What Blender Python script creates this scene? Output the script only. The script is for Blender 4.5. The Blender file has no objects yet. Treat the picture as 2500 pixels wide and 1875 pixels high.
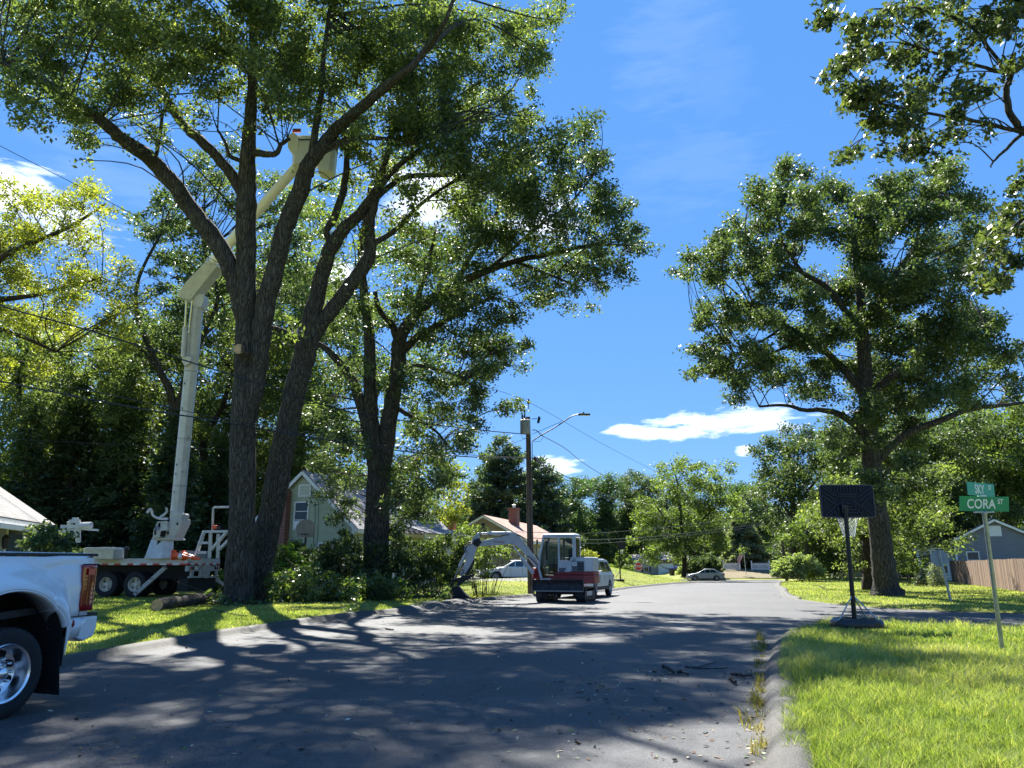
import bpy, bmesh, math, random
import numpy as np
from mathutils import Vector, Matrix
from mathutils.geometry import delaunay_2d_cdt

C = bpy.context.scene.collection
SC = bpy.context.scene
R = math.radians
random.seed(7)
# ---------------------------------------------------------------- camera
TH = math.atan(442.5 / 1850.0); ST, CT = math.sin(TH), math.cos(TH); CH = 1.4
cam_d = bpy.data.cameras.new('camera'); cam = bpy.data.objects.new('camera', cam_d); C.objects.link(cam)
cam.location = (0, 0, CH); cam.rotation_euler = (R(90) + TH, 0, 0)
cam_d.sensor_width = 36; cam_d.lens = 36 * 1850 / 2500.0
cam_d.clip_start = 0.05; cam_d.clip_end = 3000
SC.camera = cam
SC.render.engine = 'CYCLES'
SC.view_settings.view_transform = 'Standard'; SC.view_settings.look = 'None'
SC.view_settings.exposure = 1.9; SC.view_settings.gamma = 1
SC.cycles.max_bounces = 6; SC.cycles.diffuse_bounces = 4; SC.cycles.glossy_bounces = 3
SC.cycles.transmission_bounces = 4; SC.cycles.transparent_max_bounces = 6
SC.cycles.caustics_reflective = False; SC.cycles.caustics_refractive = False
SC.cycles.sample_clamp_indirect = 6

# ---------------------------------------------------------------- sun and sky
SUN_EL, SUN_AZ = R(52), R(-13)            # azimuth from +Y towards +X
sund = bpy.data.lights.new('sun', 'SUN'); sun = bpy.data.objects.new('sun', sund); C.objects.link(sun)
sund.energy = 4.9; sund.angle = R(0.53); sund.color = (1, 0.955, 0.87)
sdir = Vector((math.sin(SUN_AZ) * math.cos(SUN_EL), math.cos(SUN_AZ) * math.cos(SUN_EL), math.sin(SUN_EL)))
sun.rotation_euler = sdir.to_track_quat('Z', 'Y').to_euler(); sun.location = (0, 0, 60)

W = bpy.data.worlds.new('World'); SC.world = W; W.use_nodes = True
nt = W.node_tree; nt.nodes.clear()
def N(tree, typ, **kw):
    n = tree.nodes.new(typ)
    for k, v in kw.items():
        if k == 'inp':
            for i, val in v.items(): n.inputs[i].default_value = val
        else: setattr(n, k, v)
    return n
sky = N(nt, 'ShaderNodeTexSky', sky_type='NISHITA', sun_disc=False, sun_elevation=SUN_EL, sun_rotation=SUN_AZ, altitude=100, air_density=1.0, dust_density=0.0, ozone_density=4.0)
hs = N(nt, 'ShaderNodeHueSaturation', inp={'Hue': 0.505, 'Saturation': 1.1, 'Value': 0.8})
nt.links.new(sky.outputs[0], hs.inputs['Color'])
soft = N(nt, 'ShaderNodeMix', data_type='RGBA', inp={0: .72}); nt.links.new(hs.outputs[0], soft.inputs[6]); soft.inputs[7].default_value = (.58, 1.85, 4.6, 1)
tc = N(nt, 'ShaderNodeTexCoord')
def cloud_dir(px, py):
    u = (px - 1250) / 1850; v = (937.5 - py) / 1850
    return Vector((u, CT - v * ST, ST + v * CT)).normalized()
geo = tc.outputs['Generated']
nrm = N(nt, 'ShaderNodeVectorMath', operation='NORMALIZE'); nt.links.new(geo, nrm.inputs[0])
nz1 = N(nt, 'ShaderNodeTexNoise', inp={'Scale': 13.0, 'Detail': 8.0, 'Roughness': 0.6, 'Distortion': 0.3})
mp = N(nt, 'ShaderNodeMapping', inp={'Scale': (1, 1, 4.6)}); nt.links.new(nrm.outputs[0], mp.inputs[0]); nt.links.new(mp.outputs[0], nz1.inputs['Vector'])
def M2(op, a, b, clamp=False):
    n = N(nt, 'ShaderNodeMath', operation=op); n.use_clamp = clamp
    for i, x in enumerate((a, b)):
        if isinstance(x, (int, float)): n.inputs[i].default_value = x
        elif x is not None: nt.links.new(x, n.inputs[i])
    return n.outputs[0]
cover = None
# clouds of the sky: direction of the middle, half width, half height (radians)
for (px, py, rx, ry, w) in [(1780, 1032, .10, .017, 1.0), (1640, 1057, .07, .009, .9), (1525, 1050, .026, .009, .9), (1540, 1062, .02, .006, .7), (1815, 1097, .013, .008, .9), (1370, 1138, .05, .012, 1.0), (1266, 993, .013, .005, .35),
                            (1060, 490, .08, .05, .8), (1330, 540, .05, .03, .8), (830, 690, .02, .035, .9), (10, 470, .06, .04, 1.0), (150, 530, .06, .03, .6), (1640, 60, .07, .12, .035), (1730, 160, .05, .12, .02), (300, 430, .12, .04, .04), (1700, 400, .1, .06, .03)]:
    d = cloud_dir(px, py); rt = Vector((d.y, -d.x, 0)).normalized(); up = rt.cross(d)
    a = N(nt, 'ShaderNodeVectorMath', operation='DOT_PRODUCT', inp={1: rt / rx}); nt.links.new(nrm.outputs[0], a.inputs[0])
    b = N(nt, 'ShaderNodeVectorMath', operation='DOT_PRODUCT', inp={1: up / ry}); nt.links.new(nrm.outputs[0], b.inputs[0])
    f = N(nt, 'ShaderNodeVectorMath', operation='DOT_PRODUCT', inp={1: d}); nt.links.new(nrm.outputs[0], f.inputs[0])
    q = M2('ADD', M2('POWER', M2('ABSOLUTE', a.outputs['Value'], None), 2.0), M2('POWER', M2('ABSOLUTE', b.outputs['Value'], None), 2.0))
    m = M2('SUBTRACT', 1.0, M2('POWER', q, 0.5))
    m = M2('ADD', M2('MULTIPLY', m, 0.62), M2('MULTIPLY', M2('SUBTRACT', nz1.outputs['Fac'], 0.5), 2.0))
    m = M2('MULTIPLY', m, 1.9, True)
    m = M2('MULTIPLY', m, M2('LESS_THAN', q, 2.6))
    m = M2('MULTIPLY', M2('MULTIPLY', m, w), M2('GREATER_THAN', f.outputs['Value'], 0.5))
    cover = m if cover is None else M2('MAXIMUM', cover, m)
mixc = N(nt, 'ShaderNodeMix', data_type='RGBA'); nt.links.new(cover, mixc.inputs[0]); nt.links.new(soft.outputs[2], mixc.inputs[6]); mixc.inputs[7].default_value = (9.5, 10.0, 10.8, 1)
bg = N(nt, 'ShaderNodeBackground', inp={'Strength': 0.06}); nt.links.new(mixc.outputs[2], bg.inputs[0])
wo = N(nt, 'ShaderNodeOutputWorld'); nt.links.new(bg.outputs[0], wo.inputs[0])

# ---------------------------------------------------------------- rays of the survey (photo measurements -> metres)
def P(px, py, t):                      # 2500 px wide survey
    u = (px - 1250) / 1850; v = (937.5 - py) / 1850
    return Vector((u * t, t * (CT - v * ST), CH + t * (ST + v * CT)))
def Q(x, y, t):                        # 2212 px wide survey
    return P(x * 2500 / 2212, y * 2500 / 2212, t)
def G(px, py, z=0.0):
    v = (937.5 - py) / 1850
    return P(px, py, (z - CH) / (ST + v * CT))
def PT(px, t, z=0.0):                  # point at height z seen in column px at depth t
    v = ((z - CH) / t - ST) / CT
    u = (px - 1250) / 1850
    return Vector((u * t, t * (CT - v * ST), z))

# ---------------------------------------------------------------- mesh builder
class MB:
    def __init__(s): s.v = []; s.f = []; s.m = []
    def add(s, vs, fs, mi=0):
        o = len(s.v); s.v.extend(tuple(v) for v in vs)
        for f in fs: s.f.append([i + o for i in f]); s.m.append(mi)
        return s
    def box(s, x0, x1, y0, y1, z0, z1, mi=0, M=None):
        vs = [(x, y, z) for x in (x0, x1) for y in (y0, y1) for z in (z0, z1)]
        if M is not None: vs = [M @ Vector(v) for v in vs]
        return s.add(vs, [(0, 1, 3, 2), (4, 6, 7, 5), (0, 4, 5, 1), (2, 3, 7, 6), (0, 2, 6, 4), (1, 5, 7, 3)], mi)
    def beam(s, a, b, w, h, mi=0):     # rectangular bar from a to b
        a = Vector(a); b = Vector(b); d = b - a; L = d.length; q = d.to_track_quat('X', 'Z').to_matrix().to_4x4(); q.translation = a
        return s.box(0, L, -w / 2, w / 2, -h / 2, h / 2, mi, q)
    def prism(s, poly, off, mi=0, cap=True):   # poly: list of 3D points, off: extrusion vector
        n = len(poly); off = Vector(off); a = [Vector(p) for p in poly]
        fs = [(i, (i + 1) % n, n + (i + 1) % n, n + i) for i in range(n)]
        if cap: fs += [tuple(range(n - 1, -1, -1)), tuple(range(n, 2 * n))]
        return s.add(a + [p + off for p in a], fs, mi)
    def loft(s, rings, mi=0, close=True, caps=True):
        n = len(rings[0]); vs = [p for r in rings for p in r]; fs = []
        for i in range(len(rings) - 1):
            for j in range(n if close else n - 1):
                k = (j + 1) % n; fs.append((i * n + j, i * n + k, (i + 1) * n + k, (i + 1) * n + j))
        if caps: fs.append(tuple(range(n - 1, -1, -1))); fs.append(tuple((len(rings) - 1) * n + j for j in range(n)))
        return s.add(vs, fs, mi)
    def tube(s, pts, rad, n=8, mi=0, caps=True):
        pts = [Vector(p) for p in pts]
        if isinstance(rad, (int, float)): rad = [rad] * len(pts)
        rings = []; prev = None
        for i, p in enumerate(pts):
            d = (pts[min(i + 1, len(pts) - 1)] - pts[max(i - 1, 0)]).normalized()
            if prev is None: x = d.orthogonal().normalized()
            else:
                x = prev - d * prev.dot(d); x = x.normalized() if x.length > 1e-6 else d.orthogonal().normalized()
            prev = x; y = d.cross(x)
            rings.append([p + (x * math.cos(2 * math.pi * k / n) + y * math.sin(2 * math.pi * k / n)) * rad[i] for k in range(n)])
        return s.loft(rings, mi, True, caps)
    def lathe(s, prof, o, ax, n=24, mi=0):    # prof: (radius, along axis)
        o = Vector(o); ax = Vector(ax).normalized(); x = ax.orthogonal().normalized(); y = ax.cross(x)
        return s.loft([[o + ax * h + (x * math.cos(2 * math.pi * k / n) + y * math.sin(2 * math.pi * k / n)) * max(r, 1e-4) for k in range(n)] for r, h in prof], mi, True, False)
    def build(s, name, mats, parent=None, bevel=0, smooth=0, world=False, seg=2):
        if not isinstance(mats, (list, tuple)): mats = [mats]
        me = bpy.data.meshes.new(name)
        vs = s.v
        if world and parent is not None:
            Mi = (Matrix.Translation(parent.location) @ Matrix.Rotation(parent.rotation_euler.z, 4, 'Z')).inverted()
            vs = [tuple(Mi @ Vector(v)) for v in vs]
        me.from_pydata(vs, [], s.f)
        for m in mats: me.materials.append(m)
        me.polygons.foreach_set('material_index', s.m)
        o = bpy.data.objects.new(name, me); C.objects.link(o)
        if parent is not None: o.parent = parent
        bm = bmesh.new(); bm.from_mesh(me); bmesh.ops.recalc_face_normals(bm, faces=bm.faces); bm.to_mesh(me); bm.free()
        if smooth:
            me.polygons.foreach_set('use_smooth', [True] * len(me.polygons)); me.set_sharp_from_angle(angle=R(smooth))
        if bevel:
            b = o.modifiers.new('bevel', 'BEVEL'); b.width = bevel; b.segments = seg; b.limit_method = 'ANGLE'; b.angle_limit = R(30)
            if not smooth:
                me.polygons.foreach_set('use_smooth', [True] * len(me.polygons)); b.harden_normals = True
        return o

def tag(o, label=None, cat=None, group=None, kind=None):
    if label: o['label'] = label
    if cat: o['category'] = cat
    if group: o['group'] = group
    if kind: o['kind'] = kind
    return o
def thing(name, label, cat, loc=(0, 0, 0), rotz=0, group=None):
    o = bpy.data.objects.new(name, None); C.objects.link(o); o.location = loc; o.rotation_euler = (0, 0, rotz); o.empty_display_size = .3
    return tag(o, label, cat, group)
def yaw(fx, fy): return math.atan2(fy, fx)

# ---------------------------------------------------------------- materials
MAT = {}
def pm(name, c1, c2=None, rough=.6, metal=0.0, scale=6.0, detail=4, bump=0.0, bscale=None, stretch=(1, 1, 1), spec=.5, coat=0, lo=.35, hi=.65, dirt=None):
    if name in MAT: return MAT[name]
    m = bpy.data.materials.new(name); m.use_nodes = True; t = m.node_tree; b = t.nodes['Principled BSDF']
    b.inputs['Roughness'].default_value = rough; b.inputs['Metallic'].default_value = metal; b.inputs['Specular IOR Level'].default_value = spec
    if coat: b.inputs['Coat Weight'].default_value = coat; b.inputs['Coat Roughness'].default_value = .05
    co = N(t, 'ShaderNodeTexCoord'); mpn = N(t, 'ShaderNodeMapping', inp={'Scale': stretch}); t.links.new(co.outputs['Object'], mpn.inputs[0])
    if c2 is None: c2 = tuple(x * .82 for x in c1)
    nz = N(t, 'ShaderNodeTexNoise', inp={'Scale': scale, 'Detail': detail, 'Roughness': .6}); t.links.new(mpn.outputs[0], nz.inputs['Vector'])
    rp = N(t, 'ShaderNodeValToRGB'); e = rp.color_ramp.elements
    e[0].position = lo; e[0].color = (*c2, 1); e[1].position = hi; e[1].color = (*c1, 1)
    t.links.new(nz.outputs['Fac'], rp.inputs[0]); t.links.new(rp.outputs[0], b.inputs['Base Color'])
    if dirt:
        n2 = N(t, 'ShaderNodeTexNoise', inp={'Scale': dirt[1], 'Detail': 6, 'Roughness': .7}); t.links.new(mpn.outputs[0], n2.inputs['Vector'])
        r2 = N(t, 'ShaderNodeValToRGB'); r2.color_ramp.elements[0].position = dirt[2]; r2.color_ramp.elements[1].position = dirt[2] + .08
        mx = N(t, 'ShaderNodeMix', data_type='RGBA'); t.links.new(n2.outputs['Fac'], r2.inputs[0]); t.links.new(r2.outputs[0], mx.inputs[0]); t.links.new(rp.outputs[0], mx.inputs[6]); mx.inputs[7].default_value = (*dirt[0], 1)
        t.links.new(mx.outputs[2], b.inputs['Base Color'])
    if bump:
        nb = N(t, 'ShaderNodeTexNoise', inp={'Scale': bscale or scale * 3, 'Detail': 5, 'Roughness': .65}); t.links.new(mpn.outputs[0], nb.inputs['Vector'])
        bp = N(t, 'ShaderNodeBump', inp={'Strength': .8, 'Distance': bump}); t.links.new(nb.outputs['Fac'], bp.inputs['Height']); t.links.new(bp.outputs[0], b.inputs['Normal'])
    MAT[name] = m; return m

def bark_mat(name, c1, c2):
    m = bpy.data.materials.new(name); m.use_nodes = True; t = m.node_tree; b = t.nodes['Principled BSDF']; b.inputs['Roughness'].default_value = .92; b.inputs['Specular IOR Level'].default_value = .2
    co = N(t, 'ShaderNodeTexCoord'); mpn = N(t, 'ShaderNodeMapping', inp={'Scale': (1, 1, .075)}); t.links.new(co.outputs['Object'], mpn.inputs[0])
    wz = N(t, 'ShaderNodeTexNoise', inp={'Scale': 4.0, 'Detail': 5}); t.links.new(mpn.outputs[0], wz.inputs['Vector'])
    ad = N(t, 'ShaderNodeMix', data_type='VECTOR', inp={0: .22}); t.links.new(mpn.outputs[0], ad.inputs[4]); t.links.new(wz.outputs['Color'], ad.inputs[5])
    vo = N(t, 'ShaderNodeTexVoronoi', feature='DISTANCE_TO_EDGE', inp={'Scale': 15.0}); t.links.new(ad.outputs[1], vo.inputs['Vector'])
    nz = N(t, 'ShaderNodeTexNoise', inp={'Scale': 14.0, 'Detail': 7, 'Roughness': .7}); t.links.new(mpn.outputs[0], nz.inputs['Vector'])
    mm = N(t, 'ShaderNodeMath', operation='MULTIPLY_ADD', inp={1: 2.2}); t.links.new(vo.outputs['Distance'], mm.inputs[0]); t.links.new(nz.outputs['Fac'], mm.inputs[2])
    rp = N(t, 'ShaderNodeValToRGB'); e = rp.color_ramp.elements; e[0].position = .42; e[0].color = (*c2, 1); e[1].position = 1.0; e[1].color = (*c1, 1)
    t.links.new(mm.outputs[0], rp.inputs[0])
    ln = N(t, 'ShaderNodeTexNoise', inp={'Scale': 2.3, 'Detail': 8, 'Roughness': .75}); t.links.new(co.outputs['Object'], ln.inputs['Vector'])
    lr = N(t, 'ShaderNodeValToRGB'); lr.color_ramp.elements[0].position = .56; lr.color_ramp.elements[1].position = .68; lr.color_ramp.elements[1].color = (.45, .45, .45, 1); t.links.new(ln.outputs['Fac'], lr.inputs[0])
    mx = N(t, 'ShaderNodeMix', data_type='RGBA'); t.links.new(lr.outputs[0], mx.inputs[0]); t.links.new(rp.outputs[0], mx.inputs[6]); mx.inputs[7].default_value = (.13, .14, .11, 1)
    t.links.new(mx.outputs[2], b.inputs['Base Color'])
    bp = N(t, 'ShaderNodeBump', inp={'Strength': 1.0, 'Distance': .15}); t.links.new(mm.outputs[0], bp.inputs['Height']); t.links.new(bp.outputs[0], b.inputs['Normal'])
    return m

def leaf_mat(name, dark, mid, light, trans=.42, rough=.5, tc=None, spec=.32):
    m = bpy.data.materials.new(name); m.use_nodes = True; t = m.node_tree; b = t.nodes['Principled BSDF']; out = t.nodes['Material Output']
    b.inputs['Roughness'].default_value = rough; b.inputs['Specular IOR Level'].default_value = spec
    at = N(t, 'ShaderNodeAttribute', attribute_name='var')
    rp = N(t, 'ShaderNodeValToRGB'); e = rp.color_ramp.elements; e[0].position = .1; e[0].color = (*dark, 1); e[1].position = .95; e[1].color = (*light, 1)
    x = rp.color_ramp.elements.new(.55); x.color = (*mid, 1)
    t.links.new(at.outputs['Fac'], rp.inputs[0]); t.links.new(rp.outputs[0], b.inputs['Base Color'])
    tr = N(t, 'ShaderNodeBsdfTranslucent')
    tm = N(t, 'ShaderNodeMix', data_type='RGBA', blend_type='MULTIPLY', inp={0: 1.0}); tm.inputs[7].default_value = (*(tc or (2.1, 2.35, .6)), 1)
    t.links.new(rp.outputs[0], tm.inputs[6]); t.links.new(tm.outputs[2], tr.inputs[0])
    ms = N(t, 'ShaderNodeMixShader', inp={0: trans}); t.links.new(b.outputs[0], ms.inputs[1]); t.links.new(tr.outputs[0], ms.inputs[2]); t.links.new(ms.outputs[0], out.inputs[0])
    return m

def np_mesh(name, verts, faces, mats, parent=None, var=None, mi=None):
    """verts (n,3), faces (m,k) all the same k"""
    me = bpy.data.meshes.new(name); n, k = faces.shape
    if parent is not None: verts = verts - np.array(parent.location)
    me.vertices.add(len(verts)); me.vertices.foreach_set('co', verts.astype(np.float32).ravel())
    me.loops.add(n * k); me.loops.foreach_set('vertex_index', faces.astype(np.int32).ravel())
    me.polygons.add(n); me.polygons.foreach_set('loop_start', np.arange(0, n * k, k, dtype=np.int32)); me.polygons.foreach_set('loop_total', np.full(n, k, dtype=np.int32))
    for m in (mats if isinstance(mats, (list, tuple)) else [mats]): me.materials.append(m)
    if mi is not None: me.polygons.foreach_set('material_index', mi.astype(np.int32))
    if var is not None:
        a = me.attributes.new('var', 'FLOAT', 'FACE'); a.data.foreach_set('value', var.astype(np.float32))
    me.update(calc_edges=True)
    o = bpy.data.objects.new(name, me); C.objects.link(o)
    if parent is not None: o.parent = parent
    return o

def copy_tree(o, parent=None, name=None):
    c = o.copy(); C.objects.link(c); c.parent = parent
    for ch in list(o.children): copy_tree(ch, c)
    return c

BARK = bark_mat('grey_oak_bark', (.15, .14, .125), (.030, .027, .024))
BARK2 = bark_mat('brown_bark', (.12, .10, .08), (.03, .025, .02))
OAK = leaf_mat('oak_leaf', (.042, .066, .032), (.095, .13, .056), (.19, .225, .11), trans=.45, spec=.25, rough=.5, tc=(2.0, 2.1, .7))
OAKN = leaf_mat('near_oak_leaf', (.03, .048, .026), (.066, .092, .045), (.145, .175, .085), trans=.36, spec=.5, rough=.4, tc=(2.0, 2.1, .7))
OAK2 = leaf_mat('dark_oak_leaf', (.030, .052, .027), (.066, .10, .043), (.135, .175, .088), trans=.36, spec=.28, rough=.48, tc=(2.0, 2.1, .8))
MAPLE = leaf_mat('maple_leaf', (.042, .066, .03), (.09, .125, .048), (.18, .22, .10), trans=.42)
YELG = leaf_mat('locust_leaf', (.10, .12, .03), (.19, .20, .05), (.34, .33, .10), trans=.4)
NEEDLE = leaf_mat('needle', (.025, .045, .028), (.055, .085, .045), (.12, .16, .08), trans=.3, rough=.5)
PINE = leaf_mat('pine_needle', (.035, .058, .045), (.068, .10, .072), (.14, .18, .12), trans=.25, rough=.5)
SPRUCE = leaf_mat('spruce_needle', (.08, .095, .08), (.15, .17, .13), (.24, .26, .20), trans=.35, rough=.55)
HAZY = leaf_mat('far_leaf', (.025, .05, .03), (.05, .088, .045), (.095, .14, .065), trans=.38)
SHRUB = leaf_mat('shrub_leaf', (.03, .07, .015), (.06, .12, .022), (.12, .18, .035), trans=.42)
PALE = leaf_mat('pale_shrub_leaf', (.12, .15, .09), (.21, .25, .14), (.36, .40, .24), trans=.42)
CUT = leaf_mat('cut_oak_leaf', (.04, .08, .025), (.09, .13, .05), (.2, .24, .14), trans=.35, rough=.35)
GRASSB = leaf_mat('grass_blade', (.10, .155, .04), (.22, .28, .08), (.46, .44, .23), trans=.42, tc=(1.6, 1.65, .6), rough=.5, spec=.25)

def cat_rom(pts, n=5):
    P_ = [pts[0]] + list(pts) + [pts[-1]]; out = []
    for i in range(1, len(P_) - 2):
        p0, p1, p2, p3 = (np.array(P_[i + k]) for k in (-1, 0, 1, 2))
        for j in range(n):
            t = j / n; out.append(.5 * ((2 * p1) + (p2 - p0) * t + (2 * p0 - 5 * p1 + 4 * p2 - p3) * t * t + (3 * p1 - p0 - 3 * p2 + p3) * t ** 3))
    out.append(np.array(P_[-2])); return out

# ---------------------------------------------------------------- ground, road
def roadz(y):
    s = np.clip((np.asarray(y, float) - 57) / 38, 0, 1); s = s * s * (3 - 2 * s)
    return -0.5 * s
ROAD = [(-3.5, -14), (-1.2, -6), (.0, 1.2)] + [tuple(G(*p).xy) for p in ((1862, 1875), (1868, 1740), (1873, 1640), (1888, 1580), (1910, 1552), (1958, 1536), (2010, 1530), (2171, 1532), (2361, 1540), (2500, 1545))]
ROAD += [(22, 12.2), (45, 5), (48, 14), (24, 20)] + [tuple(G(*p).xy) for p in ((2500, 1500), (2307, 1494), (2200, 1489), (2110, 1483), (2022, 1475), (1960, 1466), (1916, 1459), (1908, 1449), (1907, 1440))]
ROAD += [(17.8, 53), (23.0, 68), (30, 88), (60, 84), (62, 92), (33, 99), (20, 100), (-2, 106), (-3, 99), (17, 92.5), (20.4, 88), (16.9, 72)] + [tuple(G(*p).xy) for p in ((1700, 1419), (1640, 1426), (1545, 1436), (1500, 1443), (1400, 1451), (1290, 1457), (1190, 1464), (1110, 1475), (1040, 1486), (990, 1494), (930, 1499), (870, 1504), (780, 1517), (700, 1530), (600, 1545), (500, 1562), (400, 1580), (300, 1598), (160, 1625))]
ROAD += [(-7.3, 4), (-8.2, -6), (-9, -14)]
RP = np.array(ROAD)
def sdist(x, y):
    """signed distance to the road outline, positive outside"""
    p = np.stack([x, y], -1); a = RP; b = np.roll(RP, -1, 0); best = np.full(x.shape, 1e9); ins = np.zeros(x.shape, bool)
    for i in range(len(a)):
        d = b[i] - a[i]; w = p - a[i]; tt = np.clip((w @ d) / (d @ d), 0, 1); q = w - tt[..., None] * d
        best = np.minimum(best, np.hypot(q[..., 0], q[..., 1]))
        c = (a[i, 1] <= p[..., 1]) != (b[i, 1] <= p[..., 1])
        with np.errstate(divide='ignore', invalid='ignore'):
            xi = a[i, 0] + (p[..., 1] - a[i, 1]) / (b[i, 1] - a[i, 1]) * (b[i, 0] - a[i, 0])
        ins ^= c & (p[..., 0] < xi)
    return np.where(ins, -best, best)
def sm(v): v = np.clip(v, 0, 1); return v * v * (3 - 2 * v)
def lawnz(x, y, sd):
    left = x < (3 + .33 * (y - 30)); z = roadz(y)
    z = z + .015 + .08 * sm(sd / 1.1)
    z = z + 1.2 * sm((y - 101) / 14) * sm((x - 23) / 6)
    z = z + 1.15 * np.exp(-((x - 5) / 9) ** 2 - ((y - 66) / 13) ** 2) * sm(sd / 7)
    z = z + np.where(left, .28 * sm((y - 32) / 18) * sm(sd / 4), .30 * sm((y - 58) / 14) * sm(sd / 5))
    z = z + .02 * np.sin(x * .9 + 1.3) * np.cos(y * .7) * sm(sd / 2)
    return z
def gz(x, y):
    x = np.array([float(x)]); y = np.array([float(y)]); sd = sdist(x, y)
    return float(lawnz(x, y, sd)[0]) if sd[0] > 0 else float(roadz(y)[0])
def onground(p, dz=0): return Vector((p[0], p[1], gz(p[0], p[1]) + dz))

def axis(fine0, fine1, step, lo, hi):
    a = list(np.arange(fine0, fine1 + 1e-6, step)); s = step
    while a[-1] < hi: s *= 1.18; a.append(min(a[-1] + s, hi))
    s = step
    while a[0] > lo: s *= 1.18; a.insert(0, max(a[0] - s, lo))
    return np.array(a)
gx = axis(-11, 19, .22, -1500, 1500); gy = axis(-2, 48, .24, -300, 2200)
X, Y = np.meshgrid(gx, gy); sd = sdist(X, Y)
Z = np.where(sd > .15, lawnz(X, Y, sd), roadz(Y) - .14)
Z = np.where(sd > 0, Z, roadz(Y) - .14 - .1 * sm(-sd / 1))
ny, nx = X.shape; ii = np.arange(ny * nx).reshape(ny, nx)
fa = np.stack([ii[:-1, :-1], ii[:-1, 1:], ii[1:, 1:], ii[1:, :-1]], -1).reshape(-1, 4)

def ground_mat():
    m = bpy.data.materials.new('lawn_soil'); m.use_nodes = True; t = m.node_tree; b = t.nodes['Principled BSDF']; b.inputs['Roughness'].default_value = .9; b.inputs['Specular IOR Level'].default_value = .15
    g = N(t, 'ShaderNodeNewGeometry')
    def noise(s, d, r=.6):
        n = N(t, 'ShaderNodeTexNoise', inp={'Scale': s, 'Detail': d, 'Roughness': r}); t.links.new(g.outputs['Position'], n.inputs['Vector']); return n.outputs['Fac']
    a = noise(.35, 4); c = noise(7, 6, .7); f = noise(60, 3, .7)
    r1 = N(t, 'ShaderNodeValToRGB'); e = r1.color_ramp.elements; e[0].position = .3; e[0].color = (.14, .185, .04, 1); e[1].position = .72; e[1].color = (.30, .30, .09, 1); t.links.new(a, r1.inputs[0])
    r2 = N(t, 'ShaderNodeValToRGB'); e = r2.color_ramp.elements; e[0].position = .3; e[0].color = (.55, .6, .5, 1); e[1].position = .7; e[1].color = (1.2, 1.15, 1.05, 1); t.links.new(c, r2.inputs[0])
    mx = N(t, 'ShaderNodeMix', data_type='RGBA', blend_type='MULTIPLY', inp={0: 1.0}); t.links.new(r1.outputs[0], mx.inputs[6]); t.links.new(r2.outputs[0], mx.inputs[7])
    r3 = N(t, 'ShaderNodeValToRGB'); e = r3.color_ramp.elements; e[0].position = .3; e[0].color = (.6, .6, .6, 1); e[1].position = .7; e[1].color = (1.25, 1.25, 1.2, 1); t.links.new(f, r3.inputs[0])
    m2 = N(t, 'ShaderNodeMix', data_type='RGBA', blend_type='MULTIPLY', inp={0: 1.0}); t.links.new(mx.outputs[2], m2.inputs[6]); t.links.new(r3.outputs[0], m2.inputs[7]); t.links.new(m2.outputs[2], b.inputs['Base Color'])
    ad = N(t, 'ShaderNodeMath', operation='MULTIPLY_ADD', inp={1: .5}); t.links.new(c, ad.inputs[0]); t.links.new(f, ad.inputs[2])
    bp = N(t, 'ShaderNodeBump', inp={'Strength': 1, 'Distance': .04}); t.links.new(ad.outputs[0], bp.inputs['Height']); t.links.new(bp.outputs[0], b.inputs['Normal'])
    return m
tag(np_mesh('ground', np.stack([X, Y, Z], -1).reshape(-1, 3), fa, ground_mat()), kind='structure')

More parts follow.
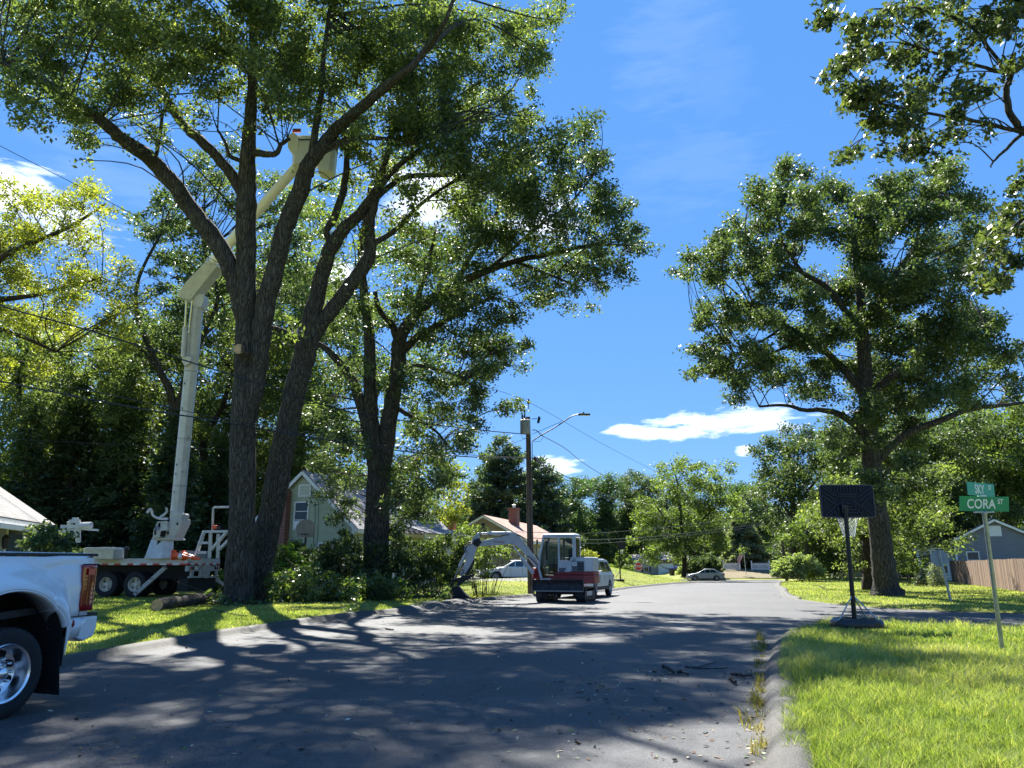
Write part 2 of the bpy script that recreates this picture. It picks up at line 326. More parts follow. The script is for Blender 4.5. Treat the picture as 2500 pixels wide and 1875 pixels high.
def asphalt_mat(name, base, k=1.0):
    m = bpy.data.materials.new(name); m.use_nodes = True; t = m.node_tree; b = t.nodes['Principled BSDF']; b.inputs['Roughness'].default_value = .72; b.inputs['Specular IOR Level'].default_value = .36
    g = N(t, 'ShaderNodeNewGeometry')
    def noise(s, d, r=.6):
        n = N(t, 'ShaderNodeTexNoise', inp={'Scale': s, 'Detail': d, 'Roughness': r}); t.links.new(g.outputs['Position'], n.inputs['Vector']); return n.outputs['Fac']
    big = noise(.45, 5); mid = noise(5, 5, .7)
    vo = N(t, 'ShaderNodeTexVoronoi', inp={'Scale': 95.0}); t.links.new(g.outputs['Position'], vo.inputs['Vector'])
    vf = N(t, 'ShaderNodeTexVoronoi', inp={'Scale': 38.0}); t.links.new(g.outputs['Position'], vf.inputs['Vector'])
    r1 = N(t, 'ShaderNodeValToRGB'); e = r1.color_ramp.elements; e[0].position = .3; e[0].color = (*[x * .78 for x in base], 1); e[1].position = .7; e[1].color = (*[x * 1.2 for x in base], 1); t.links.new(big, r1.inputs[0])
    r2 = N(t, 'ShaderNodeValToRGB'); e = r2.color_ramp.elements; e[0].position = .35; e[0].color = (.82, .82, .82, 1); e[1].position = .65; e[1].color = (1.12, 1.12, 1.12, 1); t.links.new(mid, r2.inputs[0])
    r3 = N(t, 'ShaderNodeValToRGB'); e = r3.color_ramp.elements; e[0].position = .0; e[0].color = (.55, .55, .55, 1); e[1].position = 1; e[1].color = (1.5, 1.5, 1.5, 1); t.links.new(vo.outputs['Color'], r3.inputs[0])
    r4 = N(t, 'ShaderNodeValToRGB'); e = r4.color_ramp.elements; e[0].position = .93; e[0].color = (0, 0, 0, 1); e[1].position = .97; e[1].color = (1, 1, 1, 1); t.links.new(vf.outputs['Color'], r4.inputs[0])
    cur = r1.outputs[0]
    for r_ in (r2, r3):
        mx = N(t, 'ShaderNodeMix', data_type='RGBA', blend_type='MULTIPLY', inp={0: .9}); t.links.new(cur, mx.inputs[6]); t.links.new(r_.outputs[0], mx.inputs[7]); cur = mx.outputs[2]
    # cracks
    wv = N(t, 'ShaderNodeTexNoise', inp={'Scale': 1.5, 'Detail': 5}); t.links.new(g.outputs['Position'], wv.inputs['Vector'])
    av = N(t, 'ShaderNodeMix', data_type='VECTOR', inp={0: .45}); t.links.new(g.outputs['Position'], av.inputs[4]); t.links.new(wv.outputs['Color'], av.inputs[5])
    vc = N(t, 'ShaderNodeTexVoronoi', feature='DISTANCE_TO_EDGE', inp={'Scale': .42}); t.links.new(av.outputs[1], vc.inputs['Vector'])
    rc = N(t, 'ShaderNodeValToRGB'); e = rc.color_ramp.elements; e[0].position = .0015; e[0].color = (.55, .55, .55, 1); e[1].position = .005; e[1].color = (1, 1, 1, 1); t.links.new(vc.outputs['Distance'], rc.inputs[0])
    mx = N(t, 'ShaderNodeMix', data_type='RGBA', blend_type='MULTIPLY', inp={0: .8}); t.links.new(cur, mx.inputs[6]); t.links.new(rc.outputs[0], mx.inputs[7]); cur = mx.outputs[2]
    mx = N(t, 'ShaderNodeMix', data_type='RGBA'); t.links.new(r4.outputs[0], mx.inputs[0]); t.links.new(cur, mx.inputs[6]); mx.inputs[7].default_value = (*[x * 1.9 for x in base], 1); t.links.new(mx.outputs[2], b.inputs['Base Color'])
    bp = N(t, 'ShaderNodeBump', inp={'Strength': .9, 'Distance': .006}); t.links.new(vo.outputs['Distance'], bp.inputs['Height']); t.links.new(bp.outputs[0], b.inputs['Normal'])
    return m
ASPH = asphalt_mat('worn_asphalt', (.060, .062, .066)); ASPH2 = asphalt_mat('kerb_asphalt', (.058, .056, .052))
pts = [Vector(p) for p in ROAD]; n0 = len(pts)
for gxx in np.arange(-8, 46, 2.5):
    for gyy in np.arange(-12, 104, 2.5):
        if sdist(np.array([gxx]), np.array([gyy]))[0] < -.8: pts.append(Vector((gxx, gyy)))
vo_, _, fo_, *_r = delaunay_2d_cdt(pts, [(i, (i + 1) % n0) for i in range(n0)], [], 1, 1e-5)
me = bpy.data.meshes.new('road'); me.from_pydata([(p.x, p.y, float(roadz(p.y))) for p in vo_], [], fo_); me.materials.append(ASPH)
ro = bpy.data.objects.new('road', me); C.objects.link(ro); tag(ro, kind='structure')

# kerb: rolled asphalt lip round the whole road outline, densely sampled
ring = []
for i in range(len(RP)):
    a, b = RP[i], RP[(i + 1) % len(RP)]; L = np.hypot(*(b - a)); k = max(1, int(L / .45))
    for j in range(k): ring.append(a + (b - a) * j / k)
ring = np.array(ring)
for _ in range(3): ring = .5 * ring + .25 * (np.roll(ring, 1, 0) + np.roll(ring, -1, 0))
tg = np.roll(ring, -1, 0) - np.roll(ring, 1, 0); tg /= np.linalg.norm(tg, axis=1)[:, None]; nr = np.stack([tg[:, 1], -tg[:, 0]], 1)
test = sdist(ring[:, 0] + nr[:, 0] * .3, ring[:, 1] + nr[:, 1] * .3); nr = np.where(np.median(test) > 0, nr, -nr)
rg = np.random.default_rng(3); prof = [(-.10, .002), (.0, .012), (.06, .075), (.13, .105), (.24, .112), (.33, .09), (.40, -.02)]
kv = []; KS = np.where(ring[:, 0] > 1.0 + .33 * ring[:, 1] * (ring[:, 1] > 0), .24, 1.0)
wob = np.convolve(rg.normal(0, 1, len(ring) + 8), np.ones(9) / 9, 'valid')
for j, (o_, h_) in enumerate(prof):
    of = (o_ + (wob * .05 if j else 0)) * KS; q = ring + nr * np.broadcast_to(of, len(ring))[:, None]
    kv.append(np.stack([q[:, 0], q[:, 1], roadz(q[:, 1]) + h_ * np.where(KS < .9, .2, 1) + wob * .012 * np.where(KS < .9, .3, 1) * (j > 0)], 1))
kv = np.stack(kv, 1); m_ = len(ring); k_ = len(prof); idx = np.arange(m_ * k_).reshape(m_, k_)
kf = np.stack([idx[:, :-1], np.roll(idx, -1, 0)[:, :-1], np.roll(idx, -1, 0)[:, 1:], idx[:, 1:]], -1).reshape(-1, 4)
kb = np_mesh('kerb', kv.reshape(-1, 3), kf, ASPH2); tag(kb, kind='structure'); kb.data.polygons.foreach_set('use_smooth', [True] * len(kb.data.polygons))

# driveway apron by the excavator bucket and the white sedan's drive
def sheet(name, poly, mat, dz, label=None):
    ps = [Vector(p) for p in poly]; n = len(ps); bb = np.array([tuple(p) for p in ps])
    for a in np.arange(bb[:, 0].min(), bb[:, 0].max(), .6):
        for b in np.arange(bb[:, 1].min(), bb[:, 1].max(), .6): ps.append(Vector((a, b)))
    v, _, f, *_q = delaunay_2d_cdt(ps, [(i, (i + 1) % n) for i in range(n)], [], 1, 1e-5)
    def zz(p):
        s_ = sdist(np.array([p.x]), np.array([p.y]))[0]
        return float(roadz(p.y)) + .004 if s_ < .02 else max(gz(p.x, p.y), float(roadz(p.y)) + (.125 if s_ < .45 else 0)) + dz
    me = bpy.data.meshes.new(name); me.from_pydata([(p.x, p.y, zz(p)) for p in v], [], f); me.materials.append(mat)
    o = bpy.data.objects.new(name, me); C.objects.link(o); return o
g2 = lambda *ps: [tuple(G(x, y, .1).xy) for x, y in ps]
tag(sheet('driveway', g2((985, 1492), (1060, 1483), (1180, 1472), (1205, 1466), (1150, 1461), (1080, 1463), (1010, 1471), (955, 1482)), ASPH, .012), kind='structure')
tag(sheet('parking_pad', [(-4.5, 49), (1.2, 46.5), (2.4, 52.5), (-4.5, 56)], ASPH, .015), kind='structure')
mulch = pm('mulch', (.17, .11, .075), (.09, .10, .035), rough=.95, scale=3, bump=.05, bscale=14)
tag(sheet('mulch_bed', [(26.5, 101.5), (38, 101), (41, 108), (38, 116), (28, 117), (25.5, 108)], mulch, .03), kind='structure')
# ---------------------------------------------------------------- houses
def siding_mat(name, c): return pm(name, c, tuple(x * .86 for x in c), rough=.55, scale=1.2, bump=.004, bscale=30, stretch=(1, 1, 4))
def roof_mat(name, c):
    m = bpy.data.materials.new(name); m.use_nodes = True; t = m.node_tree; b = t.nodes['Principled BSDF']; b.inputs['Roughness'].default_value = .85
    co = N(t, 'ShaderNodeTexCoord'); bk = N(t, 'ShaderNodeTexBrick', inp={'Scale': 1.0, 'Mortar Size': .006, 'Brick Width': .32, 'Row Height': .14, 'Bias': 0.0})
    bk.inputs['Color1'].default_value = (*c, 1); bk.inputs['Color2'].default_value = (*[x * .72 for x in c], 1); bk.inputs['Mortar'].default_value = (*[x * .4 for x in c], 1)
    uv = N(t, 'ShaderNodeUVMap'); t.links.new(uv.outputs[0], bk.inputs['Vector']); nz = N(t, 'ShaderNodeTexNoise', inp={'Scale': 1.4, 'Detail': 6}); t.links.new(co.outputs['Object'], nz.inputs['Vector'])
    rr = N(t, 'ShaderNodeValToRGB'); rr.color_ramp.elements[0].position = .3; rr.color_ramp.elements[0].color = (.75, .75, .75, 1); rr.color_ramp.elements[1].position = .7; rr.color_ramp.elements[1].color = (1.1, 1.1, 1.1, 1); t.links.new(nz.outputs['Fac'], rr.inputs[0])
    mx = N(t, 'ShaderNodeMix', data_type='RGBA', blend_type='MULTIPLY', inp={0: 1.0}); t.links.new(bk.outputs['Color'], mx.inputs[6]); t.links.new(rr.outputs[0], mx.inputs[7]); t.links.new(mx.outputs[2], b.inputs['Base Color'])
    bp = N(t, 'ShaderNodeBump', inp={'Strength': .8, 'Distance': .012}); t.links.new(bk.outputs['Fac'], bp.inputs['Height']); bp.invert = True; t.links.new(bp.outputs[0], b.inputs['Normal'])
    return m
def brick_mat():
    m = bpy.data.materials.new('red_brick'); m.use_nodes = True; t = m.node_tree; b = t.nodes['Principled BSDF']; b.inputs['Roughness'].default_value = .9
    co = N(t, 'ShaderNodeTexCoord'); sp = N(t, 'ShaderNodeSeparateXYZ'); t.links.new(co.outputs['Object'], sp.inputs[0]); ad = N(t, 'ShaderNodeMath', operation='ADD'); t.links.new(sp.outputs[0], ad.inputs[0]); t.links.new(sp.outputs[1], ad.inputs[1])
    cb = N(t, 'ShaderNodeCombineXYZ'); t.links.new(ad.outputs[0], cb.inputs[0]); t.links.new(sp.outputs[2], cb.inputs[1])
    bk = N(t, 'ShaderNodeTexBrick', inp={'Scale': 1.0, 'Mortar Size': .008, 'Brick Width': .21, 'Row Height': .075}); bk.inputs['Color1'].default_value = (.26, .07, .045, 1); bk.inputs['Color2'].default_value = (.17, .045, .03, 1); bk.inputs['Mortar'].default_value = (.3, .27, .24, 1)
    t.links.new(cb.outputs[0], bk.inputs['Vector']); t.links.new(bk.outputs['Color'], b.inputs['Base Color']); return m
BRICK = brick_mat()
WHITE = pm('white_trim', (.78, .78, .76), (.68, .68, .66), rough=.45)
GLASS = pm('window_glass', (.035, .045, .055), (.02, .025, .03), rough=.08, spec=.4)
GLASSB = pm('car_glass', (.02, .025, .028), (.015, .018, .02), rough=.04, spec=1.0)
CURT = pm('drawn_blind', (.45, .45, .42), (.35, .35, .33), rough=.7)
SHUT = pm('dark_shutter', (.03, .03, .05), rough=.5)

def clap(mb, x0, x1, z0, z1, clip=None, step=.125, off=.024):
    """clapboards on the local plane y=0 facing -y: x range may follow a gable outline clip(z)->(xa,xb)"""
    z = z0
    while z < z1 - .01:
        zt = min(z + step, z1); a0, b0 = clip(z) if clip else (x0, x1); a1, b1 = clip(zt) if clip else (x0, x1)
        if b0 - a0 > .02: mb.add([(a0, -off, z), (b0, -off, z), (b1, 0, zt), (a1, 0, zt), (a0, 0, z), (b0, 0, z)], [(0, 1, 2, 3), (4, 5, 1, 0)])
        z = zt
def xf(mb, M):
    mb.v = [tuple(M @ Vector(v)) for v in mb.v]; return mb
def window(par, M, x, z, w, h, ac=False, sash=2, shut=False, blind=False, grid=False, y=-.02):
    f = MB(); t = .07
    for a in ((x - w / 2 - t, x + w / 2 + t, z + h / 2, z + h / 2 + t), (x - w / 2 - t, x + w / 2 + t, z - h / 2 - t, z - h / 2), (x - w / 2 - t, x - w / 2, z - h / 2, z + h / 2), (x + w / 2, x + w / 2 + t, z - h / 2, z + h / 2)): f.box(a[0], a[1], y - .04, y + .03, a[2], a[3])
    for k in range(1, sash): f.box(x - w / 2, x + w / 2, y - .02, y + .02, z - h / 2 + h * k / sash - .02, z - h / 2 + h * k / sash + .02)
    if grid: f.box(x - .012, x + .012, y - .018, y + .02, z - h / 2, z + h / 2)
    fo = xf(f, M).build('window', WHITE, par)
    g = MB().box(x - w / 2, x + w / 2, y - .004, y + .01, z - h / 2, z + h / 2); xf(g, M).build('pane', CURT if blind else GLASS, fo)
    if ac:
        a = MB().box(x - w * .32, x + w * .32, y - .32, y - .045, z - h / 2 + .01, z - h / 2 + .36)
        for k in range(5): a.box(x - w * .28, x + w * .28, y - .328, y - .322, z - h / 2 + .05 + k * .055, z - h / 2 + .075 + k * .055)
        xf(a, M).build('air_conditioner', WHITE, fo)
    if shut:
        for s in (-1, 1): xf(MB().box(x + s * (w / 2 + .09 + .16) - .16, x + s * (w / 2 + .09 + .16) + .16, y - .03, y + .015, z - h / 2 - .05, z + h / 2 + .05), M).build('shutter', SHUT, par)
def roof_plane(mb, quad, th, mi=0):
    a, b, c, d = [Vector(q) for q in quad]; n = (b - a).cross(d - a).normalized()
    if n.z < 0: n = -n
    mb.prism([a, b, c, d], n * th, mi)
def uv_roof(o):
    me = o.data; uvl = me.uv_layers.new(name='UVMap')
    for p in me.polygons:
        n = p.normal; r_ = Vector((0, 0, 1)).cross(n); r_ = r_.normalized() if r_.length > .05 else Vector((1, 0, 0)); u2 = n.cross(r_)
        for li in p.loop_indices:
            co = me.vertices[me.loops[li].vertex_index].co; uvl.data[li].uv = (co.dot(r_), co.dot(u2))

def gable_house(root, L, Wd, ze, zp, side, roofm, zb=0.0, over=.3, trimw=.16, split=None, roof_name='roof', wall_name='wall', rise_off=0.0):
    """local: x along the ridge 0..L, y across 0 (near-right eave) .. Wd; gable at x=0 faces -x; eave wall y=0 faces -y"""
    Mg = Matrix(((0, 1, 0, 0), (-1, 0, 0, Wd), (0, 0, 1, 0), (0, 0, 0, 1)))   # local gable plane: x'->-y from Wd, y'->x
    core = MB(); prof = [(0, .02, zb), (0, Wd - .02, zb), (0, Wd - .02, ze - .02), (0, Wd / 2, zp - .03), (0, .02, ze - .02)]
    core.prism([(.02, y, z) for _, y, z in prof], (L - .04, 0, 0))
    wl = core.build(wall_name, side, root)
    g = MB(); s_ = (zp - ze) / (Wd / 2)
    def clip(z):
        if z <= ze: return (0, Wd)
        k = (z - ze) / s_; return (k, Wd - k)
    clap(g, 0, Wd, zb, zp - .05, clip); 
    g.v = [tuple(Mg @ Vector(v)) for v in g.v]
    e = MB(); clap(e, 0, L, zb, ze - .02); g.add(e.v, e.f)
    g.build('siding', side, wl)
    MB().prism([(-.03, -.03, zb), (.10, -.03, zb), (.10, .02, zb), (.02, .02, zb), (.02, .12, zb), (-.03, .12, zb)], (0, 0, ze - zb)).build('corner_board', WHITE, wl); MB().box(-.03, .02, Wd - .12, Wd + .02, zb, ze).build('corner_board', WHITE, wl)
    rf = MB()
    zo = ze - over * s_
    for y0, y1, yy in ((-over, Wd / 2, 0), (Wd + over, Wd / 2, 0)):
        roof_plane(rf, [(-over * .7, y0, zo + .03), (L + over * .7, y0, zo + .03), (L + over * .7, y1, zp + .03), (-over * .7, y1, zp + .03)], .06)
    r_ = rf.build(roof_name, roofm, root); uv_roof(r_)
    fa = MB()
    for y0 in (-over, Wd + over):
        fa.beam((-over * .7 - .015, y0, zo - .05), (-over * .7 - .015, Wd / 2, zp - .05), .03, trimw)
    fa.box(-over * .7, L + over * .7, -over - .03, -over, zo - .12, zo + .05)
    fa.box(-over * .7, L + over * .7, -over, .0, zo - .12, zo - .09)
    fa.build('fascia', WHITE, r_)
    return wl, r_, Mg

# --- pale green cape house
dl = Vector((.31, .951, 0)).normalized(); o_ = PT(857, 37, 0); GREEN = siding_mat('pale_green_siding', (.42, .46, .30)); CREAM = siding_mat('cream_siding', (.62, .62, .5))
cape = thing('house', 'pale green gabled house with red brick chimney behind the big oaks', 'house', (o_.x, o_.y, .15), yaw(dl.x, dl.y))
SHG = roof_mat('grey_shingles', (.24, .235, .26)); SHB = roof_mat('brown_shingles', (.36, .22, .17)); SHL = roof_mat('light_grey_shingles', (.17, .165, .17))
wl, rf, Mg = gable_house(cape, 12.5, 6.1, 3.2, 5.95, GREEN, SHG)
window(cape, Mg, 3.02, 3.72, .72, 1.30, ac=True, sash=3)
window(cape, Mg, 4.55, 1.65, .75, 1.3, ac=True)
v_ = MB().box(2.85, 3.45, -.05, -.01, 4.75, 5.25); xf(v_, Mg).build('attic_vent', GREEN, cape)
v_ = MB(); [v_.box(*a) for a in ((2.78, 2.85, -.06, 0, 4.7, 5.3), (3.45, 3.52, -.06, 0, 4.7, 5.3), (2.78, 3.52, -.06, 0, 5.25, 5.32), (2.78, 3.52, -.06, 0, 4.68, 4.75))]; [v_.box(2.85, 3.45, -.055 - .01, -.05, 4.8 + .1 * k, 4.83 + .1 * k) for k in range(5)]; xf(v_, Mg).build('vent_frame', WHITE, cape)
xf(MB().box(1.6, 2.35, -.42, -.01, 0, 5.0).box(1.75, 2.2, -.40, -.01, 5.0, 6.9), Mg).build('chimney', BRICK, cape)
cb = MB()
for x_ in (3.85, 4.05): cb.tube([(x_, -.05, 1.9), (x_ + .02, -.06, 3.4), (x_ - .05, -.05, 4.4)], .012, n=5)
xf(cb, Mg).build('cable', SHUT, cape)
for x_, sh in ((2.2, 1), (6.4, 0), (8.2, 1), (9.6, 0), (10.8, 1)): window(cape, Matrix(), x_, 1.75, .8, 1.35, shut=bool(sh), sash=2)
pr = MB(); pr.box(5.2, 11.8, -1.5, -1.38, 2.75, 2.95); [pr.box(x_, x_ + .12, -1.5, -1.38, 0, 2.75) for x_ in (5.3, 7.4, 9.5, 11.6)]; pr.build('porch_post', CREAM, cape)
pf = MB(); roof_plane(pf, [(5.0, -1.7, 2.95), (12.1, -1.7, 2.95), (12.1, -.2, 3.4), (5.0, -.2, 3.4)], .06); uv_roof(pf.build('porch_roof', SHG, cape))
bay = MB(); bay.box(.9, 3.4, -.6, 0, .6, 2.5); bay.build('bay_window', WHITE, cape)
xf(MB().box(1.0, 1.9, -.61, -.6, .9, 2.3).box(2.3, 3.2, -.61, -.6, .9, 2.3), Matrix.Translation((0, -.004, 0))).build('pane', GLASS, cape)
# --- old wooden hoop board by the gable
hb = Q(660, 1142, 34.5); hoop_old = thing('basketball_hoop', 'old weathered wooden fan shaped hoop board in front of the pale green gable', 'basketball hoop', (hb.x, hb.y, gz(hb.x, hb.y)), 0)
WW = pm('weathered_wood', (.36, .33, .26), (.2, .18, .14), rough=.9, scale=3, stretch=(6, 6, .6), bump=.01)
cx = hb.x; zc = hb.z; fan = [(-.38, -.38), (.38, -.38)] + [(.42 * math.cos(a) * 1.05, .42 * math.sin(a) * 1.0) for a in np.linspace(-.5, math.pi + .5, 14)]
MB().prism([(x, 0, z + zc - hoop_old.location.z) for x, z in fan], (0, .05, 0)).build('backboard', WW, hoop_old)
MB().tube([(0, .12, 0), (0, .12, zc - hoop_old.location.z)], .05, n=8).build('pole', SHUT, hoop_old)
RIMM = pm('dark_rim_metal', (.06, .05, .05), rough=.5, metal=.6)
h0 = zc - hoop_old.location.z - .25
MB().tube([(.22 * math.cos(a), -.28 + .22 * math.sin(a), h0) for a in np.linspace(0, 2 * math.pi, 17)], .012, n=5, caps=False).beam((0, 0, h0), (0, -.06, h0), .1, .06).build('rim', RIMM, hoop_old)

# --- tan ranch
TAN = siding_mat('tan_siding', (.33, .28, .20)); dl = Vector((.27, .963, 0)).normalized(); o_ = PT(1285, 58, 0)
ranch = thing('house', 'tan ranch house with brown shingled roof behind the excavator', 'house', (o_.x, o_.y, .35), yaw(dl.x, dl.y))
wl, rf, Mg = gable_house(ranch, 17, 6.9, 3.0, 4.85, TAN, SHB, zb=-.6, over=.35)
window(ranch, Mg, 3.7, 1.55, .8, .55, sash=1); xf(MB().box(3.25, 3.55, -.04, 0, 3.9, 4.3), Mg).build('attic_vent', SHUT, ranch)
for x_, w_ in ((4.2, .8), (9.5, 1.1), (13, .8)): window(ranch, Matrix(), x_, 1.7, w_, 1.2, grid=True)
for x_ in (1.9, 6.6): MB().box(x_ - .55, x_ + .55, -.05, -.015, -.6, 1.95).build('door_frame', WHITE, ranch); MB().box(x_ - .44, x_ + .44, -.065, -.052, -.5, 1.85).build('door', CREAM, ranch)
MB().box(5.2, 6.2, 2.2, 2.9, 3.3, 5.75).box(5.1, 6.3, 2.1, 3.0, 5.75, 5.85).build('chimney', BRICK, ranch)
MB().box(1.5, 2.0, 6.5, 7.0, 0, 4.7).box(1.45, 2.05, 6.45, 7.05, 4.7, 4.78).build('chimney', BRICK, ranch)
MB().lathe([(.12, 5.85), (.12, 6.1), (.2, 6.12), (0, 6.2)], (5.7, 2.55, 0), (0, 0, 1), 10).build('chimney_pot', WHITE, ranch)

# --- grey house right
GREY = siding_mat('grey_siding', (.20, .205, .215)); o_ = PT(2342, 60, 0); e_ = PT(2560, 57.5, 0); d2 = (e_ - o_).normalized()   # gable wall runs right
# local x = ridge direction away from camera-left; gable faces camera
rd = Vector((-d2.y, d2.x, 0)); gh = thing('house', 'grey sided gabled house behind the wooden fence at right', 'house', (e_.x, e_.y, .05), yaw(rd.x, rd.y))
Wg = (e_ - o_).length
wl, rf, Mg = gable_house(gh, 11, Wg, 3.3, 4.85, GREY, SHL, over=.35)
window(gh, Mg, 1.2, 1.75, .75, 1.2, ac=True); xf(MB().box(Wg / 2 - .36, Wg / 2 + .32, -.05, 0, 3.65, 4.3), Mg).build('attic_vent', WHITE, gh)
xf(MB().box(Wg / 2 - .44, Wg / 2 + .40, -.04, 0, 3.57, 4.38), Mg).build('vent_frame', WHITE, gh)
# porch wing to the left of the grey house
W1 = siding_mat('white_siding', (.6, .62, .64)); pw = MB(); pw.box(1.0, 9, Wg + .01, Wg + 2.6, 0, 2.6); pw.build('porch_wall', W1, gh)
pr = MB(); [pr.box(.7, .85, Wg + y, Wg + y + .15, -.1, 2.6) for y in (.5, 1.6, 2.6)]; pr.box(.65, .9, Wg + .1, Wg + 3.0, 2.5, 2.75); pr.build('porch_post', WHITE, gh)
pk = MB(); [pk.box(.55, .9, Wg - .4, Wg + 2.9, k * .2 + .0, k * .2 + .14) for k in range(4)]; pk.build('porch_deck', WHITE, gh)
for y in (1.0, 2.1): MB().box(.96, .99, Wg + y - .35, Wg + y + .35, .6, 2.2).build('porch_window', GLASS, gh)
roof_ = MB(); roof_plane(roof_, [(.4, Wg + .0, 2.95), (.4, Wg + 3.3, 2.7), (9.5, Wg + 3.3, 2.7), (9.5, Wg + .0, 2.95)], .08); uv_roof(roof_.build('porch_roof', SHL, gh))

# --- grey shingled house at left
o_ = PT(48, 19.0, 0); e_ = PT(-150, 14.8, 0); dn = (e_ - o_).normalized()
lh = thing('house', 'light grey house with pale shingled roof at the left edge', 'house', (e_.x, e_.y, .12), yaw(-dn.x, -dn.y))
LGREY = siding_mat('blue_grey_siding', (.30, .32, .36)); LL = (e_ - o_).length
wl, rf, Mg = gable_house(lh, LL, 8, 2.5, 5.2, LGREY, SHL, over=.4)
MB().box(LL - 1.9, LL - .8, -.05, -.016, 0, 2.2).build('door_frame', WHITE, lh)
MB().box(LL - 1.8, LL - .9, -.07, -.052, .1, 2.1).build('door', GLASS, lh)
ln = MB(); ln.box(LL - 2.35, LL - 2.15, -.06, -.015, 1.65, 1.9).build('lantern_plate', WHITE, lh); MB().lathe([(.03, -.16), (.07, -.1), (.08, .06), (.1, .08), (.02, .17)], (LL - 2.25, -.16, 1.8), (0, 0, 1), 8).build('lantern', RIMM, lh)
gt = MB(); gt.box(-.3, LL + .35, -.53, -.42, 2.05, 2.16).build('gutter', WHITE, lh)

# --- far garage house
o_ = PT(1606, 122, 0); GT = siding_mat('taupe_siding', (.27, .25, .23))
fg = thing('house', 'small taupe house with white garage door at the end of the street', 'house', (o_.x - 0, o_.y, -.35), yaw(.25, -.97) + math.pi * .5)
# local: x along front (to the right), gable faces left/camera
fg.rotation_euler = (0, 0, R(18))
MB().box(-.2, 6.2, 0, 6, -.6, 2.55).build('wall', GT, fg)
MB().prism([(-4.2, -.3, -.6), (-4.2, -.3, 2.3), (-2.2, -.3, 3.4), (-.2, -.3, 2.3), (-.2, -.3, -.6)], (0, 5, 0)).build('gable_wall', GT, fg)
rr = MB(); roof_plane(rr, [(-4.5, -.6, 2.15), (-4.5, 5, 2.15), (-2.2, 5, 3.45), (-2.2, -.6, 3.45)], .07); roof_plane(rr, [(.1, -.6, 2.15), (.1, 5, 2.15), (-2.2, 5, 3.45), (-2.2, -.6, 3.45)], .07); roof_plane(rr, [(.1, -.5, 2.4), (6.6, -.5, 2.4), (6.6, 3, 3.9), (.1, 3, 3.9)], .07); uv_roof(rr.build('roof', SHL, fg))
MB().box(.1, 2.9, -.06, -.01, -.5, 2.0).build('garage_door', WHITE, fg)
window(fg, Matrix.Translation((0, -.29, 0)), -2.2, 1.1, .8, .7, shut=True, sash=1); window(fg, Matrix(), 4.6, 1.25, 1.5, .9, sash=1, grid=True)
# --- pale house glimpsed between hedge and maple
o_ = PT(2112, 82, 0); ph = thing('house', 'white house wall glimpsed low between the rhododendron and the maple trunk', 'house', (o_.x, o_.y, .1), R(-8))
pw_ = MB(); clap(pw_, -2.2, 6.5, 0, 2.3); pw_.build('siding', W1, ph); MB().box(-2.2, 6.5, .01, 6, 0, 2.3).build('wall', W1, ph)
rr = MB(); roof_plane(rr, [(-2.6, -.4, 2.25), (6.9, -.4, 2.25), (6.9, 3, 3.6), (-2.6, 3, 3.6)], .08); uv_roof(rr.build('roof', SHL, ph))

# --- fences
def plank_fence(name, label, a, b, h, wpl, mat, gap=.008, post=2.4):
    a = Vector(a); b = Vector(b); L = (b - a).length; root = thing(name, label, 'fence', tuple(onground(a)), yaw(b.x - a.x, b.y - a.y)); n = int(L / (wpl + gap)); rg = np.random.default_rng(8)
    m = MB(); dirv = (b - a).normalized()
    for i in range(n):
        x = i * (wpl + gap); w = a + dirv * x; z = gz(w.x, w.y) - root.location.z; hh = h + rg.normal() * .012; y = rg.normal() * .004
        m.box(x, x + wpl, y - .01, y + .01, z + .02, z + hh, int(rg.integers(0, len(mat))))
    m.build('board_panel', mat, root)
    x = 0
    while x < L:
        w = a + dirv * x; z = gz(w.x, w.y) - root.location.z; MB().box(x, x + .1, .02, .12, z - .1, z + h - .1).build('post', mat[0], root); x += post
    return root
FW = [pm('fence_board_brown', (.19, .12, .085), (.12, .075, .052), rough=.9, scale=2.5, stretch=(5, 5, .5)), pm('fence_board_dark', (.145, .095, .07), (.09, .06, .045), rough=.9, scale=2.5, stretch=(5, 5, .5)), pm('fence_board_light', (.25, .165, .115), (.16, .105, .07), rough=.9, scale=2.5, stretch=(5, 5, .5))]
plank_fence('wooden_fence', 'reddish brown wooden board fence along the right lawn', PT(2326, 60, 0), PT(2560, 33, 0), 1.62, .14, FW)
VW = pm('white_vinyl', (.75, .77, .8), rough=.4)
for px0, px1, lb in ((1769, 1808, 'white picket fence run left of the flagpole'), (1837, 1880, 'white picket fence run right of the flagpole')):
    a, b = PT(px0, 106, 0), PT(px1, 106, 0); L = (b - a).length; root = thing('picket_fence', lb, 'fence', tuple(onground(a)), yaw(b.x - a.x, b.y - a.y), 'white picket fence runs at the road end')
    m = MB(); [m.box(x, x + .09, 0, .02, .1, 1.05) for x in np.arange(0, L, .15)]; m.box(0, L, .02, .05, .2, .3).box(0, L, .02, .05, .8, .9); m.build('picket_panel', VW, root)
    for x in (0, L): MB().box(x - .07, x + .07, -.02, .12, 0, 1.25).lathe([(.1, 1.25), (.1, 1.29), (0, 1.42)], (x, .05, 0), (0, 0, 1), 4).build('post', VW, root)
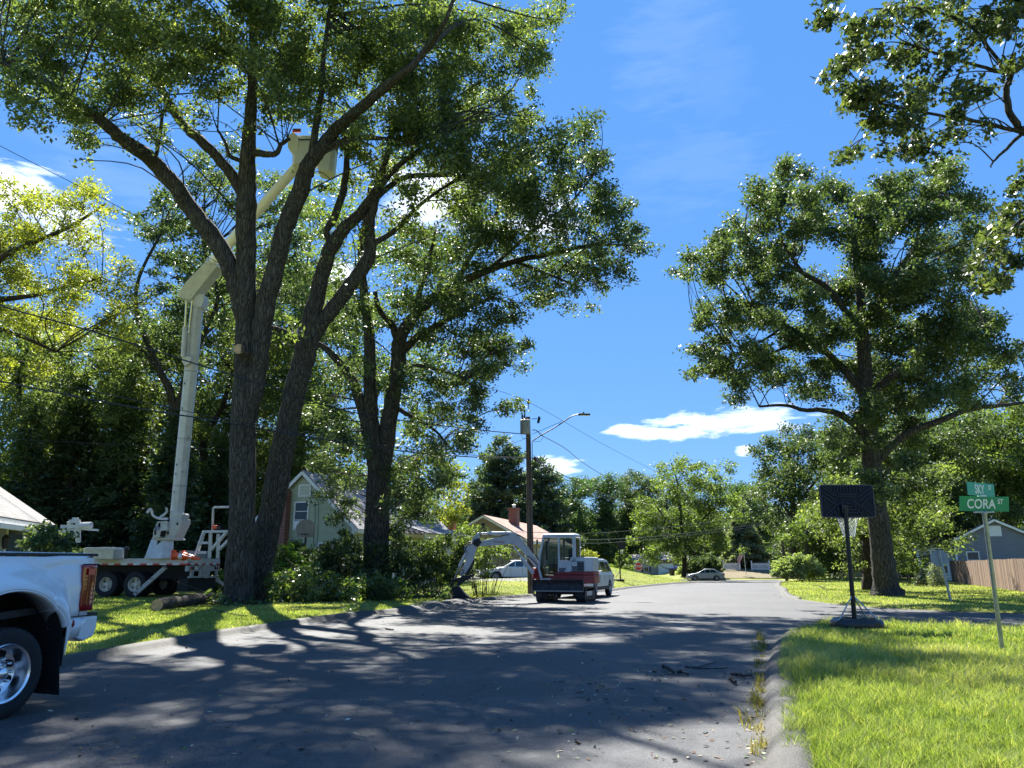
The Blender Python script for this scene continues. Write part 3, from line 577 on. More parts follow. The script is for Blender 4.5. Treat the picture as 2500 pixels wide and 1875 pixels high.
# ---------------------------------------------------------------- street furniture
GALV = pm('galvanised_steel', (.42, .45, .45), (.3, .33, .33), rough=.45, metal=.7, scale=9)
SGREEN = pm('sign_green', (.0, .24, .12), (.0, .21, .105), rough=.35); SWHITE = pm('sign_white', (.8, .82, .8), rough=.4)
TEAL = pm('sign_green_backlit', (.0, .30, .18), (.0, .27, .16), rough=.35)
def text_mesh(s, size, mat, parent, name='lettering', sx=1.0, depth=.002, bold=.0):
    cu = bpy.data.curves.new(name, 'FONT'); cu.body = s; cu.size = size; cu.extrude = depth; cu.align_x = 'CENTER'; cu.align_y = 'CENTER'; cu.offset = bold
    tmp = bpy.data.objects.new('tmp', cu); C.objects.link(tmp); dg = bpy.context.evaluated_depsgraph_get(); me = bpy.data.meshes.new_from_object(tmp.evaluated_get(dg)); bpy.data.objects.remove(tmp); bpy.data.curves.remove(cu)
    for v in me.vertices: v.co = Vector((v.co.x * sx, -v.co.z, v.co.y))     # stands upright, faces -y
    me.materials.clear(); me.materials.append(mat); me.name = name
    o = bpy.data.objects.new(name, me); C.objects.link(o); o.parent = parent; return o
# street name sign
t_ = 11.6; b_ = PT(2450, t_, 0); tp = P(2403, 1252, t_); sg = thing('street_sign', 'green street name sign reading CORA ST and SKY ST on a steel post', 'sign', tuple(onground(b_)), 0)
H_ = tp.z - sg.location.z; ox, oy = tp.x - b_.x, tp.y - b_.y
MB().tube([(0, 0, -.2), (ox, oy, H_)], .032, n=12).build('post', GALV, sg, smooth=40)
br = MB(); br.box(ox - .15, ox + .15, oy - .02, oy + .02, H_, H_ + .02).lathe([(.03, -.05), (.045, .0), (.03, .02)], (ox, oy, H_), (0, 0, 1), 10).build('bracket', GALV, sg)
def blade(w, h, z, rot, txt, ts, st_, dx, mat, sx):
    e = MB().box(-w / 2, w / 2, -.003, .003, -h / 2, h / 2).build('name_blade', mat, sg)
    e.location = (ox + dx, oy, z); e.rotation_euler = (R(rot[2]), R(rot[1]), R(rot[0]))
    a = text_mesh(txt, ts, SWHITE, e, sx=sx, bold=.0035); a.location = (-w * .07, -.006, -.006)
    b = text_mesh('ST', ts * .52, SWHITE, e, sx=.8, bold=.002); b.location = (w * .32, -.006, h * .16)
    return e
blade(.80, .225, H_ + .135, (5, .3, 11), 'CORA', .20, 1, .02, SGREEN, .83)
blade(.76, .20, H_ + .355, (31, 0, 2), 'SKY', .19, 1, .0, TEAL, .80)
MB().box(ox - .06, ox + .06, oy - .02, oy + .02, H_ + .235, H_ + .265).build('cross_clamp', SWHITE, sg)

# portable basketball hoop seen from behind
bh = G(2088, 1532, .12); hp = thing('basketball_hoop', 'portable black basketball hoop on the grass corner, backboard seen from behind', 'basketball hoop', (bh.x, bh.y, .10), 0); 
th = bh.y / 1.03; BLK = pm('black_plastic', (.012, .013, .016), (.008, .009, .011), rough=.45); NAVY = pm('navy_plastic', (.006, .008, .022), (.005, .007, .018), rough=.6, spec=.25); BLKM = pm('black_steel', (.014, .014, .016), rough=.4, metal=.3)
def HL(px, py): p = P(px, py, th) - Vector((bh.x, bh.y, .10)); return p
a0, a1 = HL(2018, 1262), HL(2153, 1178); x0, x1, z0, z1 = a0.x + .0, a1.x, a0.z, a1.z; yb = -.02
def rrect(x0, x1, z0, z1, r, y, n=5):
    out = []
    for cx_, cz_, s in ((x1 - r, z1 - r, 0), (x0 + r, z1 - r, 1), (x0 + r, z0 + r, 2), (x1 - r, z0 + r, 3)):
        out += [(cx_ + r * math.cos(math.pi / 2 * (s + k / n)), y, cz_ + r * math.sin(math.pi / 2 * (s + k / n))) for k in range(n + 1)]
    return out
bd = MB(); bd.prism(rrect(x0, x1, z0, z1, .06, yb), (0, .035, 0)); bdo = bd.build('backboard', NAVY, hp)
rim_ = MB(); o1 = rrect(x0, x1, z0, z1, .06, yb - .006); i1 = rrect(x0 + .02, x1 - .02, z0 + .02, z1 - .02, .045, yb - .006); nn = len(o1)
rim_.add(o1 + i1 + [(x, y + .045, z) for x, y, z in o1], [(i, (i + 1) % nn, nn + (i + 1) % nn, nn + i) for i in range(nn)] + [(i, (i + 1) % nn, 2 * nn + (i + 1) % nn, 2 * nn + i) for i in range(nn)]).build('edge_trim', pm('dark_trim', (.05, .055, .07), rough=.35), bdo)
rb = MB(); w_, h_ = x1 - x0, z1 - z0
def rib(u0, v0, u1, v1, t=.022): rb.beam((x0 + w_ * u0, yb - .012, z0 + h_ * v0), (x0 + w_ * u1, yb - .012, z0 + h_ * v1), .022, t)
for k in range(9): rib(.27 + k * .058, .78, .27 + k * .058, .96, .018)
for k in range(3):
    rib(.04 + .0 * k, .93 - .13 * k, .30 - .02 * k, .60 - .12 * k + .02); rib(.96, .93 - .13 * k, .70 + .02 * k, .60 - .12 * k + .02)
    rib(.05 + .1 * k, .06, .40 + .03 * k, .50 - .03 * k); rib(.95 - .1 * k, .06, .60 - .03 * k, .50 - .03 * k)
for k in range(4): rib(.36 - .05 * k, .42 - .09 * k, .64 + .05 * k, .42 - .09 * k)
rib(.33, .70, .67, .70); rib(.33, .64, .67, .64)
for s in (0, 1):
    for k in range(3): rib(abs(s - .03 - .035 * k), .42 + .05 * k, abs(s - .03 - .035 * k), .64 - .05 * k)
rb.build('reinforcing_rib', pm('rib_plastic', (.016, .02, .042), rough=.5, spec=.3), bdo)
pt_ = HL(2074, 1240); pb = Vector((0, 0, .05)); MB().tube([pb, (pt_.x, -.10, pt_.z)], [.05, .045], n=12).build('pole', BLKM, hp, smooth=40)
MB().box(pt_.x - .07, pt_.x + .07, -.10, yb - .0, pt_.z - .10, pt_.z + .08).beam((pt_.x, -.09, pt_.z - .05), (pt_.x - .05, yb, pt_.z + .25), .03, .03).build('bracket', BLKM, hp)
cxn = HL(2097, 1262).x; zr = z0 + .02; ring_ = [(cxn + .225 * math.cos(a), .30 + .225 * math.sin(a), zr) for a in np.linspace(0, 2 * math.pi, 21)]
MB().tube(ring_, .012, n=6, caps=False).beam((cxn, .02, zr), (cxn, .08, zr), .12, .04).build('rim', RIMM, hp)
ne = MB(); NETM = pm('white_net_cord', (.75, .75, .75), rough=.7)
for k in range(12):
    for s in (-1, 1):
        pp = []
        for j in range(7):
            a = 2 * math.pi * (k + s * j * .5) / 12; r_ = .225 - .11 * (j / 6) ** .8; pp.append((cxn + r_ * math.cos(a), .30 + r_ * math.sin(a), zr - .42 * j / 6))
        ne.tube(pp, .006, n=4, caps=False)
ne.build('net', NETM, hp)
bs = MB(); rgb = np.random.default_rng(2)
rings = []
for j, (zz, s) in enumerate(((0, .96), (.09, 1.0), (.16, .97), (.20, .85), (.22, .5), (.20, .1))):
    rings.append([(math.copysign(abs(math.cos(a)) ** .5, math.cos(a)) * .50 * s * 1.0 + .02, math.copysign(abs(math.sin(a)) ** .5, math.sin(a)) * .36 * s - .05, zz + (rgb.normal() * .013 if j > 1 else 0)) for a in np.linspace(0, 2 * math.pi, 32, endpoint=False)])
bs.loft(rings).build('base', pm('glossy_black_tarp', (.013, .014, .018), rough=.22, scale=4, bump=.03, bscale=7), hp, smooth=50)
jn = pb.lerp(Vector((pt_.x, -.1, pt_.z)), .26)
for dx_, dy_ in ((-.43, -.25), (.36, -.32), (.33, .12)): MB().tube([jn, (dx_, dy_, .18)], .016, n=7).build('brace', GALV, hp)

# stop signs
def octo(r, y): return [(r * math.cos(a), y, r * math.sin(a)) for a in [math.pi / 8 + math.pi / 4 * k for k in range(8)]]
t_ = 28.3; b_ = PT(2322, t_, 0); tp = P(2308, 1345, t_); ss = thing('stop_sign', 'unpainted back of an octagonal stop sign on a steel channel post, right lawn', 'sign', tuple(onground(b_)), R(-8))
dx_ = tp.x - b_.x; hz_ = tp.z - ss.location.z; pc = P(2309, 1363, t_); zc = pc.z - ss.location.z; xc = pc.x - b_.x
BACKM = pm('grey_sign_back', (.27, .29, .30), (.22, .24, .25), rough=.5, metal=.3)
MB().prism([(x + xc, y, z + zc) for x, y, z in octo(.335, .0)], (0, .006, 0)).build('sign_plate', BACKM, ss)
po = MB(); po.beam((0, -.03, -.1), (xc + .0, -.03, zc + .28), .05, .02); po.beam((-.03, -.02, -.1), (xc - .03, -.02, zc + .28), .012, .03); po.beam((.03, -.02, -.1), (xc + .03, -.02, zc + .28), .012, .03); po.build('post', GALV, ss)
MB().box(xc + .08, xc + .22, -.004, -.001, zc - .27, zc - .21).build('sticker', pm('yellow_sticker', (.6, .55, .1)), ss)
SRED = pm('sign_red', (.55, .02, .03), rough=.4); t_ = 82; b_ = PT(1560, t_, 0); fs = thing('stop_sign', 'red stop sign facing the camera at the far left corner', 'sign', tuple(onground(b_)), 0)
zc = P(1559, 1383, t_).z - fs.location.z; MB().prism([(x, y, z + zc) for x, y, z in octo(.46, 0)], (0, .01, 0)).build('sign_border', SWHITE, fs)
MB().prism([(x, y, z + zc) for x, y, z in octo(.41, -.008)], (0, .006, 0)).build('sign_plate', SRED, fs); tx = text_mesh('STOP', .33, SWHITE, fs, bold=.006, sx=.9); tx.location = (0, -.014, zc)
MB().box(-.03, .03, .012, .05, -.1, zc + .3).build('post', GALV, fs)

# far hoop
t_ = 80; b_ = PT(1515, t_, 0); fh = thing('basketball_hoop', 'far lone black basketball hoop on the sloping lawn beyond the white cars', 'basketball hoop', tuple(onground(b_)), R(10))
zc = P(1518, 1332, 52).z; b_ = PT(1515, 52, 0); fh.location = tuple(onground(b_)); zc -= fh.location.z
MB().tube([(0, 0, 0), (0, 0, zc)], .05, n=8).build('pole', BLKM, fh); MB().box(-.08, .48, .06, .1, zc - .25, zc + .2).build('backboard', BLKM, fh)
MB().tube([(.2 + .2 * math.cos(a), .32 + .2 * math.sin(a), zc - .2) for a in np.linspace(0, 6.283, 13)], .012, n=4, caps=False).build('rim', RIMM, fh)
ne = MB(); [ne.tube([(.2 + .2 * math.cos(a), .32 + .2 * math.sin(a), zc - .2), (.2 + .1 * math.cos(a + .5), .32 + .1 * math.sin(a + .5), zc - .55)], .01, n=3) for a in np.linspace(0, 6.283, 9)]; ne.build('net', NETM, fh)
MB().tube([(0, 0, .7), (-.5, 0, .05)], .02, n=5).tube([(0, 0, .7), (-.4, .3, .05)], .02, n=5).build('brace', GALV, fh)
MB().box(-.6, .2, -.35, .35, 0, .14).build('base', BLK, fh, bevel=.04)

# utility pole
POLE = pm('weathered_pole_wood', (.15, .12, .10), (.07, .055, .045), rough=.95, scale=4, stretch=(6, 6, .35), bump=.02, bscale=12)
t_ = 36.0; ub = PT(1297, t_, 0); up_ = thing('utility_pole', 'brown wooden utility pole with grey transformer and curved street light arm', 'utility pole', tuple(onground(ub)), 0)
gb = Vector(up_.location)
def UL(px, py, dt=0): return P(px, py, t_ + dt) - gb
top = UL(1291, 998); MB().tube([(0, 0, -.3), (top.x * .5, top.y * .0, top.z * .5), (top.x, 0, top.z)], [.17, .145, .115], n=14).build('pole', POLE, up_, smooth=40)
yt = 0
def UZ(px, py):  # point in the pole's vertical plane
    v = (937.5 - py) / 1850; tt = gb.y / (CT - v * ST); return P(px, py, tt) - gb
top = UZ(1291, 998); 
INS = pm('brown_insulator', (.06, .03, .025), rough=.3); DK = pm('dark_fitting', (.03, .03, .032), rough=.5, metal=.4); TRG = pm('transformer_grey', (.30, .32, .31), (.22, .24, .23), rough=.4, scale=5)
i_ = UZ(1290, 980); MB().tube([(top.x, 0, top.z), (i_.x, 0, i_.z)], .02, n=6).build('insulator_pin', DK, up_)
MB().lathe([(.03, 0), (.09, .03), (.04, .06), (.09, .10), (.04, .13), (.08, .17), (.03, .2), (.05, .24), (.02, .28)], (i_.x, 0, i_.z - .14), (0, 0, 1), 12).build('insulator', INS, up_, smooth=50)
ta, tb = UZ(1283, 1062), UZ(1283, 1029); tr = MB(); tr.lathe([(.0, 0), (.24, .0), (.25, .03), (.25, tb.z - ta.z - .05), (.27, tb.z - ta.z - .03), (.22, tb.z - ta.z + .02), (0, tb.z - ta.z + .05)], (ta.x - .02, -.36, ta.z), (0, 0, 1), 20).build('transformer', TRG, up_, smooth=40)
MB().lathe([(.03, 0), (.06, .05), (.03, .1), (.06, .15), (.03, .2), (.04, .28)], (ta.x - .05, -.36, tb.z + .04), (0, 0, 1), 10).build('bushing', INS, up_); MB().lathe([(.05, 0), (.05, .26), (.02, .3)], (ta.x - .16, -.36, tb.z), (0, 0, 1), 10).build('bushing', INS, up_)
arm = [UZ(*q) for q in ((1299, 1077), (1326, 1060), (1352, 1046), (1374, 1032), (1392, 1020), (1404, 1015.5), (1414, 1014))]
MB().tube(cat_rom([(p.x, -i * .05, p.z) for i, p in enumerate(arm)], 3), .028, n=8).build('lamp_arm', DK, up_, smooth=40)
MB().tube([(arm[0].x, 0, arm[0].z + .35), (arm[3].x, -.1, arm[3].z + .07)], .012, n=5).build('arm_stay', DK, up_)
l0 = UZ(1411, 1014.5); l1 = UZ(1439, 1016); MB().box(l0.x, l1.x, -.42, -.20, l0.z - .05, l0.z + .03).lathe([(.05, 0), (.05, .06), (.03, .09)], (l0.x + .25, -.31, l0.z + .03), (0, 0, 1), 8).build('street_lamp_head', DK, up_, bevel=.02)
MB().box(l0.x + .06, l1.x - .04, -.40, -.22, l0.z - .062, l0.z - .051).build('lamp_lens', pm('frosted_lens', (.6, .6, .55), rough=.3), up_)
cu_ = [UZ(*q) for q in ((1312, 1031), (1317, 1020), (1315, 1016))]; c0 = UZ(1315, 1023)
MB().tube([UZ(1313, 1033), UZ(1316, 1017)], .05, n=7).tube([UZ(1319, 1019), UZ(1316, 1033)], .02, n=5).tube([UZ(1299, 1023), UZ(1311, 1022)], .018, n=5).build('cutout_fuse', DK, up_)
MB().tube([UZ(1299, 1050), UZ(1308, 1050), UZ(1312, 1053), UZ(1325, 1064)], .022, n=5).build('cable_bracket', DK, up_)
MB().tube([UZ(1303, 1117), UZ(1312, 1124), UZ(1322, 1132)], [.09, .1, .05], n=8).build('splice_case', pm('black_splice', (.03, .02, .02), rough=.6), up_)
cb = MB()
for px_ in (1294, 1299): cb.tube([UZ(px_, 1080) + Vector((0, -.16, 0)), UZ(px_ + 2, 1430) + Vector((0, -.18, 0))], .018, n=5)
cb.tube([UZ(1272, 1060), UZ(1276, 1070), UZ(1288, 1070)], .012, n=4).tube([UZ(1302, 1078), UZ(1318, 1078), UZ(1326, 1068)], .012, n=4); cb.build('riser_cable', DK, up_)

# second pole
t2 = 74; b2 = PT(1921, t2, 0); sp_ = thing('utility_pole', 'distant slim utility pole rising behind the round rhododendron', 'utility pole', tuple(onground(b2)), 0); g2_ = Vector(sp_.location)
tz = P(1914, 1228, t2); MB().tube([(0, 0, -.2), (tz.x - g2_.x, 0, tz.z - g2_.z)], [.15, .11], n=10).build('pole', POLE, sp_)
q_ = P(1914, 1256, t2); MB().box(q_.x - g2_.x - .5, q_.x - g2_.x + .05, -.2, -.1, q_.z - g2_.z, q_.z - g2_.z + .12).build('bracket', DK, sp_)

# wires
WIRE = pm('black_wire', (.015, .015, .017), rough=.35, spec=.6)
def wire(label, pts, r, name='power_line', g='overhead lines'):
    w = [P(*p) for p in pts]; c = cat_rom([tuple(p) for p in w], 8); o = MB().tube(c, r, n=5).build(name, WIRE); return tag(o, label, 'wire', g)
def k2(pts): return [(x * 2500 / 2212, y * 2500 / 2212, t) for x, y, t in pts]
wire('thick dark cable crossing the left half, highest of the lower group', k2([(-120, 610, 19), (0, 660, 20), (200, 716, 21.5), (420, 785, 23.5), (560, 828, 25), (760, 890, 28), (1000, 925, 32.5), (1138, 938, 36)]), .022)
wire('thin cable just above the thickest lower cable at left', k2([(-120, 775, 20), (0, 802, 21), (300, 866, 23), (450, 898, 24.5), (620, 930, 27), (850, 965, 30), (1000, 982, 33), (1138, 988, 36)]), .012)
wire('thick twisted cable at the height of the green house, lowest of the long left cables', k2([(-120, 790, 20), (0, 823, 21), (300, 882, 23), (450, 906, 24.5), (620, 936, 27), (850, 972, 30), (1000, 986, 33), (1138, 990, 36)]), .024)
wire('single thin pale wire running level at left behind the lift boom', k2([(-120, 935, 34), (0, 947, 34.5), (300, 962, 35.5), (480, 970, 36), (700, 966, 37), (900, 975, 37.5)]), .010)
wire('lone high wire descending from the upper left corner to the pole top', k2([(-120, 248, 19), (0, 315, 20), (300, 470, 23), (600, 640, 26.5), (900, 790, 31), (1083, 846, 34), (1141, 869, 36)]), .009)
wire('high wire falling away from the pole top to the right', k2([(1141, 868, 36), (1200, 900, 42), (1300, 958, 52), (1380, 1000, 62), (1470, 1046, 74)]), .012)
wire('wavy service drop falling right from the lamp arm', k2([(1170, 941, 36), (1220, 968, 40), (1260, 1000, 45), (1320, 1036, 52), (1380, 1062, 60), (1500, 1110, 78)]), .018)
wire('bundled cable falling right from the splice case', k2([(1158, 992, 36), (1200, 1018, 40), (1280, 1056, 47), (1370, 1092, 56), (1480, 1125, 66), (1690, 1163, 74)]), .02)
wire('slim companion cable below the bundled right cable', k2([(1158, 996, 36), (1200, 1024, 40), (1280, 1064, 47), (1370, 1102, 56), (1460, 1130, 66)]), .014)
wire('short wire from the pole back into the pine at left', k2([(1141, 945, 36), (1100, 962, 42), (1060, 985, 50)]), .012)
wire('pale upper line of the three crossing in front of the far trees', k2([(1080, 1148, 58), (1258, 1152, 66), (1342, 1148, 68), (1500, 1132, 71), (1690, 1108, 74)]), .02)
wire('thick middle line of the three crossing in front of the far trees', k2([(1080, 1158, 58), (1258, 1166, 66), (1400, 1160, 69), (1560, 1143, 72), (1694, 1125, 74)]), .03)
wire('bottom line of the three crossing in front of the far trees', k2([(1080, 1165, 58), (1258, 1174, 66), (1400, 1166, 69), (1560, 1148, 72), (1694, 1128, 74)]), .022)
wire('line leaving the distant pole to the right behind the hoop', k2([(1694, 1112, 74), (1760, 1136, 70), (1820, 1152, 66), (1860, 1160, 62)]), .018)

# flag, trash bins
t_ = 101; b_ = PT(1822, t_, 0); fp = thing('flagpole', 'thin flagpole carrying a hanging American flag in front of the spruce', 'flagpole', tuple(onground(b_)), 0); tz = P(1819, 1334, t_).z - fp.location.z
MB().tube([(0, 0, 0), (-.15, 0, tz)], .035, n=6).build('pole', SWHITE, fp)
FR, FWh, FB = pm('flag_red', (.5, .02, .04)), pm('flag_white', (.75, .75, .75)), pm('flag_blue', (.02, .04, .2)); fm = MB(); nS = 13
for k in range(nS):
    for j in range(10):
        def fv(a, b): x = -.18 - a * .85; return (x, .06 * math.sin(a * 9), tz - .1 - b * 1.1 - a * 1.35)
        a0_, a1_ = j / 10, (j + 1) / 10; b0_, b1_ = k / nS, (k + 1) / nS; mi = 2 if (j < 4 and k < 7) else (0 if k % 2 == 0 else 1)
        fm.add([fv(a0_, b0_), fv(a1_, b0_), fv(a1_, b1_), fv(a0_, b1_)], [(0, 1, 2, 3)], mi)
fl_ = fm.build('flag', [FR, FWh, FB], None); fl_.location = fp.location; tag(fl_, 'red white and blue striped flag hanging limp from the thin pole', 'flag')
for i, (px_, lb) in enumerate(((1641, 'dark bin with bright blue lid beside the far garage'), (1656, 'second blue lidded bin, nearer the hedge shrub'), (1668, 'dark lidded bin half behind the silver car'))):
    b_ = PT(px_, 112, 0); tb_ = thing('trash_bin', lb, 'bin', tuple(onground(b_)), R(15), 'wheeled bins by the far garage')
    MB().loft([[(-.26, -.28, 0), (.26, -.28, 0), (.26, .28, 0), (-.26, .28, 0)], [(-.32, -.36, 1.0), (.32, -.36, 1.0), (.32, .36, 1.0), (-.32, .36, 1.0)]]).build('body', BLK, tb_)
    MB().box(-.35, .35, -.4, .4, 1.0, 1.1).build('lid', pm('blue_lid', (.02, .05, .5), rough=.4) if i < 2 else BLK, tb_, bevel=.02)
# ---------------------------------------------------------------- vehicles
def paint(name, c, coat=.6): return pm(name, c, tuple(x * .97 for x in c), rough=.32, coat=coat, scale=2)
WPAINT = paint('white_paint', (.72, .72, .70)); SPAINT = pm('silver_paint', (.42, .44, .47), (.40, .42, .45), rough=.3, metal=.5, coat=.6)
TIRE = pm('tyre_rubber', (.016, .016, .017), (.010, .010, .011), rough=.85, scale=20); CHROME = pm('polished_alloy', (.86, .87, .88), (.8, .8, .82), rough=.24, metal=1.0)
ALLOY = pm('alloy_wheel', (.42, .43, .45), rough=.3, metal=.8); DARKP = pm('dark_plastic', (.02, .02, .022), rough=.6); WELL = pm('wheel_well_black', (.008, .008, .009), rough=.95)
TLRED = pm('tail_lamp_red', (.34, .003, .006), (.22, .002, .004), rough=.12, coat=.8, scale=12); HLC = pm('headlamp_clear', (.55, .56, .58), rough=.1)
def wheel(par, x, y, r, w, side, rimm=ALLOY, rr=.68, spokes=5, deep=.03, name='wheel'):
    """side = +1: outer face towards +y"""
    s = side; e = MB(); ax = (0, s, 0); o = (x, y - s * w, r)      # y: outer face position
    e.lathe([(r * rr, w * .02), (r * .93, 0), (r * .985, w * .08), (r, w * .2), (r, w * .8), (r * .985, w * .92), (r * .93, w), (r * .80, w * 1.03), (r * rr, w * .98), (r * rr, w * .02)], o, ax, 40)
    for k in range(44):
        a = 2 * math.pi * k / 44; c_, s_ = math.cos(a), math.sin(a); q = Matrix(((c_, 0, -s_, x + c_ * r), (0, 1, 0, o[1]), (s_, 0, c_, r + s_ * r), (0, 0, 0, 1)))
        e.box(-.012, .006, min(s * w * .12, s * w * .88), max(s * w * .12, s * w * .88), -r * .045, r * .045, 0, q)
    t = e.build(name, TIRE, par, smooth=40)
    d = MB(); d.lathe([(r * rr, w * .98), (r * rr * .97, w * 1.02), (r * rr * .9, w * .97), (r * rr * .86, w * (1 - deep * 6)), (r * rr * .5, w * (.92 - deep * 6)), (r * rr * .3, w * (.97 - deep * 4)), (r * rr * .27, w * (1.02 - deep * 3)), (0, w * (1.02 - deep * 3))], o, ax, 32)
    h = d
    for k in range(spokes):
        a = 2 * math.pi * (k + .5) / spokes; yy = o[1] + s * w * (1 - deep * 5.6)
        h.tube([(x + math.cos(a) * r * rr * .66, yy - s * .01, r + math.sin(a) * r * rr * .66), (x + math.cos(a) * r * rr * .66, yy + s * .006, r + math.sin(a) * r * rr * .66)], r * rr * .13, n=8, mi=1)
    rim = d.build('rim', [rimm, WELL], t, smooth=35); return t

def arch_profile(pts, wheels, R_):
    """pts top outline rear->front; bottom line with round arches"""
    out = list(pts); zb = pts[0][1]
    for wx, wz in sorted(wheels, reverse=True):
        h = math.sqrt(max(R_ ** 2 - (zb - wz) ** 2, 0)); a0 = math.atan2(zb - wz, h)
        out += [(wx + R_ * math.cos(a), wz + R_ * math.sin(a)) for a in np.linspace(a0, math.pi - a0, 12)]
    return out
def car(name, label, cat, loc, rz, L, Wd, body, cab, wb, wr, pmn, glass_side, zs=.24, belt=.0, group=None, rimm=ALLOY, lampz=(.62, .78), suv=False, clad=False):
    """x forward. body: top outline [(x,z)...] rear to front (first & last at sill height); cab: 4+ corners of the greenhouse side view (rear base, rear top, front top, front base)"""
    root = thing(name, label, cat, loc, rz, group); hw = Wd / 2
    wx = [(-wb / 2, wr), (wb / 2, wr)]; prof = arch_profile(body, wx, wr * 1.16); cz = .55; mb = MB(); rings = []
    for y, s, dz in ((-hw, .975, -.03), (-hw + .05, .992, -.01), (-hw * .75, 1.0, .0), (0, 1.012, .015), (hw * .75, 1.0, .0), (hw - .05, .992, -.01), (hw, .975, -.03)):
        rings.append([(x * s, y * (1 - .06 * (abs(x) / (L / 2)) ** 4), (z + (dz if z > .5 else 0))) for x, z in prof])
    mb.loft(rings); bo = mb.build('body', pmn, root, smooth=35, bevel=.02)
    inner = MB().box(-L * .42, L * .42, -hw + .22, hw - .22, zs, .62).build('underbody', WELL, root)
    n = len(cab); rg_ = MB(); rr = []
    zt = max(z for _, z in cab); zb_ = min(z for _, z in cab)
    def yy(z): return hw * (.93 - .20 * (z - zb_) / (zt - zb_))
    rr = [[(x, s * yy(z), z) for x, z in cab] for s in (-1, 1)]
    mid = [[(x, s * yy(z) * .86, z + (.025 if z > zb_ + .2 else 0)) for x, z in cab] for s in (-1, 1)]
    rg_.loft([rr[0], mid[0], mid[1], rr[1]]); cb = rg_.build('cabin', pmn, root, smooth=35, bevel=.025)
    for s in (-1, 1):
        for poly in glass_side:
            g = MB(); g.prism([(x, s * (yy(z) + .001), z) for x, z in poly], (0, s * .006, 0)); g.build('side_window', GLASSB, cb)
    # windscreen and rear window
    for (xa, za), (xb, zb2), nm in ((cab[0], cab[1], 'rear_window'), (cab[-1], cab[-2], 'windscreen')):
        a = Vector((xa, 0, za)).lerp(Vector((xb, 0, zb2)), .12); b = Vector((xa, 0, za)).lerp(Vector((xb, 0, zb2)), .88); o_ = 1 if nm == 'windscreen' else -1
        g = MB(); q = [(a.x, -yy(a.z) * .88, a.z), (a.x, yy(a.z) * .88, a.z), (b.x, yy(b.z) * .84, b.z + .018), (b.x, -yy(b.z) * .84, b.z + .018)]; nn_ = (Vector(q[1]) - Vector(q[0])).cross(Vector(q[3]) - Vector(q[0])).normalized()
        if nn_.x * o_ < 0: nn_ = -nn_
        g.prism([Vector(v) + nn_ * .012 for v in q], nn_ * .008); g.build(nm, GLASSB, cb)
    for wx_, _ in wx:
        for s in (-1, 1): wheel(root, wx_, s * (hw - .01), wr, .2, s, rimm)
    for s in (-1, 1):
        MB().box(-L / 2 - .0, -L / 2 + .16, s * hw * .93 - .16, s * hw * .93 + .02 * 0 + .02, lampz[0], lampz[1]).build('tail_lamp', TLRED, root, bevel=.02)
        MB().box(L / 2 - .2, L / 2 - .03, s * hw * .8 - .14, s * hw * .8 + .12, lampz[0] - .02, lampz[1] - .04).build('headlight', HLC, root, bevel=.03)
        mx = cab[-1][0] - .32; mm = MB(); mm.box(mx - .07, mx + .07, s * (hw + .10) - .11, s * (hw + .10) + .07, zb_ + .03, zb_ + .17); mm.build('mirror', pmn, root, bevel=.03)
        for hx in (cab[0][0] * .35, .28): MB().box(hx - .1, hx + .1, s * (hw + .012) - .012, s * (hw + .012) + .012, zb_ - .13, zb_ - .10).build('door_handle', pmn, root)
        dl_ = MB()
        for hx in (.45, -.35, -1.15): dl_.box(hx - .005, hx + .005, s * (hw - .004) - .004, s * (hw - .004) + .004, .36, zb_ - .04)
        dl_.build('door_gap', WELL, root)
        if clad: MB().box(-wb / 2 + wr * 1.2, wb / 2 - wr * 1.2, s * hw - .02, s * hw + .012, zs, zs + .16).build('sill_cladding', DARKP, root)
    MB().box(-L / 2 - .03, -L / 2 + .1, -hw * .8, hw * .8, .3, .42).box(L / 2 - .12, L / 2 + .01, -hw * .8, hw * .8, .28, .42).build('bumper_insert', DARKP, root, bevel=.02)
    MB().box(L / 2 - .06, L / 2 + .02, -hw * .45, hw * .45, .48, .68).build('grille', DARKP, root)
    MB().box(-L / 2 - .035, -L / 2 - .01, -.2, .2, .5, .64).build('number_plate', SWHITE, root)
    return root
# white SUV (3/4 front) parked behind the excavator
fw = G(1455, 1460); rw = G(1490, 1453); d_ = Vector((-.36, -.933, 0)).normalized(); lf = Vector((-d_.y, d_.x, 0)); c_ = Vector((fw.x, fw.y, 0)) - lf * .93 - d_ * 1.36
car('sport_utility_vehicle', 'white sport utility car parked nose first behind the excavator', 'car', (c_.x, c_.y, 0), yaw(d_.x, d_.y), 4.7, 1.86,
    [(-2.3, .32), (-2.33, .95), (-2.25, 1.02), (1.15, 1.05), (1.9, .98), (2.25, .85), (2.33, .6), (2.3, .32)], [(-2.2, 1.0), (-1.75, 1.62), (-1.2, 1.68), (.1, 1.66), (1.15, 1.03)], 2.72, .36, WPAINT,
    [[(-1.95, 1.13), (-1.6, 1.52), (-1.12, 1.55), (-1.08, 1.10)], [(-1.0, 1.10), (-1.02, 1.56), (-.18, 1.56), (-.12, 1.09)], [(-.04, 1.09), (-.08, 1.56), (.12, 1.54), (.86, 1.09)]], zs=.32, clad=True, lampz=(.82, .98))
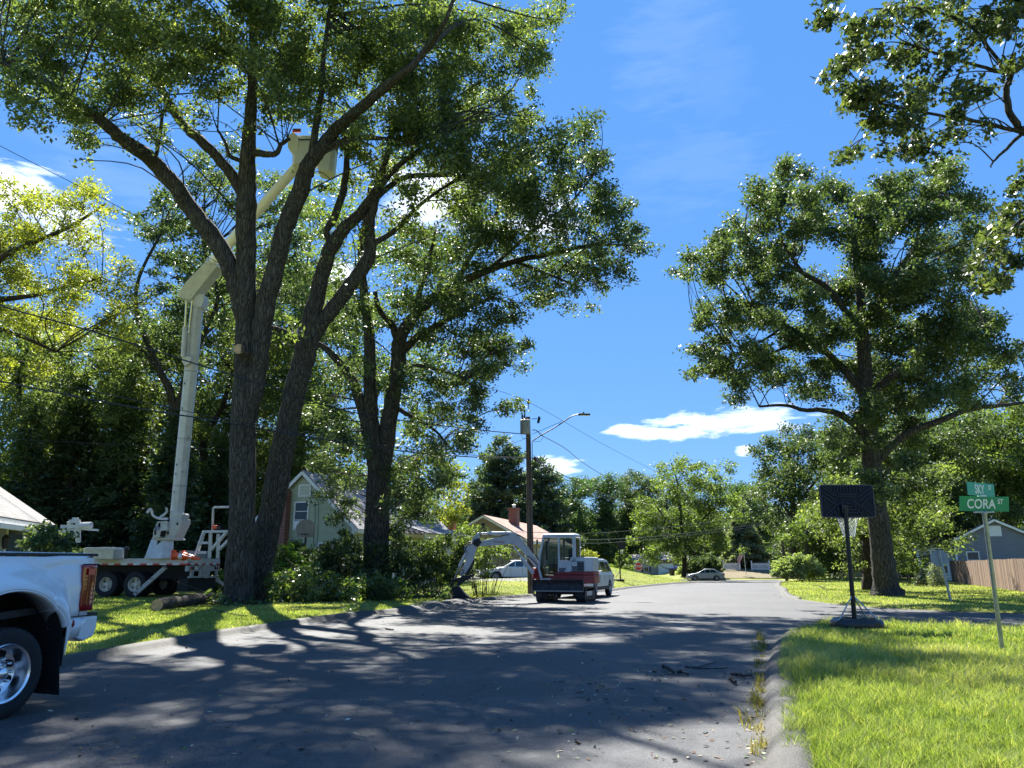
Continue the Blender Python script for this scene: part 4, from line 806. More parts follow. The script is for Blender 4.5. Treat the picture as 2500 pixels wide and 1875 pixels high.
# white sedan in the drive (seen from behind its right end)
q = PT(1256, 50.5, .3)
sd = car('sedan_car', 'older white sedan parked in the ranch house drive behind the arching shrub', 'car', (q.x, q.y, .36), R(192), 5.0, 1.85,
    [(-2.5, .3), (-2.55, .75), (-2.45, .88), (-1.55, .93), (1.1, .9), (2.3, .78), (2.5, .55), (2.48, .3)], [(-1.75, .9), (-.95, 1.33), (.1, 1.35), (1.0, .9)], 2.85, .32, WPAINT,
    [[(-1.3, .95), (-.85, 1.26), (-.55, 1.27), (-.5, .95)], [(-.42, .95), (-.46, 1.28), (.05, 1.28), (.12, .95)], [(.18, .95), (.12, 1.27), (.2, 1.26), (.75, .95)]], lampz=(.66, .82))
q = PT(1722, 95, -.5)
car('sedan_car', 'silver sedan standing at the far end of the street before the hedge', 'car', (q.x, q.y, -.5), R(172), 4.65, 1.8,
    [(-2.25, .3), (-2.32, .7), (-2.2, .98), (-1.6, 1.02), (1.05, .95), (1.95, .8), (2.3, .6), (2.28, .3)], [(-1.95, .98), (-1.1, 1.42), (.0, 1.45), (1.1, .93)], 2.65, .33, SPAINT,
    [[(-1.45, 1.03), (-1.0, 1.34), (-.62, 1.37), (-.58, 1.02)], [(-.5, 1.02), (-.54, 1.37), (.0, 1.38), (.06, 1.0)], [(.13, 1.0), (.08, 1.37), (.2, 1.35), (.85, .99)]], lampz=(.72, .9))

# --- heavy duty pickup, left foreground
fwd = Vector((-.30, -.954, 0)).normalized(); left = Vector((-fwd.y, fwd.x, 0)); wc = P(13, 1645, 7.1); ol = 1.17; o_ = Vector((wc.x, wc.y, 0)) - left * ol
pk = thing('pickup_truck', 'white heavy duty pickup with dual rear wheels parked at the left kerb', 'truck', (o_.x, o_.y, 0), yaw(fwd.x, fwd.y))
PW = pm('pearl_white_paint', (.74, .735, .73), (.72, .715, .71), rough=.26, coat=1.0, scale=1.5)
RA = .41; AR = .70; zc_ = .47
X0, X1, ZT, ZB = -1.47, 1.25, 1.485, .60         # bed side: tail, front, top, lower edge
def flare(x, z):
    r = math.hypot(x, (z - zc_) * 1.0); k = 1 - min(max((r - AR) / .30, 0), 1); k = k * k * (3 - 2 * k); a = .20 * k
    tumble = -.03 * ((z - 1.0) / .5) ** 2 if z > 1.0 else 0
    crease = .012 * math.exp(-((z - 1.34) / .035) ** 2)
    endr = -.06 * max(0, 1 - (x - X0) / .12) ** 2
    return 1.0 + a + tumble - crease + endr
for sgn in (1, -1):
    mb = MB(); na, nr_ = 72, 14; grid_v = []
    a0 = -math.asin(min(.99, (zc_ - ZB + .0) / AR)) if zc_ > ZB else math.asin((ZB - zc_) / AR)
    for i in range(na + 1):
        a = a0 + (math.pi - 2 * a0) * i / na; c_, s_ = math.cos(a), math.sin(a); p0 = (AR * c_ * .97, zc_ + AR * s_)
        # ray to the rectangle
        tx = (X1 if c_ > 0 else X0) / c_ if abs(c_) > 1e-6 else 1e9; tz = (ZT - zc_) / s_ if s_ > 1e-6 else 1e9
        t = min(tx, tz); p1 = (c_ * t, zc_ + s_ * t)
        if i in (0, na): p1 = (X1 if i == 0 else X0, ZB)
        for j in range(nr_ + 1):
            f = (j / nr_) ** 1.15; x = p0[0] + (p1[0] - p0[0]) * f; z = p0[1] + (p1[1] - p0[1]) * f; grid_v.append((x, sgn * flare(x, z), z))
    cols = nr_ + 1; fs = [(i * cols + j, i * cols + j + 1, (i + 1) * cols + j + 1, (i + 1) * cols + j) for i in range(na) for j in range(nr_)]
    mb.add(grid_v, fs)
    lip = [grid_v[i * cols] for i in range(na + 1)]; mb.add(lip + [(x * .985, y - sgn * .035, zc_ + (z - zc_) * .985) for x, y, z in lip] + [(x * .95, sgn * .98, zc_ + (z - zc_) * .96) for x, y, z in lip], [(i, i + 1, na + 2 + i, na + 1 + i) for i in range(na)] + [(na + 1 + i, na + 2 + i, 2 * na + 3 + i, 2 * na + 2 + i) for i in range(na)])
    # lower quarter behind the wheel that tapers down behind the arch
    if True:
        q = []; nz_ = 8
        for i in range(nz_ + 1):
            z = ZB - .235 * i / nz_
            for j in range(7):
                xa = -AR * .97 * math.cos(math.asin((ZB - zc_) / AR)) - .0 - .03 * i / nz_; xb = -1.02 + .26 * (i / nz_) ** 1.6; x = xa + (xb - xa) * j / 6
                k = j / 6; y = 1.20 * (1 - k) ** .35 * .0 + (1.0 + .20 * (1 - k ** 2) - .02 * i / nz_); q.append((x, sgn * y, z))
        mb.add(q, [(i * 7 + j, i * 7 + j + 1, (i + 1) * 7 + j + 1, (i + 1) * 7 + j) for i in range(nz_) for j in range(6)])
        mb.add([(-1.02, sgn * 1.0, ZB), (X0, sgn * .985, ZB), (X0 + .02, sgn * .98, .49), (-.93, sgn * 1.0, .45)], [(0, 1, 2, 3)])
    sp_o = mb.build('bed_side', PW, pk, smooth=50)
    so = sp_o.modifiers.new('solid', 'SOLIDIFY'); so.thickness = .012; so.offset = -1
    MB().box(X0 - .02, X1 + .02, sgn * .955 - .055, sgn * .955 + .02, ZT - .004, ZT + .03).build('bed_rail_cap', DARKP, pk, bevel=.01)
    # seams
    MB().box(X0 + .005, -AR - .02, sgn * 1.004 - .004, sgn * 1.004 + .005, .640, .650).build('seam', WELL, sp_o)
    MB().box(-1.265, -1.255, sgn * .985, sgn * 1.0035, .64, 1.25).build('seam', WELL, sp_o)
    # tail lamp
    tl = MB(); zs_ = [.72, .80, .95, 1.05, 1.14, 1.22, 1.30, 1.335]; xl = [-1.28, -1.265, -1.262, -1.268, -1.245, -1.235, -1.235, -1.245]; n_ = len(zs_)
    side_ = [(x, sgn * 1.004, z) for x, z in zip(xl, zs_)] ; s2 = [(-1.43, sgn * 1.0, z) for z in zs_]; s3 = [(-1.485, sgn * .955, z) for z in zs_]; s4 = [(-1.49, sgn * .84, z) for z in zs_]; s0 = [(x + .004, sgn * .93, z) for x, z in zip(xl, zs_)]
    tl.loft([s0, side_, s2, s3, s4], close=False, caps=False); lamp = tl.build('tail_lamp', TLRED, pk, smooth=40); so = lamp.modifiers.new('solid', 'SOLIDIFY'); so.thickness = .02; so.offset = 1
    lt = MB(); lt.box(-1.40, -1.30, sgn * 1.028, sgn * 1.034, 1.20, 1.29); lt.build('bright_reflector', pm('lamp_bright', (.55, .04, .05), rough=.1), lamp)
    gr = MB(); [gr.box(-1.42, -1.29, sgn * 1.027, sgn * 1.031, z, z + .012) for z in np.arange(.80, 1.18, .06)]; gr.box(-1.415, -1.405, sgn * 1.027, sgn * 1.032, .78, 1.29).box(-1.345, -1.338, sgn * 1.027, sgn * 1.032, .78, 1.29); gr.build('lamp_rib', pm('lamp_dark', (.16, .003, .005), rough=.2), lamp)
    bz = MB(); bz.loft([[(x + .018, sgn * .995, z) for x, z in zip(xl, zs_)], [(x + .018, sgn * 1.012, z) for x, z in zip(xl, zs_)], [(x - .004, sgn * 1.012, z) for x, z in zip(xl, zs_)]], close=False, caps=False).box(-1.49, -1.235, sgn * .99, sgn * 1.012, 1.335, 1.352).build('lamp_surround', WELL, lamp)
    MB().lathe([(0, -.0), (.028, .0), (.02, .012), (0, .016)], (-.83, sgn * 1.163, .575), (0, sgn, 0), 12).build('marker_lamp', TLRED, pk)
    # mud flap
    mf = MB(); mf.prism([(-.62, sgn * 1.17, .55), (-.66, sgn * .62, .55), (-.69, sgn * .60, .14), (-.70, sgn * 1.17, .13)], (-.012, 0, 0)); mf.build('mud_flap', WELL, pk)
    # dual wheels
    wheel(pk, 0, sgn * (ol - .34), RA, .24, sgn, ALLOY, rr=.60); w_ = wheel(pk, 0, sgn * ol, RA, .235, sgn, CHROME, rr=.66, spokes=8, deep=.115)
    hub = MB(); o = (0, sgn * (ol - .235), RA); hub.lathe([(.115, .02), (.118, .12), (.09, .15), (.055, .16), (.05, .215), (.035, .225), (0, .228)], o, (0, sgn, 0), 24)
    for k in range(10):
        a = 2 * math.pi * k / 10; hub.lathe([(.014, .02), (.014, .155), (.008, .165), (0, .168)], (math.cos(a) * .137, o[1], RA + math.sin(a) * .137), (0, sgn, 0), 8)
    hub.build('hub', CHROME, w_, smooth=40)
    fwl = wheel(pk, 4.3, sgn * 1.0, RA, .235, sgn, CHROME, rr=.625, spokes=8, deep=.03)
    MB().box(-.95, .7, sgn * .60 - .02, sgn * .60 + .02, .45, 1.15).build('inner_fender', WELL, pk)
wl_ = MB(); wl_.loft([[(AR * .98 * math.cos(a), y, zc_ + AR * .98 * math.sin(a)) for a in np.linspace(-.1, math.pi + .1, 20)] for y in (-1.17, 1.17)], close=False, caps=False).build('wheel_housing', WELL, pk)
# leaf of frame visible in arch
MB().box(-1.4, 5.2, .38, .46, .62, .80).box(-1.4, 5.2, -.46, -.38, .62, .80).box(-.06, .06, -.9, .9, .36, .48).build('chassis_frame', WELL, pk)
MB().box(X0, X1, -.94, .94, .78, .86).build('bed_floor', DARKP, pk)
MB().box(X0 - .01, X0 + .05, -.94, .94, .70, 1.46).build('tailgate', PW, pk, bevel=.02)
MB().box(X0 + .04, X1, -.925, .925, ZT + .02, ZT + .05).build('bed_cover', pm('white_bed_cover', (.62, .66, .68), rough=.4), pk, bevel=.012)
bm_ = MB()
bp_ = [(-1.56, .46), (-1.60, .52), (-1.60, .62), (-1.28, .64), (-1.265, .56), (-1.255, .46), (-1.40, .43)]
rings = []
for y, ex, sc in ((-1.0, .34, .94), (-.93, .10, 1), (-.5, .02, 1), (.5, .02, 1), (.93, .10, 1), (1.0, .34, .94)):
    rings.append([(-1.27 - (-1.27 - x) * (1 - ex * .35), y, .54 + (z - .54) * sc) for x, z in bp_])
bm_.loft(rings).build('rear_bumper', PW, pk, smooth=40, bevel=.012)
MB().box(-1.585, -1.27, -.98, .98, .636, .668).build('bumper_step', DARKP, pk, bevel=.01)
MB().box(-1.36, -1.20, -.9, .9, .66, .72).build('bumper_gap', WELL, pk)
MB().tube([(-.75, .75, .42), (-.98, .82, .40)], .045, n=10).build('exhaust', WELL, pk)
MB().box(-1.25, -.9, -.8, .8, .38, .5).build('hitch_beam', WELL, pk)
# cab and nose (mostly outside the frame)
cabp = [(1.3, .55), (1.3, 1.45), (1.55, 2.0), (3.0, 2.03), (3.75, 1.45), (5.15, 1.38), (5.35, 1.2), (5.35, .6), (4.95, .6)] + [(4.3 + .55 * math.cos(a), RA + .06 + .55 * math.sin(a)) for a in np.linspace(.25, math.pi - .25, 14)] + [(3.7, .55)]
cm = MB(); cm.loft([[(x, y * (1 if z < 1.45 else .84), z) for x, z in cabp] for y in (-1.0, -.96, .96, 1.0)]).build('cab', PW, pk, smooth=35, bevel=.03)
for s in (-1, 1):
    for poly in ([(1.55, 1.5), (1.68, 1.93), (2.3, 1.95), (2.3, 1.5)], [(2.4, 1.5), (2.4, 1.95), (2.98, 1.96), (3.5, 1.5)]): MB().prism([(x, s * (.995 if z < 1.6 else .85), z) for x, z in poly], (0, s * .01, 0)).build('side_window', GLASSB, pk)
    MB().box(5.1, 5.37, s * .8 - .15, s * .8 + .15, .95, 1.2).build('headlight', HLC, pk, bevel=.02)
    MB().box(3.4, 3.5, s * 1.25 - .12, s * 1.25 + .12, 1.4, 1.75).build('mirror', DARKP, pk, bevel=.03)
MB().box(5.34, 5.42, -.6, .6, .75, 1.3).build('grille', CHROME, pk)
for c_ in pk.children_recursive:                                  # true rear overhang of the short bed
    if c_.type == 'MESH' and not c_.name.startswith(('wheel.', 'rim', 'hub')):
        for v in c_.data.vertices:
            if v.co.x < -.45 and not c_.name.startswith(('mud', 'exh', 'hitch', 'inner', 'wheel_h', 'chassis')):
                w__ = min(1, (-.45 - v.co.x) / .28); v.co.z += w__ * (float(np.interp(v.co.z, [.30, .365, .43, .60, .645, .67, .72, 1.335, 1.352, 1.485, 1.52], [.45, .52, .60, .85, .87, .90, .925, 1.40, 1.415, 1.50, 1.53])) - v.co.z)
            if v.co.x < -.45: v.co.x = float(np.interp(v.co.x, [-1.62, -1.47, -1.26, -1.02, -.70, -.45], [-1.22, -1.09, -.91, -.80, -.63, -.43]))

# --- excavator
XW = pm('excavator_off_white', (.50, .51, .52), (.40, .41, .42), rough=.4, scale=3, dirt=((.16, .15, .14), 9, .66)); XR = pm('excavator_red', (.24, .012, .018), (.17, .01, .014), rough=.4, scale=3)
XG = pm('excavator_grey', (.08, .09, .11), rough=.5); XD = pm('worn_dark_steel', (.045, .047, .052), (.022, .023, .026), rough=.6, metal=.4, scale=6); ROD = pm('cylinder_rod', (.6, .6, .62), rough=.15, metal=1)
tX = 30.4; ec = PT(1384, tX, 0); fx = Vector((-.96, .28, 0)).normalized()
ex = thing('excavator', 'white and red compact excavator with its arm reaching left to the grass', 'excavator', (ec.x, ec.y, 0), yaw(fx.x, fx.y))
Mi = (Matrix.Translation(ex.location) @ Matrix.Rotation(ex.rotation_euler.z, 4, 'Z')).inverted()
# undercarriage heading
uh = math.atan2(-.95, -.30) - ex.rotation_euler.z; Mu = Matrix.Rotation(uh, 4, 'Z')
for s in (-1, 1):
    tm = MB(); r_ = .27; Lh = .82; y0 = s * .80; prof_ = [(Lh + r_ * math.cos(a), r_ + .0 + r_ * math.sin(a)) for a in np.linspace(math.pi / 2, -math.pi / 2, 9)] + [(-Lh + r_ * math.cos(a), r_ + r_ * math.sin(a)) for a in np.linspace(-math.pi / 2, -1.5 * math.pi, 9)]
    tm.loft([[(x, y0 + dy, z) for x, z in prof_] for dy in (-.19, .19)], caps=False)
    pin = [(x * .97, .27 + (z - .27) * .9) for x, z in prof_]; tm.loft([[(x, y0 + dy, z) for x, z in pin] for dy in (-.19, .19)], caps=False)
    n_ = len(prof_)
    for dy in (-.19, .19): tm.add([(x, y0 + dy, z) for x, z in prof_] + [(x, y0 + dy, z) for x, z in pin], [(i, (i + 1) % n_, n_ + (i + 1) % n_, n_ + i) for i in range(n_)])
    per = []; 
    for k in range(26):
        x = -Lh + 2 * Lh * k / 25
        tm.box(x - .02, x + .02, y0 - .19, y0 + .19, -.018, .006); tm.box(x - .02, x + .02, y0 - .19, y0 + .19, 2 * r_ - .006, 2 * r_ + .018)
    for a in np.linspace(-1.3, 1.3, 7):
        for e_ in (1, -1):
            q_ = Matrix.Translation((e_ * Lh + e_ * r_ * math.cos(a), 0, r_ + r_ * math.sin(a))) @ Matrix.Rotation(-a if e_ > 0 else a, 4, 'Y'); tm.box(-.01, .02, y0 - .19, y0 + .19, -.02, .02, 0, q_)
    xf(tm, Mu).build('track', XD, ex)
    wm = MB()
    for x in (-Lh, Lh): wm.lathe([(.0, -.16), (.22, -.16), (.22, .16), (0, .16)], (x, y0, r_), (0, 1, 0), 16)
    for x in np.linspace(-.6, .6, 5): wm.lathe([(0, -.17), (.10, -.17), (.10, .17), (0, .17)], (x, y0, .13), (0, 1, 0), 12)
    xf(wm, Mu).build('track_roller', XD, ex); xf(MB().box(-.75, .75, y0 - .13, y0 + .13, .2, .40), Mu).build('track_frame', XR if False else XW, ex)
cb_ = MB().box(-.6, .6, -.65, .65, .28, .52); cb_.lathe([(.45, .5), (.45, .66)], (0, 0, 0), (0, 0, 1), 24); xf(cb_, Mu).build('undercarriage', XD, ex)
bl = MB(); bw = 1.0; bl.loft([[(1.45 + .10 * math.sin(math.pi * k / 6) * -1, y, .26 + .42 * k / 6) for k in range(7)] + [(1.40 + .10 * math.sin(math.pi * k / 6) * -1, y, .26 + .42 * k / 6) for k in range(6, -1, -1)] for y in (-bw, bw)])
bl.box(1.44, 1.50, -bw, bw, .24, .31).box(1.36, 1.47, -bw, bw, .66, .69).box(1.35, 1.47, -bw - .01, -bw + .02, .26, .68).box(1.35, 1.47, bw - .02, bw + .01, .26, .68)
for y in (-.35, .35): bl.beam((.4, y, .35), (1.4, y, .42), .10, .12)
xf(bl, Matrix.Translation((0, 0, .17)) @ Mu).build('dozer_blade', XD, ex, bevel=.006); xf(MB().box(1.50, 1.512, -bw, bw, .24, .285), Matrix.Translation((0, 0, .17)) @ Mu).build('cutting_edge', pm('scraped_steel', (.22, .22, .23), rough=.4, metal=.8), ex)
# upper structure (local x = arm direction, y = cab side, towards the camera)
y_c0, y_c1 = .02, .84; low = MB(); lp = [(1.0, -.75), (1.0, .80), (.2, .98), (-.9, .98), (-1.25, .6), (-1.32, 0), (-1.25, -.6), (-.9, -.95), (.2, -.95)]
low.prism([(x, y, .70) for x, y in lp], (0, 0, .33)); low.prism([(x * .985 if x < 0 else x * .5, y * .985, 1.03) for x, y in lp], (0, 0, .12)); low.box(.95, 1.18, -.42, .30, .78, 1.18).box(1.15, 1.36, -.28, .2, .85, 1.3); low.build('lower_body', XR, ex, bevel=.03)
MB().box(-.54, -.50, y_c0, y_c1, .95, 2.3).box(-.4, .75, -.06, -.02, .85, 1.45).box(-.5, .78, -.02, .86, .86, .90).build('cab_lining', XG, ex)
eng = MB(); ep = [(-.35, .93), (-.9, .93), (-1.22, .6), (-1.29, 0), (-1.22, -.6), (-.9, -.9), (.5, -.9), (.5, -.2), (-.3, -.2)]; eng.prism([(x, y, 1.152) for x, y in ep], (0, 0, .56)); eng.build('engine_cover', XW, ex, bevel=.05)
pn = MB(); pn.box(-.92, -.42, .932, .945, 1.17, 1.55).build('side_panel', XG, ex, bevel=.01); lv = MB(); [lv.box(-.88, -.66, .946, .955, 1.22 + .06 * k, 1.245 + .06 * k) for k in range(5)]; lv.build('louvre', WELL, ex)
pl = MB().box(-.62, -.44, .946, .952, 1.38, 1.52).build('unit_plate', SWHITE, ex); tx = text_mesh('542', .085, WELL, ex, bold=.002); tx.location = (-.53, .956, 1.45); tx.rotation_euler = (0, 0, math.pi)
# cab frame: posts following the photographed outline
y1, y0 = .93, -.02; CB = {}
def post(pts, w, d=.07, mat=XW, nm='cab_post', y=None):
    m = MB()
    for yy_ in ((y1, y0) if y is None else (y,)):
        for a, b in zip(pts[:-1], pts[1:]): m.beam((a[0], yy_ - d / 2, a[1]), (b[0], yy_ - d / 2, b[1]), d, w)
    return m
cf = post([(.80, .85), (.92, 1.25), (.88, 1.75), (.72, 2.50)], .085); cf.v += []; 
m2 = post([(.12, .9), (.10, 1.4), (.10, 2.52)], .075); m3 = post([(-.25, 1.1), (-.52, 1.62), (-.52, 2.50)], .13)
for q in (m2, m3): cf.add(q.v, q.f)
lw = MB(); 
cf.box(.76, -.56, y1 - .07, y1, 2.46, 2.53); cf.box(.85, -.2, y1 - .07, y1, .80, .90); cf.box(.76, .70, y0, y1, 2.46, 2.53); cf.box(.10, -.5, y1 - .065, y1 - .005, 1.48, 1.58)
cf.build('cab_frame', XW, ex, bevel=.012)
MB().prism([(.12, y1 - .06, .9), (.12, y1 - .06, 1.5), (-.48, y1 - .06, 1.56), (-.25, y1 - .06, 1.15), (-.05, y1 - .06, .9)], (0, .05, 0)).build('cab_lower_panel', XW, ex)
MB().prism([(.10, y1 - .006, .95), (.10, y1 - .006, 1.30), (-.20, y1 - .006, 1.30), (.0, y1 - .006, .95)], (0, .01, 0)).build('cab_dark_panel', XG, ex)
rf_ = MB(); rf_.loft([[(.76, y0 - .02, 2.5), (.76, y1 + .01, 2.5), (-.60, y1 + .01, 2.5), (-.60, y0 - .02, 2.5)], [(.74, y0, 2.60), (.74, y1 - .01, 2.60), (-.58, y1 - .01, 2.60), (-.58, y0, 2.60)], [(.60, y0 + .1, 2.64), (.60, y1 - .12, 2.64), (-.5, y1 - .12, 2.64), (-.5, y0 + .1, 2.64)]]).build('cab_roof', XW, ex, bevel=.025)
GC = bpy.data.materials.new('clear_cab_glass'); GC.use_nodes = True; t__ = GC.node_tree; b__ = t__.nodes['Principled BSDF']; b__.inputs['Base Color'].default_value = (.05, .06, .06, 1); b__.inputs['Roughness'].default_value = .02; tr__ = N(t__, 'ShaderNodeBsdfTransparent', inp={0: (.42, .50, .48, 1)}); mx__ = N(t__, 'ShaderNodeMixShader', inp={0: .82}); t__.links.new(b__.outputs[0], mx__.inputs[1]); t__.links.new(tr__.outputs[0], mx__.inputs[2]); t__.links.new(mx__.outputs[0], t__.nodes['Material Output'].inputs[0])
def pane(pts, y): return MB().prism([(x, y, z) for x, z in pts], (0, .006, 0))
pane([(.78, .92), (.88, 1.25), (.84, 1.75), (.70, 2.46), (.13, 2.46), (.15, .92)], y1 - .035).build('door_glass', GC, ex)
pane([(.06, 1.60), (.06, 2.44), (-.44, 2.44), (-.44, 1.62)], y1 - .035).build('side_window', GC, ex)
MB().prism([(-.575, y0 + .1, 1.68), (-.575, y1 - .1, 1.68), (-.575, y1 - .1, 2.42), (-.575, y0 + .1, 2.42)], (-.008, 0, 0)).build('rear_window', GLASSB, ex); MB().box(-.57, -.50, y0, y1, 1.5, 1.68).build('cab_rear_panel', XW, ex)
st_ = MB(); st_.box(-.35, .10, .22, .72, 1.28, 1.42); st_.box(-.38, -.24, .22, .72, 1.36, 2.0); st_.box(-.34, .08, .3, .64, .95, 1.28); st_.build('seat', DARKP, ex, bevel=.04)
ct = MB(); ct.box(.30, .45, .25, .7, .95, 1.45).tube([(.3, .3, 1.4), (.26, .3, 1.85)], .02, n=6).tube([(.25, .62, 1.2), (.2, .66, 1.68)], .02, n=6).box(.28, .6, .2, .75, .90, 1.0); ct.build('control_console', DARKP, ex); MB().box(.60, .66, .72, .80, 1.6, 2.35).build('wiper_pillar', DARKP, ex)
mr = MB(); mr.tube([(.82, .9, 1.5), (.98, .98, 1.75), (1.0, 1.0, 2.2)], .012, n=5).tube([(.8, .9, 2.2), (.95, 1.0, 2.3)], .01, n=5); mr.box(.93, .98, .95, 1.05, 2.2, 2.4); mr.build('mirror', DARKP, ex); pass
# boom and stick traced in the plane of the arm
def ZP(x, y): return (1050 + x / 4.424, 1200 + y / 4.424)
tb0 = 30.25
def arm_poly(nm, poly, mat, th, off=0.0, bevel=.015):
    a = [P(*ZP(*q), tb0 + off) for q in poly]; m = MB(); n = Vector((0, 1, 0)) * th; m.prism(a, n); m.v = [tuple(Mi @ Vector(v)) for v in m.v]; return m.build(nm, mat, ex, bevel=bevel)
def arm_cyl(nm, p, q, r, mat, off): m = MB().tube([P(*ZP(*p), tb0 + off), P(*ZP(*q), tb0 + off)], r, n=12); m.v = [tuple(Mi @ Vector(v)) for v in m.v]; return m.build(nm, mat, ex, smooth=40)
boom = arm_poly('boom', [(515, 548), (600, 522), (850, 470), (875, 440), (905, 436), (945, 462), (990, 510), (1060, 600), (1130, 700), (1215, 800), (1235, 850), (1180, 870), (1150, 835), (1060, 720), (990, 640), (930, 585), (890, 570), (840, 568), (690, 582), (560, 590), (520, 580)], XW, .24)
arm_poly('boom_mount', [(1130, 840), (1180, 805), (1225, 830), (1245, 935), (1110, 935), (1112, 870)], XR, .5, -.1)
arm_poly('stick', [(500, 450), (528, 462), (530, 500), (520, 560), (500, 620), (478, 680), (470, 735), (430, 810), (400, 860), (365, 900), (340, 922), (318, 905), (335, 860), (362, 800), (385, 730), (372, 640), (372, 590), (400, 575), (440, 555), (460, 510)], XW, .20, .03)
arm_poly('stick_guard', [(470, 735), (480, 760), (455, 830), (400, 900), (370, 905), (420, 830), (450, 770)], XD, .10, .08)
arm_cyl('stick_cylinder', (620, 452), (868, 452), .075, XW, .1); arm_cyl('cylinder_rod', (512, 456), (622, 452), .04, ROD, .1); MB()
arm_cyl('boom_cylinder', (985, 715), (1115, 885), .075, XW, -.06); arm_cyl('cylinder_rod', (895, 590), (988, 718), .04, ROD, -.06)
arm_cyl('bucket_cylinder', (392, 660), (318, 810), .06, XW, -.04); arm_cyl('cylinder_rod', (318, 810), (262, 945), .032, ROD, -.04)
arm_poly('pivot_joint', [(470, 520), (530, 505), (560, 545), (515, 600), (470, 575)], XD, .34, -.04)
arm_poly('bucket_link', [(238, 955), (262, 940), (330, 925), (348, 905), (420, 905), (470, 885), (488, 900), (430, 940), (365, 975), (330, 1010), (300, 1025), (285, 1010), (300, 965), (262, 968), (246, 1030), (230, 1030)], XD, .18, .02)
bk = [(228, 1040), (250, 1025), (300, 1022), (325, 1040), (350, 1075), (395, 1120), (440, 1155), (300, 1182), (255, 1178), (235, 1150), (222, 1090)]; arm_poly('bucket', bk, XD, .62, -.2, .012)
tth = MB(); 
for k in range(5): a = P(*ZP(425, 1150), tb0 - .17 + k * .14); b_ = P(*ZP(468, 1162), tb0 - .17 + k * .14); tth.beam(a, b_, .05, .03)
tth.v = [tuple(Mi @ Vector(v)) for v in tth.v]; tth.build('bucket_tooth', XD, ex)
hs_ = MB()
for pts in ([(500, 545), (430, 540), (370, 580), (365, 620), (385, 690), (378, 730)], [(505, 560), (440, 560), (385, 600), (392, 660)], [(620, 465), (720, 478), (850, 466)], [(1060, 760), (1035, 730), (1055, 700), (1100, 730), (1170, 800), (1215, 815)], [(940, 470), (1000, 500), (1080, 600), (1190, 770)], [(345, 835), (360, 870), (330, 900)]):
    hs_ = MB().tube(cat_rom([tuple(P(*ZP(*q), tb0 - .03)) for q in pts], 4), .016, n=5); hs_.v = [tuple(Mi @ Vector(v)) for v in hs_.v]; hs_.build('hydraulic_hose', DARKP, ex)
pa, pb_ = P(*ZP(655, 548), tb0 - .006), P(*ZP(815, 538), tb0 - .006); tx = text_mesh('TAKEUCHI', .17, pm('faded_red_decal', (.35, .10, .12), rough=.5), ex, sx=1.0, bold=.003); mid_ = Mi @ ((pa + pb_) / 2); tx.location = mid_; tx.rotation_euler = (0, R(4), -ex.rotation_euler.z); tx.scale = ((pb_ - pa).length / .95,) * 3
# ---------------------------------------------------------------- aerial lift truck behind the trees
LW = pm('lift_white', (.55, .56, .56), (.44, .45, .45), rough=.4, scale=3, dirt=((.18, .13, .09), 5, .62)); LWC = pm('fibreglass_cream', (.86, .85, .80), (.80, .79, .73), rough=.45, scale=2)
RUST = pm('rusty_white', (.42, .42, .40), (.35, .34, .31), rough=.7, scale=5, dirt=((.15, .07, .035), 6, .55)); BLKT = pm('truck_black', (.012, .012, .013), rough=.8)
RED_R = pm('reflector_red', (.5, .02, .02), rough=.3); WH_R = pm('reflector_white', (.7, .7, .7), rough=.3); CONE = pm('traffic_cone_orange', (.85, .12, .03), (.75, .09, .02), rough=.5)
tL = 31.0; c0 = PT(449, tL, 0); lfwd = Vector((-.985, .17, 0)).normalized()
lt_ = thing('bucket_truck', 'flatbed lift truck with a tall white folding boom and cream bucket', 'truck', (c0.x, c0.y, .10), yaw(lfwd.x, lfwd.y))
# local: x forward from the tail, near side plane y=0, body spans y 0..-2.5
zz_ = lambda py: CH + (1380 - py) / 1850 * tL * 1.03 - .10
dk = MB(); dk.box(0, 9.2, -2.5, 0, zz_(1379), zz_(1364)); dk.build('deck', LW, lt_, bevel=.01)
rs = MB(); x = .05; k = 0
while x < 9: rs.box(x, x + .28, .001, .012, zz_(1379.5), zz_(1375.5), k % 2); x += .28 if k % 3 else .34; k += 1
k = 0
for y in np.arange(-2.45, 0, .28): rs.box(-.014, -.002, y, y + .28, zz_(1379.5), zz_(1375.5), k % 2); k += 1
rs.build('reflective_strip', [RED_R, WH_R], lt_)
MB().box(.3, 9.0, -1.75, -.75, .72, zz_(1380)).build('chassis_frame', BLKT, lt_)
MB().box(9.3, 11.4, -2.45, -.05, .5, 2.75).build('truck_cab', LW, lt_, bevel=.12); MB().box(11.38, 11.43, -2.2, -.3, 1.7, 2.5).build('windscreen', GLASSB, lt_)
ri = pm('cream_wheel', (.62, .58, .48), (.5, .45, .36), rough=.5, scale=8)
for xx in (2.35, 3.68, 10.3):
    for s, y in ((1, -.02), (-1, -2.48)): wheel(lt_, xx, y, .52, .28, s, ri, rr=.56, spokes=5, deep=.09)
    if xx < 9:
        for s, y in ((1, -.36), (-1, -2.14)): wheel(lt_, xx, y, .52, .28, s, ri, rr=.56, spokes=5, deep=.02)
